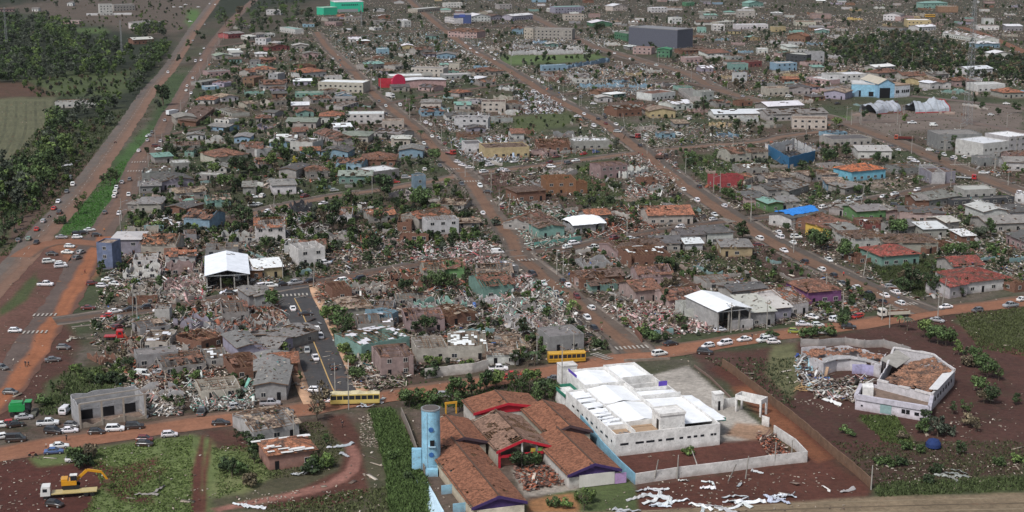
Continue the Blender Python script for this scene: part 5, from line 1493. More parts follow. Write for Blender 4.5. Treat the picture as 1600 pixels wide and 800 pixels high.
# ------------------------------------------------------------------ vehicles
CC = {'w': (.74, .74, .75), 's': (.36, .37, .38), 'g': (.12, .125, .13), 'k': (.022, .022, .026), 'r': (.42, .022, .02), 'b': (.06, .12, .30), 'm': (.13, .02, .022), 'n': (.16, .26, .20), 'y': (.60, .38, .04), 'q': (.28, .33, .05)}
CN = {'w': 'white', 's': 'silver', 'g': 'dark grey', 'k': 'black', 'r': 'bright red', 'b': 'blue', 'm': 'maroon', 'n': 'pale green', 'y': 'yellow', 'q': 'lime and yellow'}
def loft(mb, secs, m=0):
    """secs: list of rings (same point count) joined; ends capped"""
    n = len(secs[0]); k = len(mb.v)
    for s in secs: mb.v += [tuple(p) for p in s]
    for i in range(len(secs) - 1):
        for j in range(n):
            a, b = k + i * n + j, k + i * n + (j + 1) % n; mb.f.append((a, b, b + n, a + n)); mb.m.append(m)
    mb.f.append(tuple(range(k, k + n))[::-1]); mb.m.append(m); mb.f.append(tuple(k + (len(secs) - 1) * n + j for j in range(n))); mb.m.append(m)
def car_meshes(kind):
    L, W = {'hatch': (3.9, 1.66), 'sedan': (4.4, 1.7), 'suv': (4.5, 1.84), 'pickup': (5.2, 1.86), 'van': (4.6, 1.85)}[kind]
    hb, ht = {'hatch': (.88, 1.47), 'sedan': (.86, 1.43), 'suv': (1.02, 1.70), 'pickup': (1.05, 1.74), 'van': (1.05, 1.95)}[kind]
    x = L / 2; w = W / 2
    prof = {'hatch': [(-x, .62, .82), (-x + .12, .86, .95), (-x * .5, .9, 1), (.6, .9, 1), (x * .72, .80, .97), (x - .08, .68, .88), (x, .52, .78)],
            'sedan': [(-x, .66, .82), (-x + .12, .90, .94), (-x * .5, .9, 1), (.6, .9, 1), (x * .72, .80, .97), (x - .08, .66, .88), (x, .5, .78)],
            'suv': [(-x, .7, .86), (-x + .1, 1.0, .96), (-x * .5, 1.02, 1), (.7, 1.02, 1), (x * .76, .97, .98), (x - .06, .85, .9), (x, .6, .82)],
            'pickup': [(-x, .8, .9), (-x + .06, 1.02, .98), (-x * .3, 1.02, 1), (.9, 1.04, 1), (x * .76, 1.0, .98), (x - .06, .86, .9), (x, .6, .84)],
            'van': [(-x, .8, .9), (-x + .06, 1.05, .98), (0, 1.05, 1), (1.0, 1.05, 1), (x * .8, .95, .97), (x - .06, .78, .9), (x, .55, .84)]}[kind]
    b = MB()
    loft(b, [[(px, -w * f * .94, .26), (px, -w * f, .48), (px, -w * f, z - .08), (px, -w * f * .92, z), (px, w * f * .92, z), (px, w * f, z - .08), (px, w * f, .48), (px, w * f * .94, .26)] for px, z, f in prof])
    g0, g1, g2, g3 = {'hatch': (-x + .18, -x + .62, .35, 1.15), 'sedan': (-x + .72, -x + 1.32, .30, 1.1), 'suv': (-x + .12, -x + .45, .55, 1.2), 'pickup': (-.75, -.6, .75, 1.45), 'van': (-x + .06, -x + .22, 1.0, 1.65)}[kind]
    gl = MB(); e = .015
    loft(gl, [[(g0, -w * .92, hb - .1), (g3, -w * .92, hb - .1), (g3, w * .92, hb - .1), (g0, w * .92, hb - .1)], [(g0, -w * .9, hb), (g3, -w * .9, hb), (g3, w * .9, hb), (g0, w * .9, hb)], [(g1, -w * .76, ht - .07), (g2, -w * .76, ht - .07), (g2, w * .76, ht - .07), (g1, w * .76, ht - .07)]])
    loft(b, [[(g1 - .03, -w * .775, ht - .07), (g2 + .03, -w * .775, ht - .07), (g2 + .03, w * .775, ht - .07), (g1 - .03, w * .775, ht - .07)], [(g1 + .1, -w * .68, ht), (g2 - .1, -w * .68, ht), (g2 - .1, w * .68, ht), (g1 + .1, w * .68, ht)]])
    for s in (-1, 1):
        for fx in ((g1 + g2) / 2 + .02,):
            b.bar((fx, s * w * .912, hb - .02), (fx, s * w * .78, ht - .04), .1, .06)
        b.bar((g0 + .02, s * w * .90, hb - .02), (g1, s * w * .77, ht - .05), .14 if kind != 'van' else .3, .07); b.bar((g3 - .01, s * w * .90, hb - .02), (g2, s * w * .77, ht - .05), .07, .06)
    if kind == 'pickup':
        bed = MB(); bed.box(-x + .12, -.85, -w + .12, w - .12, .95, 1.065); bed = bed.mesh("load_bed", ['dark'])
    else: bed = None
    if kind == 'van': b.box(-x + .15, .1, -w * .9, w * .9, hb + .05, ht - .1)
    wh = MB(); wh.cyl(0, 0, -.11, .11, .33, .33, 12, axis='y'); wh.cyl(0, 0, -.12, .12, .19, .19, 10, m=1, axis='y'); wh = wh.mesh("wheel", ['tyre', 'rim'])
    lm = MB()
    for s in (-1, 1): lm.box(-x - .02, -x + .05, s * w * .68 - .14, s * w * .68 + .14, .62 if kind != 'van' else .7, .78)
    wp = [(sx * x * .62, sy * (w - .1)) for sx in (-1, 1) for sy in (-1, 1)]
    far = MB(); far.v, far.f, far.m = list(b.v), list(b.f), [0] * len(b.f); k = len(far.v); far.v += gl.v; far.f += [tuple(i + k for i in f) for f in gl.f]; far.m += [1] * len(gl.f)
    for px, py in wp: far.box(px - .3, px + .3, py - .1, py + .1, 0, .6, 2)
    return dict(body=b.mesh("body", ['paint']), glass=gl.mesh("window_glass", ['glass']), bed=bed, wheel=wh, wp=wp, far=far.mesh("car_body", ['paint', 'glass', 'tyre']), L=L, W=W, lamp=lm.mesh("tail_lamp", ['lamp']))
CARM = {}; PROTO = {}
KN = {'hatch': 'hatchback', 'sedan': 'saloon car', 'suv': 'tall car', 'pickup': 'pickup truck', 'van': 'van'}
ON = {'hatch': 'parked_car', 'sedan': 'parked_car', 'suv': 'parked_car', 'pickup': 'pickup_truck', 'van': 'van'}
def car(x, y, an, colr, kind, near, look=None, label=None, z=.05):
    if kind not in CARM: CARM[kind] = car_meshes(kind)
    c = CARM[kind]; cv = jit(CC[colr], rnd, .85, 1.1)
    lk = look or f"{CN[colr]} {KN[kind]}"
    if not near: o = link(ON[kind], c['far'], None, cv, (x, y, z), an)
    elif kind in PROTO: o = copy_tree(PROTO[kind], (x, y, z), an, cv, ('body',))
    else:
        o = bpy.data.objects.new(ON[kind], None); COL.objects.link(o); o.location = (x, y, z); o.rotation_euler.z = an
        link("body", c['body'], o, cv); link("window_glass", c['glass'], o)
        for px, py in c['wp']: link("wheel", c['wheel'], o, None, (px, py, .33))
        link("tail_lamp", c['lamp'], o)
        if c['bed']: link("load_bed", c['bed'], o)
        PROTO[kind] = o
    for k in ("label",):
        if k in o: del o[k]
    tag(o, {'pickup': 'pickup truck', 'van': 'van'}.get(kind, 'car'), lk, label, "vehicles parked or queuing in the streets")
    occ_mark(x, y, 2.2); CARPOS.append((x, y)); return o
CARPOS = []
def street_dir(p):
    an, d, nm, s = near_road(p.x, p.y); return an
FARC = []
def V(col, row, spec):
    for tk in spec.split(','):
        t = tk.split()
        if not t: continue
        px, py = T(col, row, float(t[0]), float(t[1])); cl = t[2]; kind = None; an = None
        for e in t[3:]:
            if e in 'psvuh': kind = {'p': 'pickup', 's': 'sedan', 'v': 'van', 'u': 'suv', 'h': 'hatch'}[e]
            elif e[0] == 'a': an = R(float(e[1:]))         # heading in degrees from +X on the ground
        kind = kind or rnd.choice(('hatch', 'hatch', 'sedan', 'sedan', 'suv'))
        p = P(px, py + ppm(py) * .35)
        if an is None: an = street_dir(p) + R(rnd.uniform(-5, 5)) + (math.pi if rnd.random() < .5 else 0)
        if py < 96: FARC.append((p.x, p.y, an, cl)); occ_mark(p.x, p.y, 2.2); continue
        car(p.x, p.y, an, cl, kind, py > 215)
V(0, 0, '1050 455 w,1275 305 w,1252 340 w,1222 385 w v,1257 378 w,1205 490 w,1170 540 w,1165 568 w,1195 585 w,1030 755 s,1205 255 s,1215 195 g,1190 135 w a10,1280 155 s,1130 45 w a5,1240 45 w a5,1310 25 w,1345 30 w,1085 45 w a5,1160 30 w a5')
V(1, 0, '480 370 w,525 378 g,690 510 w,735 500 w,765 550 k,900 660 w v,812 665 w,770 635 g,815 715 k,600 330 w,1440 390 w,1490 372 w,1420 305 w,1380 330 w,1330 340 w,1290 320 w,1470 330 w,1530 320 w,1340 305 w,1400 270 w,1360 285 s,1450 300 w,1500 345 w,1060 770 w,1090 782 w,1250 300 w,1310 270 w,1550 300 w')
V(2, 0, '640 335 w,740 370 w,900 410 w,1010 465 w,1200 495 w,125 485 w,165 500 w,190 518 w,240 540 g,245 562 k,290 515 w,325 625 w,395 618 w,430 610 g,510 650 w a8,140 575 w a10,150 640 w a10,155 610 w a10,145 690 w a80,180 690 w a80,222 690 w a80,272 690 w a80,315 690 w a80,450 715 w,410 730 w a10,575 720 g,540 748 k,585 740 k,585 775 m,650 780 w,510 790 w,1440 605 s,1275 610 w,1550 600 w,1110 745 w a60')
V(3, 0, '130 605 w a10,435 650 k a20,1165 615 s a0,1490 650 w a-15,1395 720 w a5,900 770 w p a5,1035 785 w v a5,980 565 w a0,290 590 w a8')
V(0, 1, '950 30 g,928 52 w,922 80 s,868 145 w,1005 85 s,975 115 m a10,995 135 w a15,435 320 g v,455 355 w,417 400 g,365 462 w,338 505 r,372 530 k u,272 585 s,230 635 r,115 705 g,180 695 n,227 718 k,762 342 w,810 325 g,728 375 w,722 405 w,714 430 w,804 420 w,655 530 g,745 537 w,560 640 w a25,480 662 k a20,522 658 k a20,603 672 k a12,385 685 s a5,483 685 w a8,435 742 w a-5,422 780 w a-8,507 780 s a70,1045 580 w a12,970 600 m a14,1125 630 w a80,1120 605 w a80,325 790 k a-5,1580 435 w a15,1583 485 w a15')
V(1, 1, '1140 65 w,1100 55 w,1050 100 w,1068 130 k,1180 100 m,1052 262 w,1022 297 g a10,938 312 s a12,870 340 r a10,1260 215 w a-45,1290 235 w a-45,1338 250 w a12,1460 235 w,1425 277 w,1530 265 w,1565 270 w,1150 240 g,1285 355 g p,1400 365 w u,1450 403 k a-15,1417 535 w,1535 500 m,490 392 s a18,308 430 m,280 405 w a80,420 475 w,70 525 w,12 482 w,40 428 w a80,1510 780 w v a12')
V(2, 1, '15 213 w,92 205 g,275 182 m,235 217 m,447 165 r,525 152 b,350 222 g,398 207 w,245 245 w a-20,660 25 s a-25,690 8 g,840 50 w,830 75 w,1040 45 w v a-60,800 115 k,1020 230 g u,1072 388 w,1155 455 w,1170 370 k,1327 490 w,1265 545 w,1258 575 w,1052 620 w,345 748 w,388 725 w,512 750 w p,640 692 m,735 695 w,620 735 w,1547 695 w,1540 735 m a10,780 705 g')
V(3, 1, '812 140 w,770 120 g,1010 140 w a-5,1345 283 w a-10,1575 412 w,440 472 w p,500 470 w p,562 450 s,725 432 w,790 415 w,932 390 w,900 422 w,795 487 k a-15,345 500 w a40,65 655 w,75 685 w,175 685 w a0,155 720 w,100 770 w,650 780 w a10,1160 190 w,1100 170 w,1055 155 g,1225 185 w,895 195 w a-40,920 210 w a-50,1150 200 g')
V(0, 2, '305 38 w a20,378 50 w a20,380 66 w a22,485 15 g a65,285 180 w p a-3,575 175 m a15,675 152 w a8,640 190 w a0,720 178 w a-25,720 350 w,812 337 k,912 323 k,670 380 r,552 328 m a8,1000 340 w,1440 235 k a0,1530 222 w a8,740 450 m a50,398 575 g a0,330 652 g a20,895 745 w v a-12,1005 730 s a20,95 470 w a5,10 700 g a-30,1485 145 w v a90')
V(1, 2, '170 180 k,245 172 s p,335 160 k,530 160 w,645 148 k,1100 62 w,230 333 w,312 365 k a10,380 460 w,403 505 w,270 475 s,320 595 s,372 640 w s,482 700 k,1480 770 g u a-10,1515 708 w p a5,1590 762 r a10,20 195 w,95 190 w a15,430 48 w a30')
V(2, 2, '130 118 k,195 175 w s,230 218 n,272 235 s,277 262 g,302 290 w,348 187 w,315 160 k,405 258 m,495 328 w,470 390 w,515 458 k,922 615 w,992 552 k,1225 565 w,1205 605 k u a-18,1330 550 w,1452 525 w,1575 530 w,1590 510 w,1520 418 w a-10,1345 345 k a5,1300 465 w a20,20 745 r a8,270 770 g a8')
V(3, 2, '228 38 k,380 28 w s,335 88 w,408 125 k,465 175 g,553 200 w,765 195 s a0,633 240 k,728 250 w,795 230 w,715 290 k,825 298 w,558 382 r,425 400 w u,455 408 w a5,503 448 k a-10,218 430 w a-5,275 385 w a-45,310 435 w a8,330 480 w a0,165 475 q a-10,1110 322 w,1057 405 s a-35,1308 342 g,1515 312 s p,1590 275 w,15 515 w,35 540 w a5')
V(0, 3, '65 55 g a-5,410 172 w v a85,150 212 s a15,70 250 r a15,98 258 k a25,12 262 w a10,300 248 w p a10,450 262 g a-10,432 295 w a12,335 300 k a-15,10 335 w,100 350 k v a8,603 303 k a5,720 285 w u a8,840 270 k u a8,372 392 w s a15,338 425 b a10,1060 320 w a12,905 348 m a0,905 378 k a-5,485 475 w p a6,1380 247 k a5,1550 215 w u a8,1262 178 g p a90,1475 145 s a20,340 755 k a-15')
V(1, 3, '90 125 s p a5,183 175 g a5,372 42 w a-5,1175 72 s a5,5 215 w a0,460 95 w a80')
def far_cars():
    me = CARM['sedan']['far']; co = np.array([v.co[:] for v in me.vertices]); V_, F_, C_ = [], [], []
    quads = [(tuple(p.vertices), p.material_index) for p in me.polygons if len(p.vertices) == 4]; dark = set()
    for q, m in quads:
        if m: dark.update(q)
    for k, (x, y, an, cl) in enumerate(FARC):
        c, s_ = math.cos(an), math.sin(an); V_.append(np.stack([x + co[:, 0] * c - co[:, 1] * s_, y + co[:, 0] * s_ + co[:, 1] * c, co[:, 2] + .05], 1))
        F_.append(np.array([q for q, m in quads]) + k * len(co)); cc = np.repeat(np.array([CC[cl]]), len(co), 0); cc[list(dark)] = .02; C_.append(cc)
    stuff(fast_mesh("distant_cars", np.concatenate(V_), np.concatenate(F_), np.concatenate(C_), 'vcol'))
far_cars()
# overhead bus, trucks, machines
def bus(px, py, an, L, colr, roofc, label, broken=False):
    o = P(px, py); root = empty("bus", (o.x, o.y, .05), an, "bus", None, label); W, Hh = 2.5, 3.15; x = L / 2; w = W / 2
    b = MB(); loft(b, [[(s * x * f, -w * g, .4), (s * x * f, -w * g, 1.45), (s * x * f, w * g, 1.45), (s * x * f, w * g, .4)] for s, f, g in ((-1, 1, .95), (-1, .97, 1), (1, .97, 1), (1, 1, .93))])
    for i in range(9):
        xx = -x + .1 + (L - .2) * i / 8
        for s in (-1, 1): b.box(xx - .08, xx + .08, s * (w - .07) - .06, s * (w - .07) + .06, 1.45, 2.55)
    b.box(-x + .02, x - .25, -w, w, 2.5, 2.8); b.box(-x, -x + .12, -w + .1, w - .1, 1.4, 2.6); b.build("body", 'paint', root, colr)
    g = MB(); g.box(-x + .1, x - .12, -w + .06, w - .06, 1.4, 2.55); g.build("window_glass", 'glass', root)
    rf = MB(); r = random.Random(3); n = 12
    loft(rf, [[(-x + L * i / n, -w * .98, 2.78), (-x + L * i / n, -w * .7, 3.0 + (r.uniform(-.25, .3) if broken else 0)), (-x + L * i / n, w * .7, 3.0 + (r.uniform(-.25, .35) if broken else 0)), (-x + L * i / n, w * .98, 2.78)] for i in range(n + 1)]); rf.build("roof", 'plain', root, roofc)
    for sx in (-.6, .55):
        for s in (-1, 1): m = MB(); m.cyl(sx * x, .48, s * (w - .15) - .14, s * (w - .15) + .14, .48, .48, 14, axis='y'); m.build("wheel", 'tyre', root)
    st = MB(); st.box(-x + .1, x - .3, -w - .02, -w - .004, .95, 1.05); st.build("side_stripe", 'plain', root, tuple(v * .35 for v in colr)); l = MB(); l.box(x - .02, x + .03, -w * .8, -w * .5, .7, .9); l.box(x - .02, x + .03, w * .5, w * .8, .7, .9); l.build("headlight", 'frame', root); occ_mark(o.x, o.y, 5); return root
bus(885, 566, R(9), 10.2, (.50, .28, .03), (.46, .27, .05), "bright yellow bus beside the grey box building on the dirt road")
bus(555, 631, R(5) + math.pi, 12.2, (.55, .42, .13), (.50, .44, .28), "long pale yellow bus with wrecked roof on the lower dirt road", True)
bus(1453, 27, R(-8), 11, (.50, .28, .03), (.46, .27, .05), "far yellow bus on the hillside at the upper right edge")
def truck(px, py, an, L, cabc, bedc, label, kind='dump', name="lorry", load=(.13, .065, .04)):
    o = P(px, py); root = empty(name, (o.x, o.y, .05), an, "truck", None, label); x = L / 2; w = 1.22
    b = MB(); loft(b, [[(x - 2.1, -w, .7), (x - 2.1, -w, 2.7), (x - 2.1, w, 2.7), (x - 2.1, w, .7)], [(x - .5, -w, .7), (x - .5, -w, 2.72), (x - .5, w, 2.72), (x - .5, w, .7)], [(x - .05, -w, .7), (x - .3, -w * .95, 2.5), (x - .3, w * .95, 2.5), (x - .05, w, .7)]]); b.build("cab", 'paint', root, cabc)
    g = MB(); g.box(x - .28, x - .1, -w * .85, w * .85, 1.6, 2.3); g.box(x - 1.5, x - .6, -w - .02, w + .02, 1.6, 2.3); g.build("window_glass", 'glass', root)
    c = MB(); c.box(-x, x - .2, -.5, .5, .6, .85); c.build("chassis", 'dark', root)
    bd = MB()
    if kind == 'dump':
        bd.box(-x, x - 2.4, -w, w, .9, 1.1); bd.box(-x, x - 2.4, -w, -w + .08, 1.1, 1.9); bd.box(-x, x - 2.4, w - .08, w, 1.1, 1.9); bd.box(-x, -x + .08, -w, w, 1.1, 1.9); bd.box(x - 2.5, x - 2.4, -w, w, 1.1, 2.1)
        ld = MB(); n = 10
        for i in range(n):
            for j in range(3): ld.box(-x + .1 + (L - 2.7) * i / n, -x + .1 + (L - 2.7) * (i + 1) / n, -w + .1 + j * .74, -w + .1 + (j + 1) * .74, 1.1, 1.65 + (.35 if j == 1 else .1) * (1 + .4 * math.sin(i * 2.1)), jt=.1)
        ld.build("soil_load", 'plain', root, load)
    elif kind == 'box': bd.box(-x, x - 2.3, -w, w, .9, 3.2)
    else: bd.box(-x, x - 2.3, -w, w, .9, 1.1)
    bd.build("cargo_bed", 'paint', root, bedc)
    for sx in ((x - 1.1), -x + 1.0, -x + 2.2):
        for s in (-1, 1): m = MB(); m.cyl(sx, .48, s * (w - .2) - .15, s * (w - .2) + .15, .48, .48, 14, axis='y'); m.build("wheel", 'tyre', root)
    occ_mark(o.x, o.y, 4); return root
truck(1396, 495, R(10) + math.pi, 9.6, (.60, .58, .53), (.42, .40, .34), "white tipper lorry loaded with earth at the lower right crossroads")
truck(1412, 219, R(-18) + math.pi, 10, (.30, .07, .04), (.10, .02, .02), "orange and maroon truck crossing the wide street at the upper right", 'dump')
truck(1510, 281, R(-25), 9, (.35, .03, .03), (.30, .30, .30), "red-cabbed tow truck on the wide street near the right edge", 'flat')
truck(610, 153, R(-50), 7, (.6, .6, .6), (.55, .55, .55), "white box truck in front of the bright red walled shop", 'box')
truck(704, 242, R(-50), 6.5, (.32, .04, .03), (.22, .05, .04), "red lorry stopped above the upper crosswalk on the central street", 'flat')
truck(992, 216, R(-45), 6.5, (.25, .03, .03), (.1, .05, .04), "dark red flatbed lorry on the east street above its junction", 'flat')
truck(1034, 249, R(10), 6.5, (.06, .05, .05), (.09, .06, .05), "black lorry turning at the upper east junction", 'dump')
truck(270, 180, R(60), 9, (.62, .64, .66), (.62, .64, .66), "white box lorry on the frontage road beside the grey shed", 'box')
truck(179, 530, R(5), 5.6, (.40, .02, .02), (.35, .02, .02), "bright red old flatbed lorry on bare ground left of the ruins", 'flat')
t_ = truck(108, 775, R(12) + math.pi, 11.5, (.62, .62, .60), (.45, .36, .16), "white-cabbed low loader carrying the yellow excavator", 'flat', name="low_loader")
def excavator():
    o = P(112, 770); an = R(12); root = empty("excavator", (o.x, o.y, 1.15), an, "excavator", None, "yellow excavator with white cab roof standing on the low loader"); Y_ = (.55, .26, .02)
    for s in (-1, 1):
        m = MB(); loft(m, [[(x, s * .95 - .25, z0), (x, s * .95 + .25, z0), (x, s * .95 + .25, z1), (x, s * .95 - .25, z1)] for x, z0, z1 in ((-1.8, .3, .6), (-1.5, .02, .85), (1.5, .02, .85), (1.8, .3, .6))]); m.build("track", 'tyre', root)
    b = MB(); b.box(-1.9, 1.2, -1.2, 1.2, .95, 1.9); b.box(-1.95, -.6, -1.1, 1.1, 1.9, 2.3); b.build("body", 'paint', root, Y_)
    b = MB(); b.box(.0, 1.3, -1.1, -.1, 1.9, 3.0); b.build("cab", 'glass', root); b = MB(); b.box(-.1, 1.4, -1.2, 0, 3.0, 3.15); b.build("cab_roof", 'plain', root, (.6, .6, .58))
    b = MB(); b.bar((1.1, .3, 1.6), (3.4, .3, 3.6), .4, .6); b.bar((3.4, .3, 3.6), (6.2, .3, 3.0), .35, .5); b.build("boom", 'paint', root, Y_)
    b = MB(); b.bar((6.2, .3, 3.1), (7.4, .3, 1.2), .3, .4); b.build("arm", 'paint', root, Y_); b = MB(); b.box(6.9, 7.9, -.2, .8, .5, 1.3, jt=.3); b.build("bucket", 'plain', root, (.12, .08, .05))
excavator()
def harvester():
    o = P(33, 648); root = empty("green_machine", (o.x, o.y, 0), R(8), "farm machine", None, "bright green farm machine standing on dark earth at the lower left"); c = (.02, .25, .07)
    b = MB(); b.box(-2.6, 1.2, -1.3, 1.3, 1.2, 2.9); b.box(-2.2, .6, -1.1, 1.1, 2.9, 3.6, jt=.3); b.build("body", 'paint', root, c); b = MB(); b.box(1.2, 2.5, -1.1, 1.1, 1.5, 3.4); b.build("cab", 'glass', root)
    b = MB(); b.box(1.1, 2.7, -1.2, 1.2, 3.4, 3.55); b.build("cab_roof", 'paint', root, c); b = MB(); b.box(2.6, 3.8, -2.4, 2.4, .2, .9, jt=.3); b.build("header", 'plain', root, (.1, .1, .08))
    for px_, rr in ((1.4, .8), (-1.8, .6)):
        for s in (-1, 1): m = MB(); m.cyl(px_, rr, s * 1.3 - .25, s * 1.3 + .25, rr, rr, 14, axis='y'); m.build("wheel", 'tyre', root)
harvester()
def motorcycle(px, py, an):
    o = P(px, py); root = empty("motorcycle", (o.x, o.y, .04), an, "motorcycle", "dark motorcycle with a rider"); b = MB(); b.bar((-.5, 0, .75), (.45, 0, .85), .25, .25); b.bar((.45, 0, .9), (.75, 0, .4), .08); b.bar((.4, -.35, 1.05), (.4, .35, 1.05), .05); b.build("frame", 'plain', root, (.1, .02, .02))
    for x in (-.65, .7): m = MB(); m.cyl(x, .32, -.06, .06, .32, .32, 14, axis='y'); m.build("wheel", 'tyre', root)
motorcycle(51, 713, R(10)); motorcycle(180, 224, R(60)); motorcycle(77, 340, R(60))
# ------------------------------------------------------------------ people
def person_mesh(pose):
    J = {'stand': [(0,0,.95), (0,0,1.25), (0,0,1.45), (0,0,1.56), (0,0,1.70), (0,.18,1.42), (.03,.26,1.12), (.1,.24,.88), (0,-.18,1.42), (.03,-.27,1.12), (.08,-.24,.88), (0,.1,.88), (.02,.11,.48), (0,.12,.06), (.16,.13,.04), (0,-.1,.88), (.02,-.11,.48), (0,-.12,.06), (.16,-.13,.04)],
         'walk': [(0,0,.95), (.02,0,1.25), (.03,0,1.45), (.04,0,1.56), (.06,0,1.70), (.03,.18,1.42), (-.12,.25,1.14), (-.05,.24,.92), (.03,-.18,1.42), (.12,-.26,1.14), (.32,-.22,.98), (0,.1,.88), (.22,.11,.5), (.28,.12,.08), (.44,.12,.05), (0,-.1,.88), (-.08,-.11,.48), (-.38,-.11,.12), (-.25,-.11,.04)]}[pose]
    E = [(0,1),(1,2),(2,3),(3,4),(2,5),(5,6),(6,7),(2,8),(8,9),(9,10),(0,11),(11,12),(12,13),(13,14),(0,15),(15,16),(16,17),(17,18)]
    rr = [.15,.15,.14,.06,.115,.07,.05,.035,.07,.05,.035,.1,.07,.045,.04,.1,.07,.045,.04]
    me = bpy.data.meshes.new("person"); me.from_pydata(J, E, []); me.skin_vertices.new() if hasattr(me.skin_vertices, 'new') else None
    o = bpy.data.objects.new("tmp", me); COL.objects.link(o); o.modifiers.new("s", 'SKIN'); o.modifiers.new("u", 'SUBSURF').levels = 1
    for i, v in enumerate(me.skin_vertices[0].data): v.radius = (rr[i], rr[i]); v.use_root = (i == 0)
    dg = bpy.context.evaluated_depsgraph_get(); m2 = bpy.data.meshes.new_from_object(o.evaluated_get(dg)); bpy.data.objects.remove(o)
    m2.materials.clear()
    for k in ('skin', 'plain', 'dark'): m2.materials.append(M(k))
    for p in m2.polygons:
        z, r_ = p.center.z, abs(p.center.y); p.material_index = 2 if (p.center.z > 1.74 or (z < .9 and r_ < .2)) else (0 if z > 1.5 or z < 1.0 else 1)
        p.use_smooth = True
    return m2
PM = [person_mesh('stand'), person_mesh('walk')]
PEO = [(40, 573, 'k', 0), (45, 573, 'k', 1), (133, 428, 'm', 1), (940, 521, 'm', 1), (244, 525, 'k', 0), (251, 525, 'k', 0), (1318, 432, 'r', 0), (163, 363, 'o', 1), (838, 762, 'w', 0), (998, 242, 'm', 0), (1004, 245, 'r', 1), (1175, 530, 'k', 0), (535, 668, 'k', 1), (104, 689, 'k', 0), (838, 758, 'k', 1), (885, 752, 'w', 0), (160, 620, 'k', 0), (941, 96 + 78, 'k', 1)]
for i, (x, y, c, pz) in enumerate(PEO):
    p = P(x, y); o = link("person", PM[pz], None, {'k': (.03, .03, .04), 'm': (.2, .04, .05), 'r': (.5, .03, .03), 'o': (.5, .2, .05), 'w': (.5, .5, .5)}[c], (p.x, p.y, .05), rnd.uniform(0, 6)); tag(o, "person", f"person in {dict(k='dark', m='maroon', r='red', o='orange', w='white')[c]} clothes {'walking' if pz else 'standing'}", None, "people on the streets")
# ------------------------------------------------------------------ poles and masts
def pole(px, py, h=9, lean=0, light=False, look="pale concrete utility pole"):
    o = P(px, py); root = empty("utility_pole", (o.x, o.y, 0), near_road(o.x, o.y)[0] + math.pi / 2, "utility pole", look + (" leaning over" if abs(lean) > .1 else ""), None, "utility poles along the streets")
    b = MB(); b.cyl(0, 0, 0, h, .17, .11, 8)
    if lean: b.v = [(x + z * lean, y, z * (1 - lean * lean * .5)) for x, y, z in b.v]
    b.build("shaft", 'concrete', root)
    if not lean:
        c = MB(); c.box(-1.1, 1.1, -.07, .07, h - .9, h - .75); c.build("crossarm", 'timber', root)
        if light: c = MB(); c.bar((0, 0, h - 1.6), (2.2, 0, h - .9), .09); c.box(2.0, 2.7, -.14, .14, h - .95, h - .8); c.build("lamp_arm", 'steel', root)
for i, t in enumerate([(1465, 500), (1363 - 47, 500), (878, 615), (1142, 520), (839, 568), (1424, 240), (1402, 195), (1330, 196), (930, 240), (1020, 205), (1125, 300), (780, 330), (640, 185), (560, 110), (1240, 395), (870, 430), (1290, 470), (1475, 240), (1500, 215), (1555, 265), (1492, 258), (1345, 195), (330, 205), (243, 230), (190, 345), (545, 640), (1575, 290), (1588, 240), (690, 225), (905, 168), (730, 60), (1080, 128), (1250, 190), (215, 505), (1378, 500), (442, 434), (1255, 168), (1300, 60), (1425, 100), (658, 55)]):
    pole(*t, h=9 if i != 2 else 13, light=i % 3 == 0)
for nm, off, st in (("central_street", 6.2, 13), ("east_street", 6.4, 12), ("far_street", 7.4, 14), ("upper_cross_street", -5.6, 13), ("middle_cross_street", -5.2, 14), ("main_dirt_road", 6.6, 15), ("frontage_road", 6.5, 16), ("plaza_road", 6, 8)):
    ln = ROADS[nm][0]
    for i in range(4, len(ln) - 2, st):
        d = (ln[i + 1] - ln[i]).normalized(); q = ln[i] + Vector((-d.y, d.x, 0)) * off; x, y = UN(q.x, q.y)
        if 0 < x < 1600 and 60 < y < 640: pole(x, y, 8.5, rnd.choice((0, 0, 0, .12, -.15)), light=i % 2 == 0)
for t in ((1022, 752, -.25), (1058, 748, -.05), (1095, 742, .6), (1138, 752, -.5), (1165, 748, -.15), (1210, 727, -.05), (1236, 724, -.03), (1390, 512, .05), (1361, 765, -.02), (460, 690, .05)): pole(t[0], t[1], 5.5 if t[1] > 700 else 7, t[2], look="bare concrete post")
def mast(px, py, h, w0, w1, label, n=14, name="radio_mast"):
    o = P(px, py); root = empty(name, (o.x, o.y, 0), .4, "radio mast", None, label); b = MB(); cs = [(-1, -1), (1, -1), (1, 1), (-1, 1)]
    f = lambda k, c: Vector((c[0] * (w0 + (w1 - w0) * k / n), c[1] * (w0 + (w1 - w0) * k / n), h * k / n))
    lg = MB()
    for c in cs: lg.bar(f(0, c), f(n, c), .11)
    lg.build("leg", 'steel', root)
    for k in range(n):
        for i in range(4):
            a, c = cs[i], cs[(i + 1) % 4]; b.bar(f(k, a), f(k + 1, c), .05); b.bar(f(k, c), f(k + 1, a), .05); b.bar(f(k + 1, a), f(k + 1, c), .05)
    b.build("bracing", 'steel', root)
    if w0 > 1.2:
        d = MB(); d.cyl(0, h * .66, -w0 - .6, -w0 - .2, .9, .9, 12, axis='y'); d.cyl(.6, h * .9, -w0, -w0 + .3, .7, .7, 12, axis='y'); d.build("dish_antenna", 'plain', root, (.5, .5, .5))
mast(1511, 195, 76, 1.9, .6, "tall thin steel lattice communication mast near the right edge", 26)
mast(191, 95, 32, .6, .3, "slim pale lattice mast in front of the dark wood", 16)
mast(11, 78, 36, .9, .4, "slim pale lattice mast at the upper left edge", 14)
mast(565, 42, 22, .5, .3, "short dark mast in front of the emerald green block", 10)
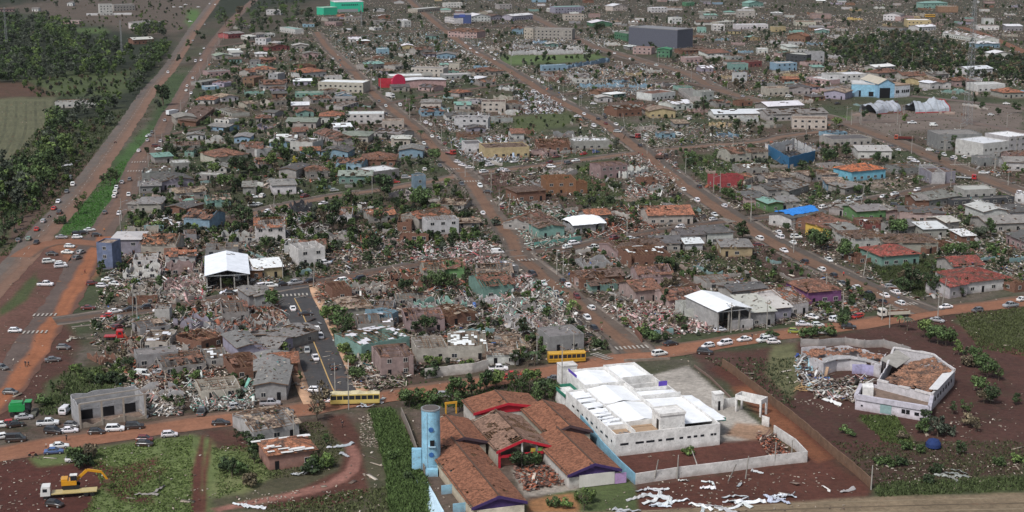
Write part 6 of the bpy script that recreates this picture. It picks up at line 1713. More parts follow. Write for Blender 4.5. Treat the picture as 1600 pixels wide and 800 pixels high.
# ------------------------------------------------------------------ trees
def crown_data(r, n, blobs, H_, Rr, leaf, z0, dens=1.0):
    """numpy leaf quads scattered on clumps -> verts (m*4,3)"""
    g = np.random.default_rng(r); C = []
    for i in range(blobs):
        a = g.random() * 6.28; q = g.random() ** .6; C.append((math.cos(a) * Rr * .62 * q, math.sin(a) * Rr * .62 * q, z0 + (H_ - z0) * (.2 + .7 * g.random()), Rr * (.18 + .26 * g.random())))
    C = np.array(C); k = g.integers(0, blobs, n); d = g.normal(size=(n, 3)); d /= np.linalg.norm(d, axis=1)[:, None]
    rad = C[k, 3] * (.45 + .6 * g.random(n) ** .5); c = C[k, :3] + d * rad[:, None] * np.array([1, 1, .75]); c[:, 2] = np.maximum(c[:, 2], .15)
    u = g.normal(size=(n, 3)); u /= np.linalg.norm(u, axis=1)[:, None]; v = np.cross(u, d + .35 * g.normal(size=(n, 3))); v /= np.linalg.norm(v, axis=1)[:, None] + 1e-9
    s = leaf * (.6 + .8 * g.random(n))[:, None]; u *= s; v *= s * .7
    return np.stack([c - u - v, c + u - v * .6, c + u * .8 + v, c - u * .7 + v], 1).reshape(-1, 3)
TREEM = []
def make_tree_proto(i, kind):
    r = random.Random(100 + i); H_, Rr, z0, n, bl, leaf = {'round': (7, 3.2, 1.6, 1000, 13, .25), 'wide': (6, 3.9, 1.8, 950, 14, .26), 'tall': (9, 2.5, 1.8, 950, 13, .25), 'thin': (7, 2.9, 1.8, 380, 10, .24), 'bush': (2.2, 2.0, .2, 480, 10, .19), 'low': (1.5, 2.6, .1, 380, 10, .18)}[kind]
    v = crown_data(50 + i, n, bl, H_, Rr, leaf, z0); f = np.arange(len(v)).reshape(-1, 4)
    me = fast_mesh("tmp", v, f, None, 'leaf'); cm = me.data; cm.name = "crown"; bpy.data.objects.remove(me)
    b = MB(); th = .04 * H_
    if kind in ('bush', 'low'): b.cyl(0, 0, 0, .6, .06, .04, 5)
    else:
        b.cyl(0, 0, 0, z0 + .8, th * .8, th * .55, 7)
        for k in range(6 if kind != 'thin' else 12):
            a = r.random() * 6.28; q = r.uniform(.4, .95); p = Vector((0, 0, z0 + r.uniform(-.3, .8))); e = Vector((math.cos(a) * Rr * q, math.sin(a) * Rr * q, r.uniform(z0 + .8, H_ * .92))); b.bar(p, e, th * .5, th * .5)
        b.bar((0, 0, z0 + .5), (r.uniform(-.4, .4), r.uniform(-.4, .4), H_ * .85), th * .8, th * .8)
    return cm, b.mesh("trunk", ['bark']), H_
TK = ['round', 'round', 'wide', 'wide', 'tall', 'thin', 'thin', 'bush', 'bush', 'low']
TREEM = [make_tree_proto(i, k) for i, k in enumerate(TK)]
# palm
def palm_proto():
    b = MB(); r = random.Random(5)
    for i in range(16):
        a = i * .3927 + r.uniform(-.1, .1); L_ = r.uniform(2.4, 3.1); pr = None; el = r.uniform(.1, .7)
        for k in range(6):
            t = k / 5; d = L_ * t; z = 6 + el * d - .28 * d * d; w_ = .42 * math.sin(math.pi * min(t * .9 + .12, 1)) + .03; c, s = math.cos(a), math.sin(a); p = (Vector((c * d - s * w_, s * d + c * w_, z - .15)), Vector((c * d, s * d, z)), Vector((c * d + s * w_, s * d - c * w_, z - .15)))
            if pr: b.poly([pr[0], p[0], p[1], pr[1]]); b.poly([pr[1], p[1], p[2], pr[2]])
            pr = p
    t = MB(); t.cyl(0, 0, 0, 6.1, .2, .13, 8); return b.mesh("crown", ['leaf']), t.mesh("trunk", ['bark']), 6.5
TREEM.append(palm_proto())
GC = {'d': (.030, .047, .020), 'm': (.050, .078, .028), 'l': (.082, .118, .036), 'b': (.095, .078, .050), 'y': (.22, .19, .03), 'g': (.050, .060, .042)}
GN = {'d': 'dark green', 'm': 'mid green', 'l': 'light green', 'b': 'storm-browned', 'y': 'yellow-green', 'g': 'grey-green'}
NT = {'tree': 0, 'bush': 0}; TPOS = []
def tree(p, h, col, k=None, occ=True):
    if k is None: k = rnd.choice((0, 1, 2, 3, 4, 5, 6)) if h > 3 else rnd.choice((7, 8))
    cm, tm, H_ = TREEM[k]; h = h * (.84 if h > 3 else 1); s = h / H_; nm = 'bush' if k in (7, 8, 9) else ('palm_tree' if k == 10 else 'tree')
    cv = jit(GC[col], rnd, .8, 1.2)
    root = bpy.data.objects.new(nm, None); COL.objects.link(root); root.location = (p.x, p.y, 0); root.rotation_euler.z = rnd.uniform(0, 6.28); root.scale = (s * rnd.uniform(.9, 1.15), s * rnd.uniform(.9, 1.15), s * rnd.uniform(.92, 1.08))
    c = link("crown", cm, root, cv); link("trunk" if nm != 'bush' else "stem", tm, root)
    look = {'bush': f"{'large ' if h > 2.4 else ''}{GN[col]} bush", 'tree': f"{'half-stripped ' if k in (5, 6) else ('tall ' if h > 8.5 else ('small ' if h < 5 else ''))}{GN[col]} tree", 'palm_tree': f"{GN[col]} palm"}[nm]
    tag(root, {'bush': 'bush', 'tree': 'tree', 'palm_tree': 'palm tree'}[nm], look, None, {'bush': "bushes among the houses", 'tree': "trees among the houses", 'palm_tree': 'palms'}[nm]); NT[nm if nm != 'palm_tree' else 'tree'] += 1; TPOS.append((p.x, p.y))
    if occ: occ_mark(p.x, p.y, h * .28)
FT = []
def TR(col, row, spec):
    for tk in spec.split(','):
        t = tk.split()
        if not t: continue
        px, py = T(col, row, float(t[0]), float(t[1])); h = float(t[2]) if len(t) > 2 else 6; c = 'm'; k = None
        for e in t[3:]:
            if e in GC: c = e
            elif e[0] == 'k': k = int(e[1:])
        if len(t) <= 3 or all(e[0] == 'k' for e in t[3:]): c = rnd.choice('ddmmmglb')
        if py < 196 and h < 13 and k != 4: FT.append((P(px, py), h * .84, c)); continue
        tree(P(px, py), h, c, k)
TR(0, 0, '1110 400 9,1180 310 11,1020 660 15 d,990 700 9,1240 230 9,1270 260 9,1410 160 15,1500 100 14,1440 190 12,1380 170 11,420 770 10,640 770 9,880 540 9,1060 380 6,1180 400 8,1240 570 8,1560 580 8,1550 300 8,260 120 10,170 90 10,520 180 9,940 190 9,1000 200 8,1130 200 8,880 130 10,1000 60 10,940 60 11,560 620 9,740 640 8,480 610 7')
TR(1, 0, '330 130 18 d,380 190 14 d,290 110 12,180 80 12,60 170 12 d,20 120 12 d,240 480 10,270 500 9,620 210 9 d,1020 140 10 d,960 130 9,890 170 9,850 345 12 d k4,870 340 9 d k4,370 540 8,100 720 9,200 690 10,50 700 9,980 680 10,1190 630 10,960 720 9,1510 250 7,690 440 6 l,1320 540 7,1360 530 7,555 790 10 d,1060 640 7,750 90 11,540 160 8,940 440 9 d,480 440 6,90 310 7')
TR(2, 0, '540 220 13 d,200 390 11,260 388 7,1200 720 13 d,1160 700 8,1400 560 9,1530 580 10,480 375 6,180 220 8 m,40 560 5 k5,60 610 6 k5,130 700 5,1180 430 6,1330 560 7')
TR(3, 0, '600 755 8 d,1290 660 10 d k4,1335 690 6 d,1550 708 9 d,1440 720 5 d,850 770 6 k5,1190 500 7 d,1150 490 7,1280 310 7 d,430 790 6,320 720 5,690 745 4,930 590 6 d,1360 620 6,1590 520 9 d')
TR(0, 1, '690 360 9 m,730 350 8 m,650 350 6,520 470 6,490 540 8 m k5,1080 190 9 d,1040 170 7,1420 120 8,1280 165 6 d,1500 290 10 d,1560 300 9 d,1350 300 7,1130 385 7,1200 290 6,1250 300 6,1400 400 9,1340 400 7,1330 600 10 d k4,1440 570 11 d,1510 600 9,60 350 9 d,120 350 9 d,230 440 12 d,180 400 9,450 210 8,320 180 6,230 240 7,1070 500 8,840 470 5 d,30 700 11 d,90 640 9 d,920 170 5,140 560 7,400 590 4 d,380 600 3,1550 610 7,1560 500 6,1420 640 4 l,150 480 8,50 440 8,280 330 6,300 190 6,380 60 8,1000 190 4,1240 170 5,1380 380 8,1480 400 7')
TR(1, 1, '150 190 12 m,110 260 9,630 150 9,680 170 8,760 130 8,450 220 8,340 200 8,800 460 13 d,830 420 9,600 490 10 m k5,560 470 6 k10,1030 500 10,920 510 9,880 520 6,480 650 13 d,420 620 9,780 610 10,980 580 6 d,740 770 7,1120 220 8 m,840 190 7,245 230 5 y k0,250 270 5,340 400 5,60 790 8,1030 80 7 k10,920 250 6,1440 620 4,700 350 4,1180 640 3,540 640 7,620 570 6,690 700 4,130 300 8,50 310 5,560 180 5,850 320 4,1490 610 3,1500 730 4 d,100 200 6')
TR(2, 1, '345 390 7 d,980 430 9 b k5,440 500 4 l,780 630 6 d,620 620 5 d,1440 410 8 m,1350 450 6,1420 480 6 l,1440 700 9 d,700 770 8,670 790 7,1110 210 6,1270 200 6,650 130 7,970 690 4 d,590 530 4,1560 250 6,1140 560 5 k5,1480 550 6 l,560 500 4 l,520 440 4 l,1380 470 5 m,610 470 3,1200 240 4 l,1100 240 5,1500 520 4,500 460 5 l,1490 30 9 d,1400 30 8 d,1550 60 8')
TR(3, 1, '420 210 10 d,370 220 9 d,490 190 9 d,210 300 8 d,270 340 7,420 450 7 d,270 500 6,620 420 5 d,560 410 5,640 500 5 d,690 500 5 d,770 690 9 d,820 690 8,720 640 6,320 760 10 m,270 730 8 d,480 800 7 m,1390 680 8 d,1240 620 6 d,1070 215 4 d,950 370 6 k10,830 300 5 d,1160 150 10 d k4,890 480 6,1480 280 6 l,1190 800 6 m,690 230 7 d,20 320 5 l,120 310 5,560 800 5,720 240 5 d,780 310 5 d,1360 560 4 l,1200 580 4 l,1260 590 4 l,1300 600 4 l,1120 800 5,740 460 5,1560 330 4 k5,530 720 3 l,300 660 6 d,120 650 4 d,1330 690 6,1290 760 3,1400 780 3,350 430 4')
TR(0, 2, '1000 210 5 m,640 100 5 m,760 670 6 b k5,510 750 4 m,680 240 4 k5,1420 200 4 l,1240 790 4,620 130 4,800 700 4 d,720 620 5 b k5,470 750 4 l,560 800 4 m,640 800 3 d,700 790 3 d')
TR(1, 2, '1120 210 8 m,1070 220 7 d,120 340 7 m,170 630 5 l,510 480 10 m,460 440 7 l,580 480 7 m,550 610 3 l,600 690 5,1060 500 7 d,930 250 6 d,1040 260 5,1310 180 6 d,640 790 5 m,170 550 5 d,1420 350 5 d,280 790 4 m,820 30 7 m,700 50 6 d,600 700 4 l,1000 490 5,1180 200 6,1240 220 7 d,570 500 6 d,540 440 5 m,490 540 5 m,1270 250 4,600 770 4 m,1300 700 2 l,1130 680 2 l,1080 670 2 l,1090 760 3 d,700 660 3 l,1200 210 6 m')
TR(2, 2, '370 370 6 l,270 520 5 k10,70 500 6 d,950 325 7 d,1020 220 7,220 400 5 m,1050 460 6 m,430 520 5 m,20 690 6 d,180 570 4 m,100 690 5 d,900 540 3 m,990 100 6 m,590 590 3 k5,160 240 6 m,710 220 4 m,540 580 3,820 500 3 l,860 520 3 m,420 360 4,960 220 5,700 450 4 l,950 100 7 d,340 390 4 m,60 660 5 m,140 690 5 k10')
TR(3, 2, '890 220 10 d,1030 240 8 d,980 190 6 d,500 30 8 m,500 240 6 d,640 310 5 d,1450 90 6 d,1490 210 5 d,1210 260 4 d,980 510 6 l,1060 550 6 m,1110 560 6 m,1190 620 5 l,1280 670 5 m,1330 700 5 m,1370 760 6 m,1440 780 5 m,870 470 5 k10,460 450 5 m,490 400 4 d,840 230 6,1080 220 5,460 20 7 m,1010 540 5 m,1140 560 4 m,820 450 5 k10,1230 640 4 d,1300 700 4 m,1340 680 4 l,1250 690 3 b,570 260 4,20 520 3 d,290 500 3 m,380 500 3 m,240 510 3 m')
TR(0, 3, '380 60 4 b k5,330 50 4 m,1480 360 3.5 d,1540 380 4 d,1590 500 4 d,1450 580 5 d,1560 640 3 b,1120 170 5 m,1600 420 3 d,1500 560 3 m,1420 550 3 d,470 480 3 m,520 520 3 d,1000 650 3 k5,270 140 3,550 470 3 b')
TR(1, 3, '1240 120 8 m,1280 110 6 m,1350 90 8 d,960 140 6 m,1400 60 6 m,1440 40 6 d,400 170 9 b k5,380 230 7 b k5,440 390 4 m,1130 130 4 m,390 510 4 b k5,1100 120 3 m,1020 110 3 l,1270 170 4 m,1320 175 4 m,60 330 4 k5,330 560 3 d,430 520 3,380 520 3 m,860 480 2 m,960 600 2 d,1430 30 5,1500 25 6 l')
TR(2, 3, '60 70 7 m,210 90 6 d,60 530 5 d,20 510 4 m,120 510 3 m,450 790 5 m,110 40 6 l,260 110 5 m,160 120 6 m,20 40 7 m,300 80 4,460 740 3 l,260 770 2 m,340 780 2 l,250 100 5 m,1100 440 2')
TR(3, 3, '980 270 5 d,1060 330 6 g k0,1110 320 3 g,1150 190 4 d,1220 180 4 m,1390 120 5 d,1400 70 4 m,1550 130 4 d,860 410 2 m,1200 440 4 d,1270 270 3 b,1300 300 3 b k5,760 510 2 m,830 510 2 d,700 500 2 m,950 430 2 m,1000 620 2 d,1050 560 2 d,1440 510 2 m,1250 200 4 m,1330 60 5 m,1350 120 4 b,960 300 3 m,1560 490 2 l,480 310 2 m,520 330 1.5 m,840 350 2 b')
print("catalog trees", NT)
# ------------------------------------------------------------------ filler houses in the blocks
TOWN = [(342, 72), (300, 135), (272, 200), (232, 262), (205, 330), (185, 372), (140, 505), (150, 560), (200, 640), (400, 622), (560, 600), (840, 566), (975, 540), (1100, 525), (1330, 495), (1440, 470), (1700, 430), (1700, -30), (620, -30), (480, 20), (420, 50)]
NOF = [[(1040, 398), (1180, 380), (1262, 420), (1300, 440), (1240, 452), (1100, 445), (1020, 415)], [(780, 84), (960, 84), (950, 102), (785, 104)], [(1280, 150), (1420, 150), (1640, 150), (1640, 215), (1420, 215), (1300, 195)],
       [(1330, 60), (1420, 45), (1640, 80), (1640, 130), (1480, 120), (1330, 100)], [(1440, 380), (1700, 400), (1700, 470), (1500, 470)], [(300, 30), (350, 0), (480, 0), (440, 60), (330, 70)], [(900, 262), (945, 250), (975, 300), (1060, 312), (1050, 325), (920, 325)],
       [(500, 392), (535, 378), (580, 400), (570, 425), (515, 432)], [(130, 575), (190, 570), (190, 620), (60, 640)], [(1340, 395), (1440, 395), (1500, 430), (1440, 470), (1380, 440)], [(800, 178), (905, 172), (905, 205), (805, 205)], [(235, 345), (280, 340), (270, 360), (230, 360)], [(1060, 245), (1100, 238), (1200, 236), (1210, 262), (1120, 285), (1070, 270)], [(730,272),(800,266),(800,295),(745,295)]]
def filler(y0, y1, n, far):
    cnt = 0; tries = 0
    while cnt < n and tries < n * 30:
        tries += 1; y = rnd.uniform(y0, y1); x = rnd.uniform(-20, 1640)
        ax, ay = np.array([x]), np.array([y])
        if not pip(ax, ay, TOWN)[0] or any(pip(ax, ay, q)[0] for q in NOF): continue
        p = P(x, y); W, D = rnd.uniform(7.5, 13), rnd.uniform(8, 13); an = near_road(p.x, p.y)[0]; an = (an + math.pi / 4) % (math.pi / 2) - math.pi / 4
        if occ_hit(p, an, W + 1, D + 1): continue
        right = x > 760; u = rnd.random()
        if far: kind = ('R' if u < (.55 if right else .15) else 'r' if u < (.74 if right else .34) else rnd.choice('gghhGGhgfst'))
        else: kind = ('R' if u < .42 else 'r' if u < .72 else rnd.choice('ttgG'))
        rc = rnd.choice('wwlwlorrbgdtnw' if y < 135 else 'orbbggddwltr') if kind != 'r' else rnd.choice('brt')
        if far and rnd.random() < .1: W, D, kind = W * 1.8, D * 1.4, rnd.choice('gfs')
        if occ_hit(p, an, W, D): continue
        wc = rnd.choice('wwwwchhggpnblyko' if far else 'wwchhhggpk')
        house(W, D, rnd.uniform(2.8, 3.5) if kind != 'f' else rnd.uniform(4, 8), kind, rc, wc, rnd.uniform(.05, .35) if kind != 'r' else rnd.uniform(.2, .6), p, an, near=False, win=far is False or y > 40)
        cnt += 1
    print("filler", y0, y1, cnt, tries)
filler(250, 620, 60, False); filler(100, 250, 120, True); filler(-25, 100, 235, True)
# ------------------------------------------------------------------ filler trees, woods
def scatter_trees(poly, n, h0, h1, cols, ks=None, mind=3.2):
    xs = [p[0] for p in poly]; ys = [p[1] for p in poly]; c = 0
    for _ in range(n * 12):
        if c >= n or NT['tree'] > 296: break
        x, y = rnd.uniform(min(xs), max(xs)), rnd.uniform(min(ys), max(ys))
        if not pip(np.array([x]), np.array([y]), poly)[0]: continue
        p = P(x, y)
        if (int(p.x // 2), int(p.y // 2)) in OCC: continue
        tree(p, rnd.uniform(h0, h1), rnd.choice(cols), rnd.choice(ks) if ks else None); c += 1
for k in range(170):                                    # bushes in the gardens
    x, y = rnd.uniform(150, 1600), rnd.uniform(110, 610); p = P(x, y)
    if pip(np.array([x]), np.array([y]), TOWN)[0] and (int(p.x // 2), int(p.y // 2)) not in OCC: tree(p, rnd.uniform(1.2, 2.8), rnd.choice('ddmmlg'), rnd.choice((7, 8, 9)), False)
def wood(name, polys, n, seed, cols, hmin=7, hmax=12, extra=()):
    g = np.random.default_rng(seed); V_, Cc = [], []
    for p, h, c in extra:
        v = crown_data(int(g.integers(1e6)), 300, 8, h, h * .42, .42, h * .2); V_.append(v + np.array([p.x, p.y, 0])); cc = np.array(GC[c]) * g.uniform(.8, 1.2); Cc.append(np.repeat(cc[None] * g.uniform(.6, 1.5, (len(v) // 4, 1)), 4, 0).reshape(-1, 3))
    for poly, share in polys:
        xs = [p[0] for p in poly]; ys = [p[1] for p in poly]; c = 0; m = int(n * share)
        while c < m:
            x, y = g.uniform(min(xs), max(xs)), g.uniform(min(ys), max(ys))
            if not pip(np.array([x]), np.array([y]), poly)[0]: continue
            p = P(x, y); c += 1
            if (int(p.x // 2), int(p.y // 2)) in OCC or (name == 'undergrowth' and any(pip(np.array([x]), np.array([y]), q)[0] for q in NOF[1:3] + NOF[7:8])): continue
            h = g.uniform(hmin, hmax); v = crown_data(int(g.integers(1e6)), int(250 if h > 3 else 120), 9, h, h * .45, (.46 if h > 3 else .36), h * .08); V_.append(v + np.array([p.x, p.y, 0]))
            cc = np.array(cols[int(g.integers(len(cols)))]) * g.uniform(.7, 1.35); Cc.append(np.repeat(cc[None] * g.uniform(.6, 1.5, (len(v) // 4, 1)), 4, 0).reshape(-1, 3))
    v = np.concatenate(V_); o = fast_mesh(name, v, np.arange(len(v)).reshape(-1, 4), np.concatenate(Cc), 'vcol'); stuff(o)
wood("far_wood", [([(-150, 20), (40, 30), (110, 60), (150, 60), (195, 75), (215, 95), (170, 118), (110, 122), (60, 128), (-150, 135)], .62), ([(-150, -40), (300, -40), (290, 10), (215, 12), (-150, 15)], .16), ([(-20,28),(100,30),(130,60),(0,70)], .08), ([(205,45),(262,40),(262,60),(210,62)], .03), ([(85, 185), (190, 160), (180, 195), (120, 225), (60, 320), (-60, 350), (-60, 260), (50, 262)], .13), ([(215, 95), (262, 70), (268, 95), (240, 130), (195, 160), (215, 130)], .09), ([(330, 30), (400, 5), (480, 0), (470, 40), (400, 55), (350, 50)], .06)], 1000, 3, [tuple(v * 1.15 for v in GC[k]) for k in 'dmmggl'])
wood('roadside_scrub', [([(0,120),(120,115),(205,110),(215,130),(180,150),(60,152)], .25), ([(140,0),(300,0),(300,30),(270,45),(200,40),(100,60),(0,60)], .25), ([(60,200),(190,165),(200,180),(150,250),(60,330),(0,390),(0,265)], .5)], 700, 31, [GC['m'], GC['g'], GC['l'], GC['b']], 1.0, 3.5)
wood("ravine_wood", [([(1335, 62), (1420, 50), (1470, 70), (1600, 95), (1700, 105), (1700, 135), (1480, 118), (1345, 100)], .85), ([(1290, 75), (1340, 60), (1350, 100), (1320, 100)], .15)], 620, 5, [GC['d'], GC['m'], GC['b'], GC['g']], 4, 7)
wood('undergrowth', [(TOWN, 1.0)], 5000, 8, [GC['d'], GC['m'], GC['m'], GC['g'], GC['b'], GC['l']], .8, 2.9)
wood('garden_scrub', [([(342, 72), (300, 135), (272, 200), (232, 262), (205, 330), (185, 372), (640,400), (780,380), (700,240), (560,60)], 1.0)], 1500, 9, [GC['d'], GC['m'], GC['g'], GC['l']], 1.5, 4.0)
scatter_trees([(0, 330), (60, 300), (100, 200), (180, 170), (120, 260), (30, 370), (0, 390)], 16, 6, 10, 'ddm')
scatter_trees([(350, 110), (600, 100), (720, 200), (730, 330), (400, 400), (230, 330), (260, 220)], 36, 4, 9, 'ddmmg')
scatter_trees([(760, 30), (1590, 10), (1590, 140), (1000, 200), (800, 140)], 24, 5, 9, 'dmgb', (0, 4, 5, 6))
scatter_trees([(1150, 230), (1590, 260), (1590, 400), (1250, 380)], 10, 4, 7, 'ddm')
print("trees", NT)
# ------------------------------------------------------------------ rubble and sheet metal (nobody could count it)
PALS = {
 'mix': [((.56, .55, .52), 9), ((.30, .26, .22), 24), ((.17, .13, .11), 22), ((.15, .08, .055), 12), ((.05, .045, .04), 20), ((.42, .37, .31), 8), ((.10, .28, .28), 1), ((.06, .12, .3), 1), ((.38, .24, .22), 2), ((.06, .09, .03), 10)],
 'white': [((.62, .63, .65), 34), ((.36, .37, .39), 30), ((.16, .14, .13), 14), ((.05, .05, .05), 10), ((.26, .33, .42), 8)],
 'tile': [((.28, .10, .06), 40), ((.17, .10, .08), 30), ((.45, .38, .32), 10), ((.06, .04, .035), 20)],
 'pink': [((.50, .33, .32), 26), ((.42, .10, .11), 12), ((.60, .58, .56), 26), ((.20, .15, .13), 20), ((.07, .05, .05), 14)],
 'blue': [((.25, .40, .46), 14), ((.50, .50, .50), 22), ((.24, .22, .21), 26), ((.36, .24, .16), 10), ((.07, .06, .06), 14)],
 'green': [((.15, .34, .28), 20), ((.55, .58, .55), 30), ((.25, .20, .17), 26), ((.07, .07, .06), 16)],
 'grey': [((.28, .27, .26), 34), ((.13, .125, .12), 26), ((.45, .43, .41), 16), ((.05, .045, .045), 20)],
 'leafy': [((.03, .04, .018), 40), ((.06, .07, .03), 26), ((.10, .08, .06), 20), ((.22, .19, .16), 8)],
 'pale2': [((.60, .59, .57), 24), ((.34, .30, .27), 24), ((.20, .30, .27), 8), ((.38, .20, .18), 8), ((.10, .08, .07), 22)],
 'pale': [((.30, .25, .20), 42), ((.46, .41, .35), 18), ((.15, .11, .09), 24)]}
def boxes(name, px, py, Lr, Wr, Tr, pal, seed, zr=(0, .5), tilt=.35, m='vcol', xyz=None):
    g = np.random.default_rng(seed); n = len(px); X, Y = PN(px, py) if xyz is None else xyz[:2]; s = 1 / (.00805 * (py + 150))           # metres per photo px
    sc_ = np.maximum(1, s * 1.55 / (Lr[0] + Lr[1]) * 1.3)
    L = g.uniform(*Lr, n) * sc_; W = g.uniform(*Wr, n) * sc_; Th = g.uniform(*Tr, n) * np.sqrt(sc_); Z = g.uniform(0, 1, n) ** 2 * (zr[1] - zr[0]) * sc_ + zr[0]
    if xyz is not None: Z = xyz[2]
    a = g.uniform(0, 6.283, n); t = g.normal(0, tilt, n); t2 = g.normal(0, tilt * .6, n)
    ux = np.stack([np.cos(a) * np.cos(t), np.sin(a) * np.cos(t), np.sin(t)], 1); v0 = np.stack([-np.sin(a), np.cos(a), np.sin(t2)], 1); v0 /= np.linalg.norm(v0, axis=1)[:, None]
    w0 = np.cross(ux, v0); w0 /= np.linalg.norm(w0, axis=1)[:, None]
    c = np.stack([X, Y, Z + Th / 2 + np.abs(np.sin(t)) * L / 2 * .6], 1); sg = np.array([(-1, -1, -1), (1, -1, -1), (1, 1, -1), (-1, 1, -1), (-1, -1, 1), (1, -1, 1), (1, 1, 1), (-1, 1, 1)]) * .5
    co = c[:, None, :] + sg[None, :, 0:1] * (ux * L[:, None])[:, None, :] + sg[None, :, 1:2] * (v0 * W[:, None])[:, None, :] + sg[None, :, 2:3] * (w0 * Th[:, None])[:, None, :]
    co += g.normal(0, .05, co.shape) * sc_[:, None, None] * (W * .5)[:, None, None]
    fi = np.array([(3, 2, 1, 0), (4, 5, 6, 7), (0, 1, 5, 4), (1, 2, 6, 5), (2, 3, 7, 6), (3, 0, 4, 7)]); f = (np.arange(n)[:, None, None] * 8 + fi[None]).reshape(-1, 4)
    P_ = np.array([q[0] for q in pal]); w_ = np.array([q[1] for q in pal], float); ci = g.choice(len(P_), n, p=w_ / w_.sum()); col = P_[ci] * g.uniform(.75, 1.2, (n, 1))
    return co.reshape(-1, 3), f, np.repeat(col, 8, 0)
DEB = []
def add_boxes(*a, **k):
    DEB.append(boxes(*a, **k))
def flush(name, m='vcol'):
    global DEB
    V_, F_, C_ = [], [], []; k = 0
    for v, f, c in DEB: V_.append(v); F_.append(f + k); C_.append(c); k += len(v)
    o = fast_mesh(name, np.concatenate(V_), np.concatenate(F_), np.concatenate(C_), m); stuff(o); DEB = []; return o
def in_poly_pts(poly, n, g):
    xs = [p[0] for p in poly]; ys = [p[1] for p in poly]; x = g.uniform(min(xs), max(xs), n * 3); y = g.uniform(min(ys), max(ys), n * 3); m = pip(x, y, poly); return x[m][:n], y[m][:n]
g = np.random.default_rng(77)
def off_road(x, y, keep=.04, margin=-.5):
    X, Y = PN(x, y); d = road_dist(X, Y); m = (d > margin) | (g.random(len(x)) < keep * .5); return x[m], y[m]
NOD = [q for i, q in enumerate(NOF) if i in (1, 2, 5, 9, 10)]
def gen_town(n, y0, y1, Lr, Wr, Tr, pal, seed, tilt=.35, thr=.40, zr=(0, .5)):
    x = g.uniform(-20, 1640, n); y = g.uniform(y0, y1, n); m = pip(x, y, TOWN)
    for q in NOD: m &= ~pip(x, y, q)
    x, y = x[m], y[m]; X, Y = PN(x, y); m = .35 * fbm(X, Y, .011) + .35 * fbm(X, Y, .04) + .3 * fbm(X + 50, Y, .13) + (g.random(len(x)) - .5) * .14 > thr + .11 + np.where((x < 640) & (y < 335), .05, 0); x, y = x[m], y[m]; x, y = off_road(x, y, .06, .9)
    add_boxes("d", x, y, Lr, Wr, Tr, PALS[pal], seed, zr=zr, tilt=tilt)
gen_town(130000, 90, 640, (.25, 1.1), (.15, .55), (.04, .25), 'mix', 1, thr=.36)
gen_town(30000, 90, 640, (.3, 1.2), (.15, .5), (.04, .2), 'pale', 11, thr=.37)
gen_town(22000, 95, 640, (1.2, 3.8), (.10, .20), (.08, .16), 'pale', 2, .2)
gen_town(7000, 95, 600, (1.2, 4.0), (.6, 1.6), (.03, .08), 'grey', 4, .35)
gen_town(5000, 95, 620, (1.0, 3.5), (.7, 1.8), (.04, .10), 'tile', 41, .3)
gen_town(9000, -40, 120, (1.4, 4.0), (.15, .4), (.1, .3), 'pale', 42, .3)
wood('distant_trees', [([(420,20),(1640,-30),(1640,140),(560,140),(330,130)], 1.0)], 900, 18, [GC['d'], GC['d'], GC['m'], GC['g']], 2.5, 5.5, FT)
gen_town(2200, 60, 600, (1.2, 3.4), (.5, 1.1), (.03, .08), 'white', 5, .35)
gen_town(70000, -40, 130, (.5, 1.6), (.3, .8), (.1, .5), 'mix', 6, thr=.36)
gen_town(24000, -40, 125, (.6, 1.9), (.3, .8), (.1, .4), 'pale', 7, thr=.37)
gen_town(5200, -40, 130, (1.2, 3.2), (.3, .8), (.1, .3), 'white', 8, thr=.42)
gen_town(12000, -40, 620, (.4, 1.4), (.3, 1.0), (.1, .5), 'leafy', 9, thr=.36)
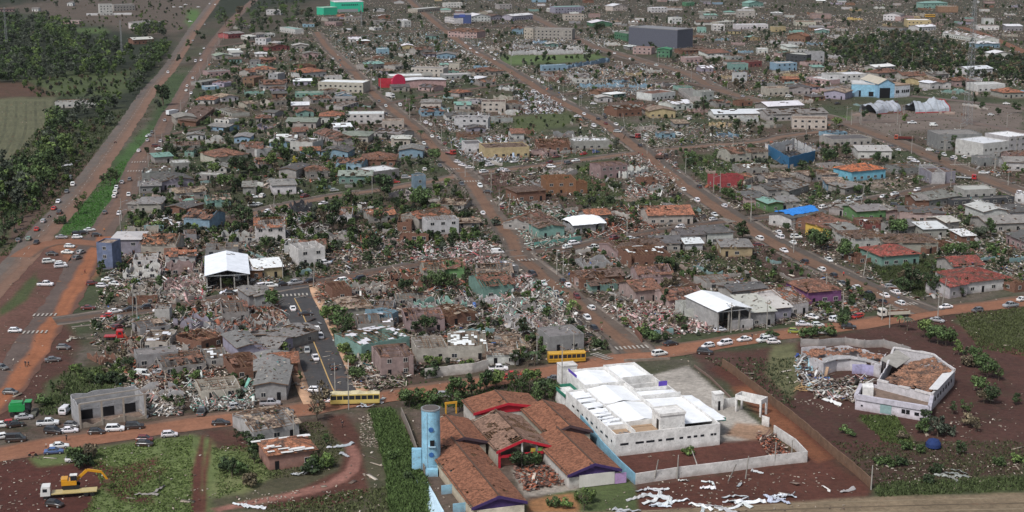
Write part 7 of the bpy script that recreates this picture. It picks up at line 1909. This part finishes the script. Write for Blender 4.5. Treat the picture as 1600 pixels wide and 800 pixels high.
RUB = [  # rubble fields read off the photograph: polygon, pieces, palette
 ([(705,215),(800,215),(812,252),(760,256),(720,245)], 1300, 'white'), ([(690,172),(765,178),(765,205),(700,205)], 500, 'white'),
 ([(790,462),(900,455),(910,520),(860,528),(790,500)], 1600, 'pale2'), ([(770,470),(860,430),(900,465),(850,500),(770,500)], 900, 'green'),
 ([(940,480),(1060,475),(1125,490),(1120,520),(1000,525),(970,500)], 1900, 'pink'), ([(760,440),(830,430),(840,470),(770,475)], 900, 'pink'),
 ([(970,245),(1040,240),(1065,275),(1050,308),(975,310),(985,280)], 1500, 'pale2'), ([(1262,595),(1360,590),(1368,615),(1345,632),(1270,622)], 420, 'mix'),
 ([(1240,560),(1280,565),(1300,600),(1290,612),(1245,598)], 200, 'blue'), ([(525,60),(730,45),(760,85),(540,90),(520,70)], 1500, 'blue'),
 ([(890,108),(1010,100),(1040,150),(920,150),(880,130)], 2000, 'blue'), ([(800,62),(960,60),(940,84),(800,88)], 900, 'white'),
 ([(800,140),(880,150),(880,178),(800,180)], 900, 'white'), ([(1040,30),(1300,20),(1330,80),(1200,100),(1060,90)], 1800, 'mix'),
 ([(1130,150),(1180,120),(1300,130),(1290,160)], 700, 'mix'), ([(170,440),(330,420),(345,450),(300,480),(200,470)], 1100, 'mix'),
 ([(260,440),(320,430),(322,470),(265,470)], 600, 'pink'), ([(330,410),(400,400),(430,440),(330,440)], 400, 'grey'), ([(190,370),(300,372),(320,410),(200,420)], 900, 'mix'),
 ([(280,480),(440,460),(450,520),(300,540)], 1600, 'tile'), ([(180,530),(300,520),(340,600),(200,600)], 1400, 'tile'), ([(290,590),(400,600),(398,640),(300,645)], 900, 'green'),
 ([(220,620),(290,615),(285,650),(225,650)], 500, 'pale2'), ([(400,330),(500,325),(520,370),(430,385)], 900, 'grey'), ([(505,375),(640,370),(640,400),(510,410)], 500, 'mix'),
 ([(635,385),(760,378),(800,420),(650,410)], 900, 'pink'), ([(490,430),(800,410),(820,450),(500,470)], 1400, 'tile'), ([(560,450),(830,450),(800,500),(560,500)], 1500, 'mix'), ([(805,315),(900,330),(900,390),(815,400),(800,350)], 1400, 'green'),
 ([(900,330),(1020,320),(1030,370),(920,380)], 900, 'tile'), ([(800,215),(870,210),(960,220),(900,245),(810,255)], 500, 'mix'), ([(930,200),(1180,190),(1170,235),(1000,230)], 1200, 'mix'),
 ([(1130,265),(1200,255),(1220,330),(1150,330)], 500, 'mix'), ([(800,245),(850,240),(870,300),(800,330)], 500, 'mix'), ([(1040,395),(1200,385),(1260,430),(1100,448)], 450, 'pale'),
 ([(600,655),(640,650),(680,800),(620,800)], 260, 'pale'), ([(560,650),(580,645),(600,740),(570,760)], 420, 'pale'), ([(395,760),(560,745),(560,775),(380,790)], 120, 'pale'),
 ([(560,560),(640,590),(630,620),(520,600)], 450, 'mix'), ([(1380,600),(1600,620),(1600,720),(1400,700)], 320, 'pale'), ([(1130,575),(1250,560),(1290,640),(1200,620)], 220, 'pale'),
 ([(800,735),(885,722),(900,755),(820,770)], 420, 'tile'), ([(1365,720),(1600,700),(1600,760),(1380,770)], 260, 'pale'), ([(1180,680),(1210,680),(1240,715),(1200,715)], 160, 'tile'),
 ([(1010,750),(1300,735),(1330,790),(1000,800)], 160, 'pale'), ([(60,440),(140,470),(120,560),(20,640),(0,560)], 160, 'pale'), ([(0,720),(170,700),(120,800),(0,800)], 110, 'pale'), ([(130,700),(600,680),(600,800),(130,800)], 200, 'pale'),
 ([(1400,390),(1600,400),(1600,460),(1450,460)], 260, 'mix'), ([(1450,490),(1600,480),(1600,620),(1500,560)], 160, 'pale')]
for i, (poly, n, pal) in enumerate(RUB):
    x, y = in_poly_pts(poly, int(n * 1.0), g); x, y = off_road(x, y, .1)
    if pal == 'pale' or i >= 44: X_, Y_ = PN(x, y); m_ = fbm(X_, Y_, .08) > .5; x, y = x[m_], y[m_]
    op = pal == 'pale' or i >= 44; add_boxes("d", x, y, (.2, .7) if op else (.3, 1.3), (.1, .35) if op else (.15, .6), (.04, .15) if op else (.05, .25), PALS[pal], 200 + i, zr=(0, .1 if op else .8), tilt=.15 if op else .35)
    if not op and poly[0][1] < 640:
        x, y = in_poly_pts(poly, int(n * .26), g); x, y = off_road(x, y, .1); add_boxes("d", x, y, (1.4, 3.8), (.09, .2), (.08, .16), PALS['pale2' if i % 2 else 'pale' if i % 3 else 'tile'], 500 + i, zr=(0.1, 1.3), tilt=.4)
    x, y = in_poly_pts(poly, int(n * (.012 if op or poly[0][1] > 660 else .2 if pal in ('white', 'blue') else .12)) + 1, g); x, y = off_road(x, y, .1); add_boxes("d", x, y, (1.2, 4.2), (.3, 1.1), (.04, .08), PALS[pal], 300 + i, zr=(0, .1 if op else .8), tilt=.08 if op else .45)
q = [[], [], []]
for (cx, cy, an, W, D, zc, pr, kind) in ROOFS:
    far_ = math.hypot(cx, cy) > 800
    for _ in range(int(g.uniform(3, 10) if far_ else g.uniform(8, 26))):
        u, v = g.uniform(-.5, .5) * W, g.uniform(-.5, .5) * D
        k_ = {'g': D / 2 - abs(v), 't': D / 2 - abs(v), 'G': W / 2 - abs(u), 'h': min(D / 2 - abs(v), W / 2 - abs(u)), 's': (v + D / 2) * .44, 'f': 0}[kind]
        q[0].append(cx + u * math.cos(an) - v * math.sin(an)); q[1].append(cy + u * math.sin(an) + v * math.cos(an)); q[2].append((zc + pr * .8 * k_ + .06) if kind != 'f' else zc - .4)
q = [np.array(t) for t in q]; py_ = UN(q[0], q[1], q[2])[1]
add_boxes("d", py_, py_, (.3, 1.3), (.12, .5), (.03, .1), PALS['mix'], 901, tilt=.25, xyz=q)
flush("debris")
# litter on the roads and stones on open ground
x = g.uniform(0, 1600, 4200); y = g.uniform(60, 800, 4200); X_, Y_ = PN(x, y); m_ = fbm(X_, Y_, .06) > .56; x, y = x[m_], y[m_]; add_boxes("d", x, y, (.2, .6), (.15, .4), (.05, .15), PALS['pale'], 12, zr=(0.05, .1)); flush("litter")
# grass and weed tufts
def tufts(name, specs, seed):
    g2 = np.random.default_rng(seed); V_, C_ = [], []
    for poly, n, h, col in specs:
        x, y = in_poly_pts(poly, n, g2); X, Y = PN(x, y); m = (road_dist(X, Y) > .3) & (fbm(X, Y, .2) + g2.random(len(x)) * .3 > .45); x, y, X, Y = x[m], y[m], X[m], Y[m]; k = len(x); sc_ = np.maximum(1, 2.0 / (.00805 * (y + 150)))
        for b_ in range(3):
            a = g2.uniform(0, 6.28, k); hh = h * g2.uniform(.5, 1.3, k) * sc_; w_ = .16 * sc_ * g2.uniform(.7, 1.6, k); lx, ly = g2.normal(0, .35, k) * hh, g2.normal(0, .35, k) * hh; ox, oy = g2.normal(0, .2, k), g2.normal(0, .2, k)
            dx, dy = np.cos(a) * w_, np.sin(a) * w_; z = np.zeros(k)
            V_.append(np.stack([np.stack([X + ox - dx, Y + oy - dy, z], 1), np.stack([X + ox + dx, Y + oy + dy, z], 1), np.stack([X + ox + lx + dx * .4, Y + oy + ly + dy * .4, hh], 1), np.stack([X + ox + lx - dx * .4, Y + oy + ly - dy * .4, hh * .95], 1)], 1).reshape(-1, 3))
            C_.append(np.repeat(np.array(col)[None] * g2.uniform(.6, 1.5, (k, 1)), 4, 0))
    v = np.concatenate(V_); o = fast_mesh(name, v, np.arange(len(v)).reshape(-1, 4), np.concatenate(C_), 'vcol'); stuff(o)
tufts("weeds", [
 ([(578,642),(612,640),(640,690),(668,760),(672,820),(612,820),(605,740)], 7000, .8, (.062, .098, .030)),
 ([(130,705),(300,680),(300,810),(120,810),(160,760)], 4000, .22, (.085, .12, .036)), ([(330,700),(420,690),(440,740),(340,780)], 1500, .22, (.09, .12, .042)),
 ([(400,690),(420,750),(520,735),(540,700),(500,660),(400,660)], 1500, .3, (.07, .075, .034)), ([(420,790),(560,765),(610,760),(620,810),(400,810)], 1500, .35, (.07, .082, .034)), ([(1370,755),(1620,745),(1620,766),(1370,776)], 1500, .5, (.055, .075, .028)),
 ([(1300,690),(1600,690),(1600,745),(1380,765)], 1500, .4, (.055, .058, .028)), ([(1490,490),(1620,480),(1620,560),(1530,545)], 3500, .4, (.060, .072, .028)),
 ([(1340,650),(1400,650),(1430,700),(1380,690)], 900, .5, (.06, .085, .025)), ([(95,355),(160,280),(190,252),(212,245),(205,275),(160,362),(96,368)], 4000, .25, (.045, .125, .022)),
 ([(0,400),(110,280),(200,180),(130,290),(20,400)], 3500, .6, (.045, .065, .022)), ([(60,200),(200,170),(120,290),(0,360),(0,270)], 5000, .8, (.040, .052, .022)),
 ([(1340,395),(1480,410),(1440,465),(1380,440)], 2500, .6, (.042, .055, .02)), ([(900,262),(945,255),(980,310),(1060,318),(1040,330),(900,320)], 2500, .5, (.058, .075, .03)),
 ([(1065,245),(1200,235),(1210,262),(1100,285)], 2200, .6, (.052, .075, .028)), ([(1020,390),(1150,395),(1250,445),(1040,425)], 2200, .5, (.055, .065, .03)),
 ([(600,600),(880,590),(870,630),(640,640)], 1400, .6, (.045, .07, .022)), ([(420,300),(800,290),(790,440),(400,440)], 6000, .6, (.045, .060, .024)),
 ([(200,100),(1600,150),(1600,420),(900,430),(400,330),(220,320)], 9000, .6, (.045, .058, .026)), ([(100,580),(200,570),(190,640),(60,650)], 1600, .6, (.058, .08, .03)), ([(1100,560),(1240,560),(1240,640)], 500, .5, (.05,.06,.03))], 21)
# individually readable fallen sheets in the foreground
SHEETS = [(1000,772,5,(.72,.75,.78)),(985,785,7,(.74,.76,.78)),(1018,765,4,(.7,.72,.75)),(960,797,5,(.72,.74,.77)),(1010,792,4,(.6,.64,.7)),(1040,790,4,(.7,.73,.76)),(1092,752,3,(.7,.72,.75)),(1088,762,3,(.72,.74,.77)),(1075,790,5,(.74,.76,.78)),(1100,788,6,(.73,.76,.79)),(1122,782,6,(.74,.76,.79)),(1140,790,6,(.7,.72,.75)),(1110,798,5,(.72,.74,.76)),(1150,760,3,(.5,.52,.55)),(1172,738,3,(.6,.62,.66)),(1198,775,4,(.6,.65,.75)),(1212,778,4,(.65,.7,.76)),(1205,785,4,(.55,.62,.72)),(1224,780,3,(.7,.71,.72)),(1304,769,5,(.68,.67,.65)),(453,741,3.5,(.66,.68,.7)),(470,733,3.5,(.66,.68,.7)),(517,702,4,(.55,.58,.62)),(522,708,3,(.6,.62,.65)),(555,633,4,(.62,.66,.7)),(572,630,4,(.68,.7,.72)),(217,773,5,(.30,.28,.26)),(370,791,5,(.64,.66,.68)),(118,530,4,(.5,.48,.42)),(100,255,8,(.66,.66,.66)),(350,458,5,(.7,.72,.76)),(1462,742,7,(.34,.36,.33)),(1478,735,5,(.34,.36,.33)),(1250,612,5,(.6,.6,.6)),(1285,618,6,(.72,.72,.72)),(1305,613,5,(.7,.7,.7)),(1255,575,5,(.04,.08,.3)),(1262,590,4,(.05,.1,.33)),(1246,562,4,(.05,.09,.3)),(1060,752,2.5,(.6,.6,.6)),(570,326,5,(.7,.7,.7)),(560,320,4,(.7,.7,.7)),(577,328,4,(.7,.7,.7)),(609,358,4,(.7,.7,.7)),(662,398,4,(.15,.35,.6)),(1020,398,4,(.6,.6,.6)),(840,340,5,(.12,.28,.4)),(828,350,5,(.1,.3,.27))]
for i, (x, y, s, c) in enumerate(SHEETS):
    cn = 'white' if min(c) > .6 else ('dark blue' if c[2] > c[0] * 3 else 'grey'); base = rnd.uniform(-.9, .6)
    for k in range(2 if y > 700 and s > 3 else 2 if s >= 4 else 1):
        p = P(x + rnd.uniform(-1, 1) * s * 2.2, y + rnd.uniform(-1, 1) * s * .9)
        strip_thing(None, f"torn {cn} metal roof sheet", p, s * rnd.uniform(.7, 1.25), rnd.uniform(.7, 1.25), base + rnd.uniform(-.5, .5), jit(c, rnd, .45, .9), i * 5 + k, "roof sheets torn off and scattered")
# garden walls
for k in range(110):
    for _ in range(30):
        x, y = rnd.uniform(150, 1590), rnd.uniform(120, 610); p = P(x, y)
        if not pip(np.array([x]), np.array([y]), TOWN)[0]: continue
        an, d, nm, sg = near_road(p.x, p.y); an += rnd.choice((0, math.pi / 2)); L = rnd.uniform(5, 13)
        if occ_hit(p, an, L, 1.0): continue
        c = rnd.choice(((.45, .43, .40), (.33, .31, .29), (.26, .24, .22), (.17, .10, .075), (.38, .30, .26), (.22, .34, .34)))
        root = empty("garden_wall", (p.x, p.y, 0), an, "wall", f"{'brick-brown' if c[0] < .2 else 'pale' if c[0] > .4 else 'teal' if c[2] > c[0] else 'grey'} broken garden wall", None, "broken garden walls between the plots"); b = MB()
        b.wallline((-L / 2, 0), (L / 2, 0), 0, rnd.uniform(1.3, 2.1), .16, 0, .7, 1.3, .92)
        if rnd.random() < .5: b.wallline((L / 2, .1), (L / 2, rnd.uniform(3, 6)), 0, 1.7, .16, 0, .8, 1.3, .9)
        b.build("wall_panel", 'wall', root, c); occ_rect(p, an, L, .5); break
ot = P(1458, 700); b = MB(); loft(b, [[(math.cos(a) * r_, math.sin(a) * r_, z) for a in [k * math.pi / 8 for k in range(16)]] for r_, z in ((1.3, 0), (1.75, .4), (1.7, 1.2), (1.2, 2.0), (.5, 2.25))]); o = b.build("water_tank", 'plain', None, (.015, .032, .11)); o.location = ot; tag(o, "water tank", None, "dark blue plastic water tank lying in weeds at the lower right")
# ------------------------------------------------------------------ haze
hz = bpy.data.materials.new("haze"); hz.use_nodes = True; n_ = hz.node_tree; n_.nodes.remove(n_.nodes["Principled BSDF"]); pv = n_.nodes.new("ShaderNodeVolumePrincipled"); pv.inputs['Density'].default_value = HAZE if 'HAZE' in globals() else .000016
pv.inputs['Color'].default_value = (.80, .86, .95, 1); pv.inputs['Anisotropy'].default_value = .2; n_.links.new(pv.outputs[0], n_.nodes["Material Output"].inputs['Volume'])
b = MB(); b.box(-22000, 22000, -400, 36000, -1, 150); me = b.mesh("haze", ['tyre']); me.materials.clear(); me.materials.append(hz); stuff(link("haze", me))
# ------------------------------------------------------------------ labels: the look, and where it stands among things one can find
bpy.context.view_layer.update()
LM = [("blue water tower", 672, 690), ("yellow excavator", 112, 755), ("green farm machine", 33, 640), ("roofless three-bay store", 178, 650), ("pale yellow bus", 555, 620), ("dusty pink house", 455, 715), ("red gable wing", 815, 690), ("concrete yard", 1160, 660),
 ("courtyard building", 1370, 600), ("tipper lorry", 1396, 487), ("bright yellow bus", 885, 556), ("white flat-roofed building", 1030, 650), ("cream villa", 700, 555), ("orange dirt bend", 545, 720), ("dark blue tank", 1458, 695), ("lower right weed strip", 1490, 755), ("brick-brown slanting wall", 1250, 668),
 ("purple house", 1288, 465), ("shiny white-roofed hall", 1146, 468), ("white-roofed open hall", 352, 415), ("tall blue-grey block", 165, 400), ("bright green lawn strip", 150, 330), ("yellow house by the open hall", 415, 425), ("asphalt street", 490, 530), ("bright red old lorry", 180, 528), ("teal tiled house", 780, 452), ("bright green house", 710, 430),
 ("dark red roofed villa", 1520, 440), ("blue tarpaulin roof", 1265, 340), ("strong yellow house", 1313, 365), ("light blue orange-roofed house", 1350, 265), ("dark blue corner ruin", 1235, 245), ("white tarpaulin roof", 918, 350), ("gabled green house", 860, 362), ("orange tiled long house", 1050, 335), ("roofless orange ruin", 880, 285), ("bright red ruin", 1140, 283),
 ("central street crosswalks", 715, 275), ("middle street junction", 820, 400), ("upper east junction", 1010, 238), ("pink concrete ruin", 960, 265), ("teal house with tan roof", 345, 315), ("white block by the cross street", 1155 - 497 + 0, 290), ("grey-roofed white house", 441, 290), ("broken white two-storey house", 690, 350), ("black rubble lot", 540, 405),
 ("lilac hipped house", 197, 368), ("highway junction", 90, 385), ("tall communication mast", 1511, 100), ("light blue arched hangar", 1385, 135), ("right silver vault", 1457, 165), ("left silver vault", 1388, 168), ("orange hillside house", 1243, 58), ("grey two-storey block", 1274, 85), ("charcoal slab building", 1020, 55), ("emerald green building", 545, 12),
 ("bright red walled shop", 650, 130), ("cream two-storey block", 668, 108), ("white half-stripped hall", 532, 130), ("orange hipped white house", 491, 110), ("grassy stadium field", 860, 92), ("light blue rubble walls", 960, 130), ("yellow gabled house", 1035, 175), ("long pale curved hall", 1185, 175), ("dark blue shop front", 722, 28), ("beige apartment block", 862, 50),
 ("slim mast by the wood", 190, 65), ("striped field", 35, 200), ("white forest-edge tower", 166, 12), ("road fork at top left", 305, 30), ("red roadside house", 368, 53), ("far yellow bus", 1453, 22), ("upper right hillside track", 1560, 65), ("white pile of collapsed sheets", 755, 235), ("red tow truck", 1510, 275), ("orange and maroon truck", 1412, 215), ("modern white building", 1560, 225),
 ("red earth lot", 1150, 420), ("lower crosswalk", 985, 545), ("left crosswalks", 65, 505), ("white villa wall", 715, 585), ("red lower right earth", 1560, 570), ("green bank", 640, 740), ("plaza palms", 1350, 185), ("dark ravine wood", 1450, 85), ("white walled collapsed hall", 1495, 55), ("green-roofed hill house", 1460, 10), ("pale far hospital walls", 1180, 40), ("teal two-storey house", 1155, 105), ("far green block", 635 + 402, 85), ("upper cross street", 580, 300), ("frontage road crosswalks", 214, 262), ("upper red hall roofs", 530, 185), ("blue-white shop ruin", 735, 190), ("cypress pair", 613, 83), ("green-bordered white roof", 940, 38), ("far upper lane", 1100, 75), ("upper centre rubble", 780, 12), ("far right rooftops", 1580, 25), ("far middle rubble", 1250, 15), ("upper crossing car park", 760, 78)]
lmx = np.array([l[1] for l in LM], float); lmy = np.array([l[2] for l in LM], float)
ORD = ["closest", "second closest", "third closest", "fourth closest", "fifth closest", "sixth closest", "seventh closest", "eighth closest", "ninth closest", "tenth closest", "eleventh closest", "twelfth closest", "thirteenth closest", "fourteenth closest", "fifteenth closest", "sixteenth closest"]
DIRN = ["right of", "above and right of", "above", "above and left of", "left of", "below and left of", "below", "below and right of"]
groups = {}
used = {}
for o, look in THINGS:
    if o.get("label") or look is None:
        if not o.get("label"): o["label"] = "unidentified"
        continue
    l = o.location; x, y = UN(l.x, l.y, l.z + 1.5); d = np.hypot(lmx - x, (lmy - y) * 1.6); i = int(np.argmin(d))
    a = math.atan2(-(y - lmy[i]) * 1.6, x - lmx[i]); s = int(round(a / (math.pi / 4))) % 8
    groups.setdefault((look, i, s), []).append((float(d[i]), o))
for (look, i, s), v in groups.items():
    v.sort(key=lambda t: t[0])
    for k, (d, o) in enumerate(v):
        t = f"{look} {DIRN[s]} the {LM[i][0]}"
        if len(v) > 1: t += ", " + (ORD[k] if k < len(ORD) else f"number {k + 1}")
        if len(t.split()) > 16: t = t.replace("above and ", "upper ").replace("below and ", "lower ").replace(" right of", "-right of").replace(" left of", "-left of")
        if len(t.split()) > 16: t = t.replace(" house with ", ", ")
        if len(t.split()) > 16: print("LONG", t)
        o["label"] = t
print("labels", len(groups), "things", len(THINGS), "longest", max(len(o["label"].split()) for o, _ in THINGS))
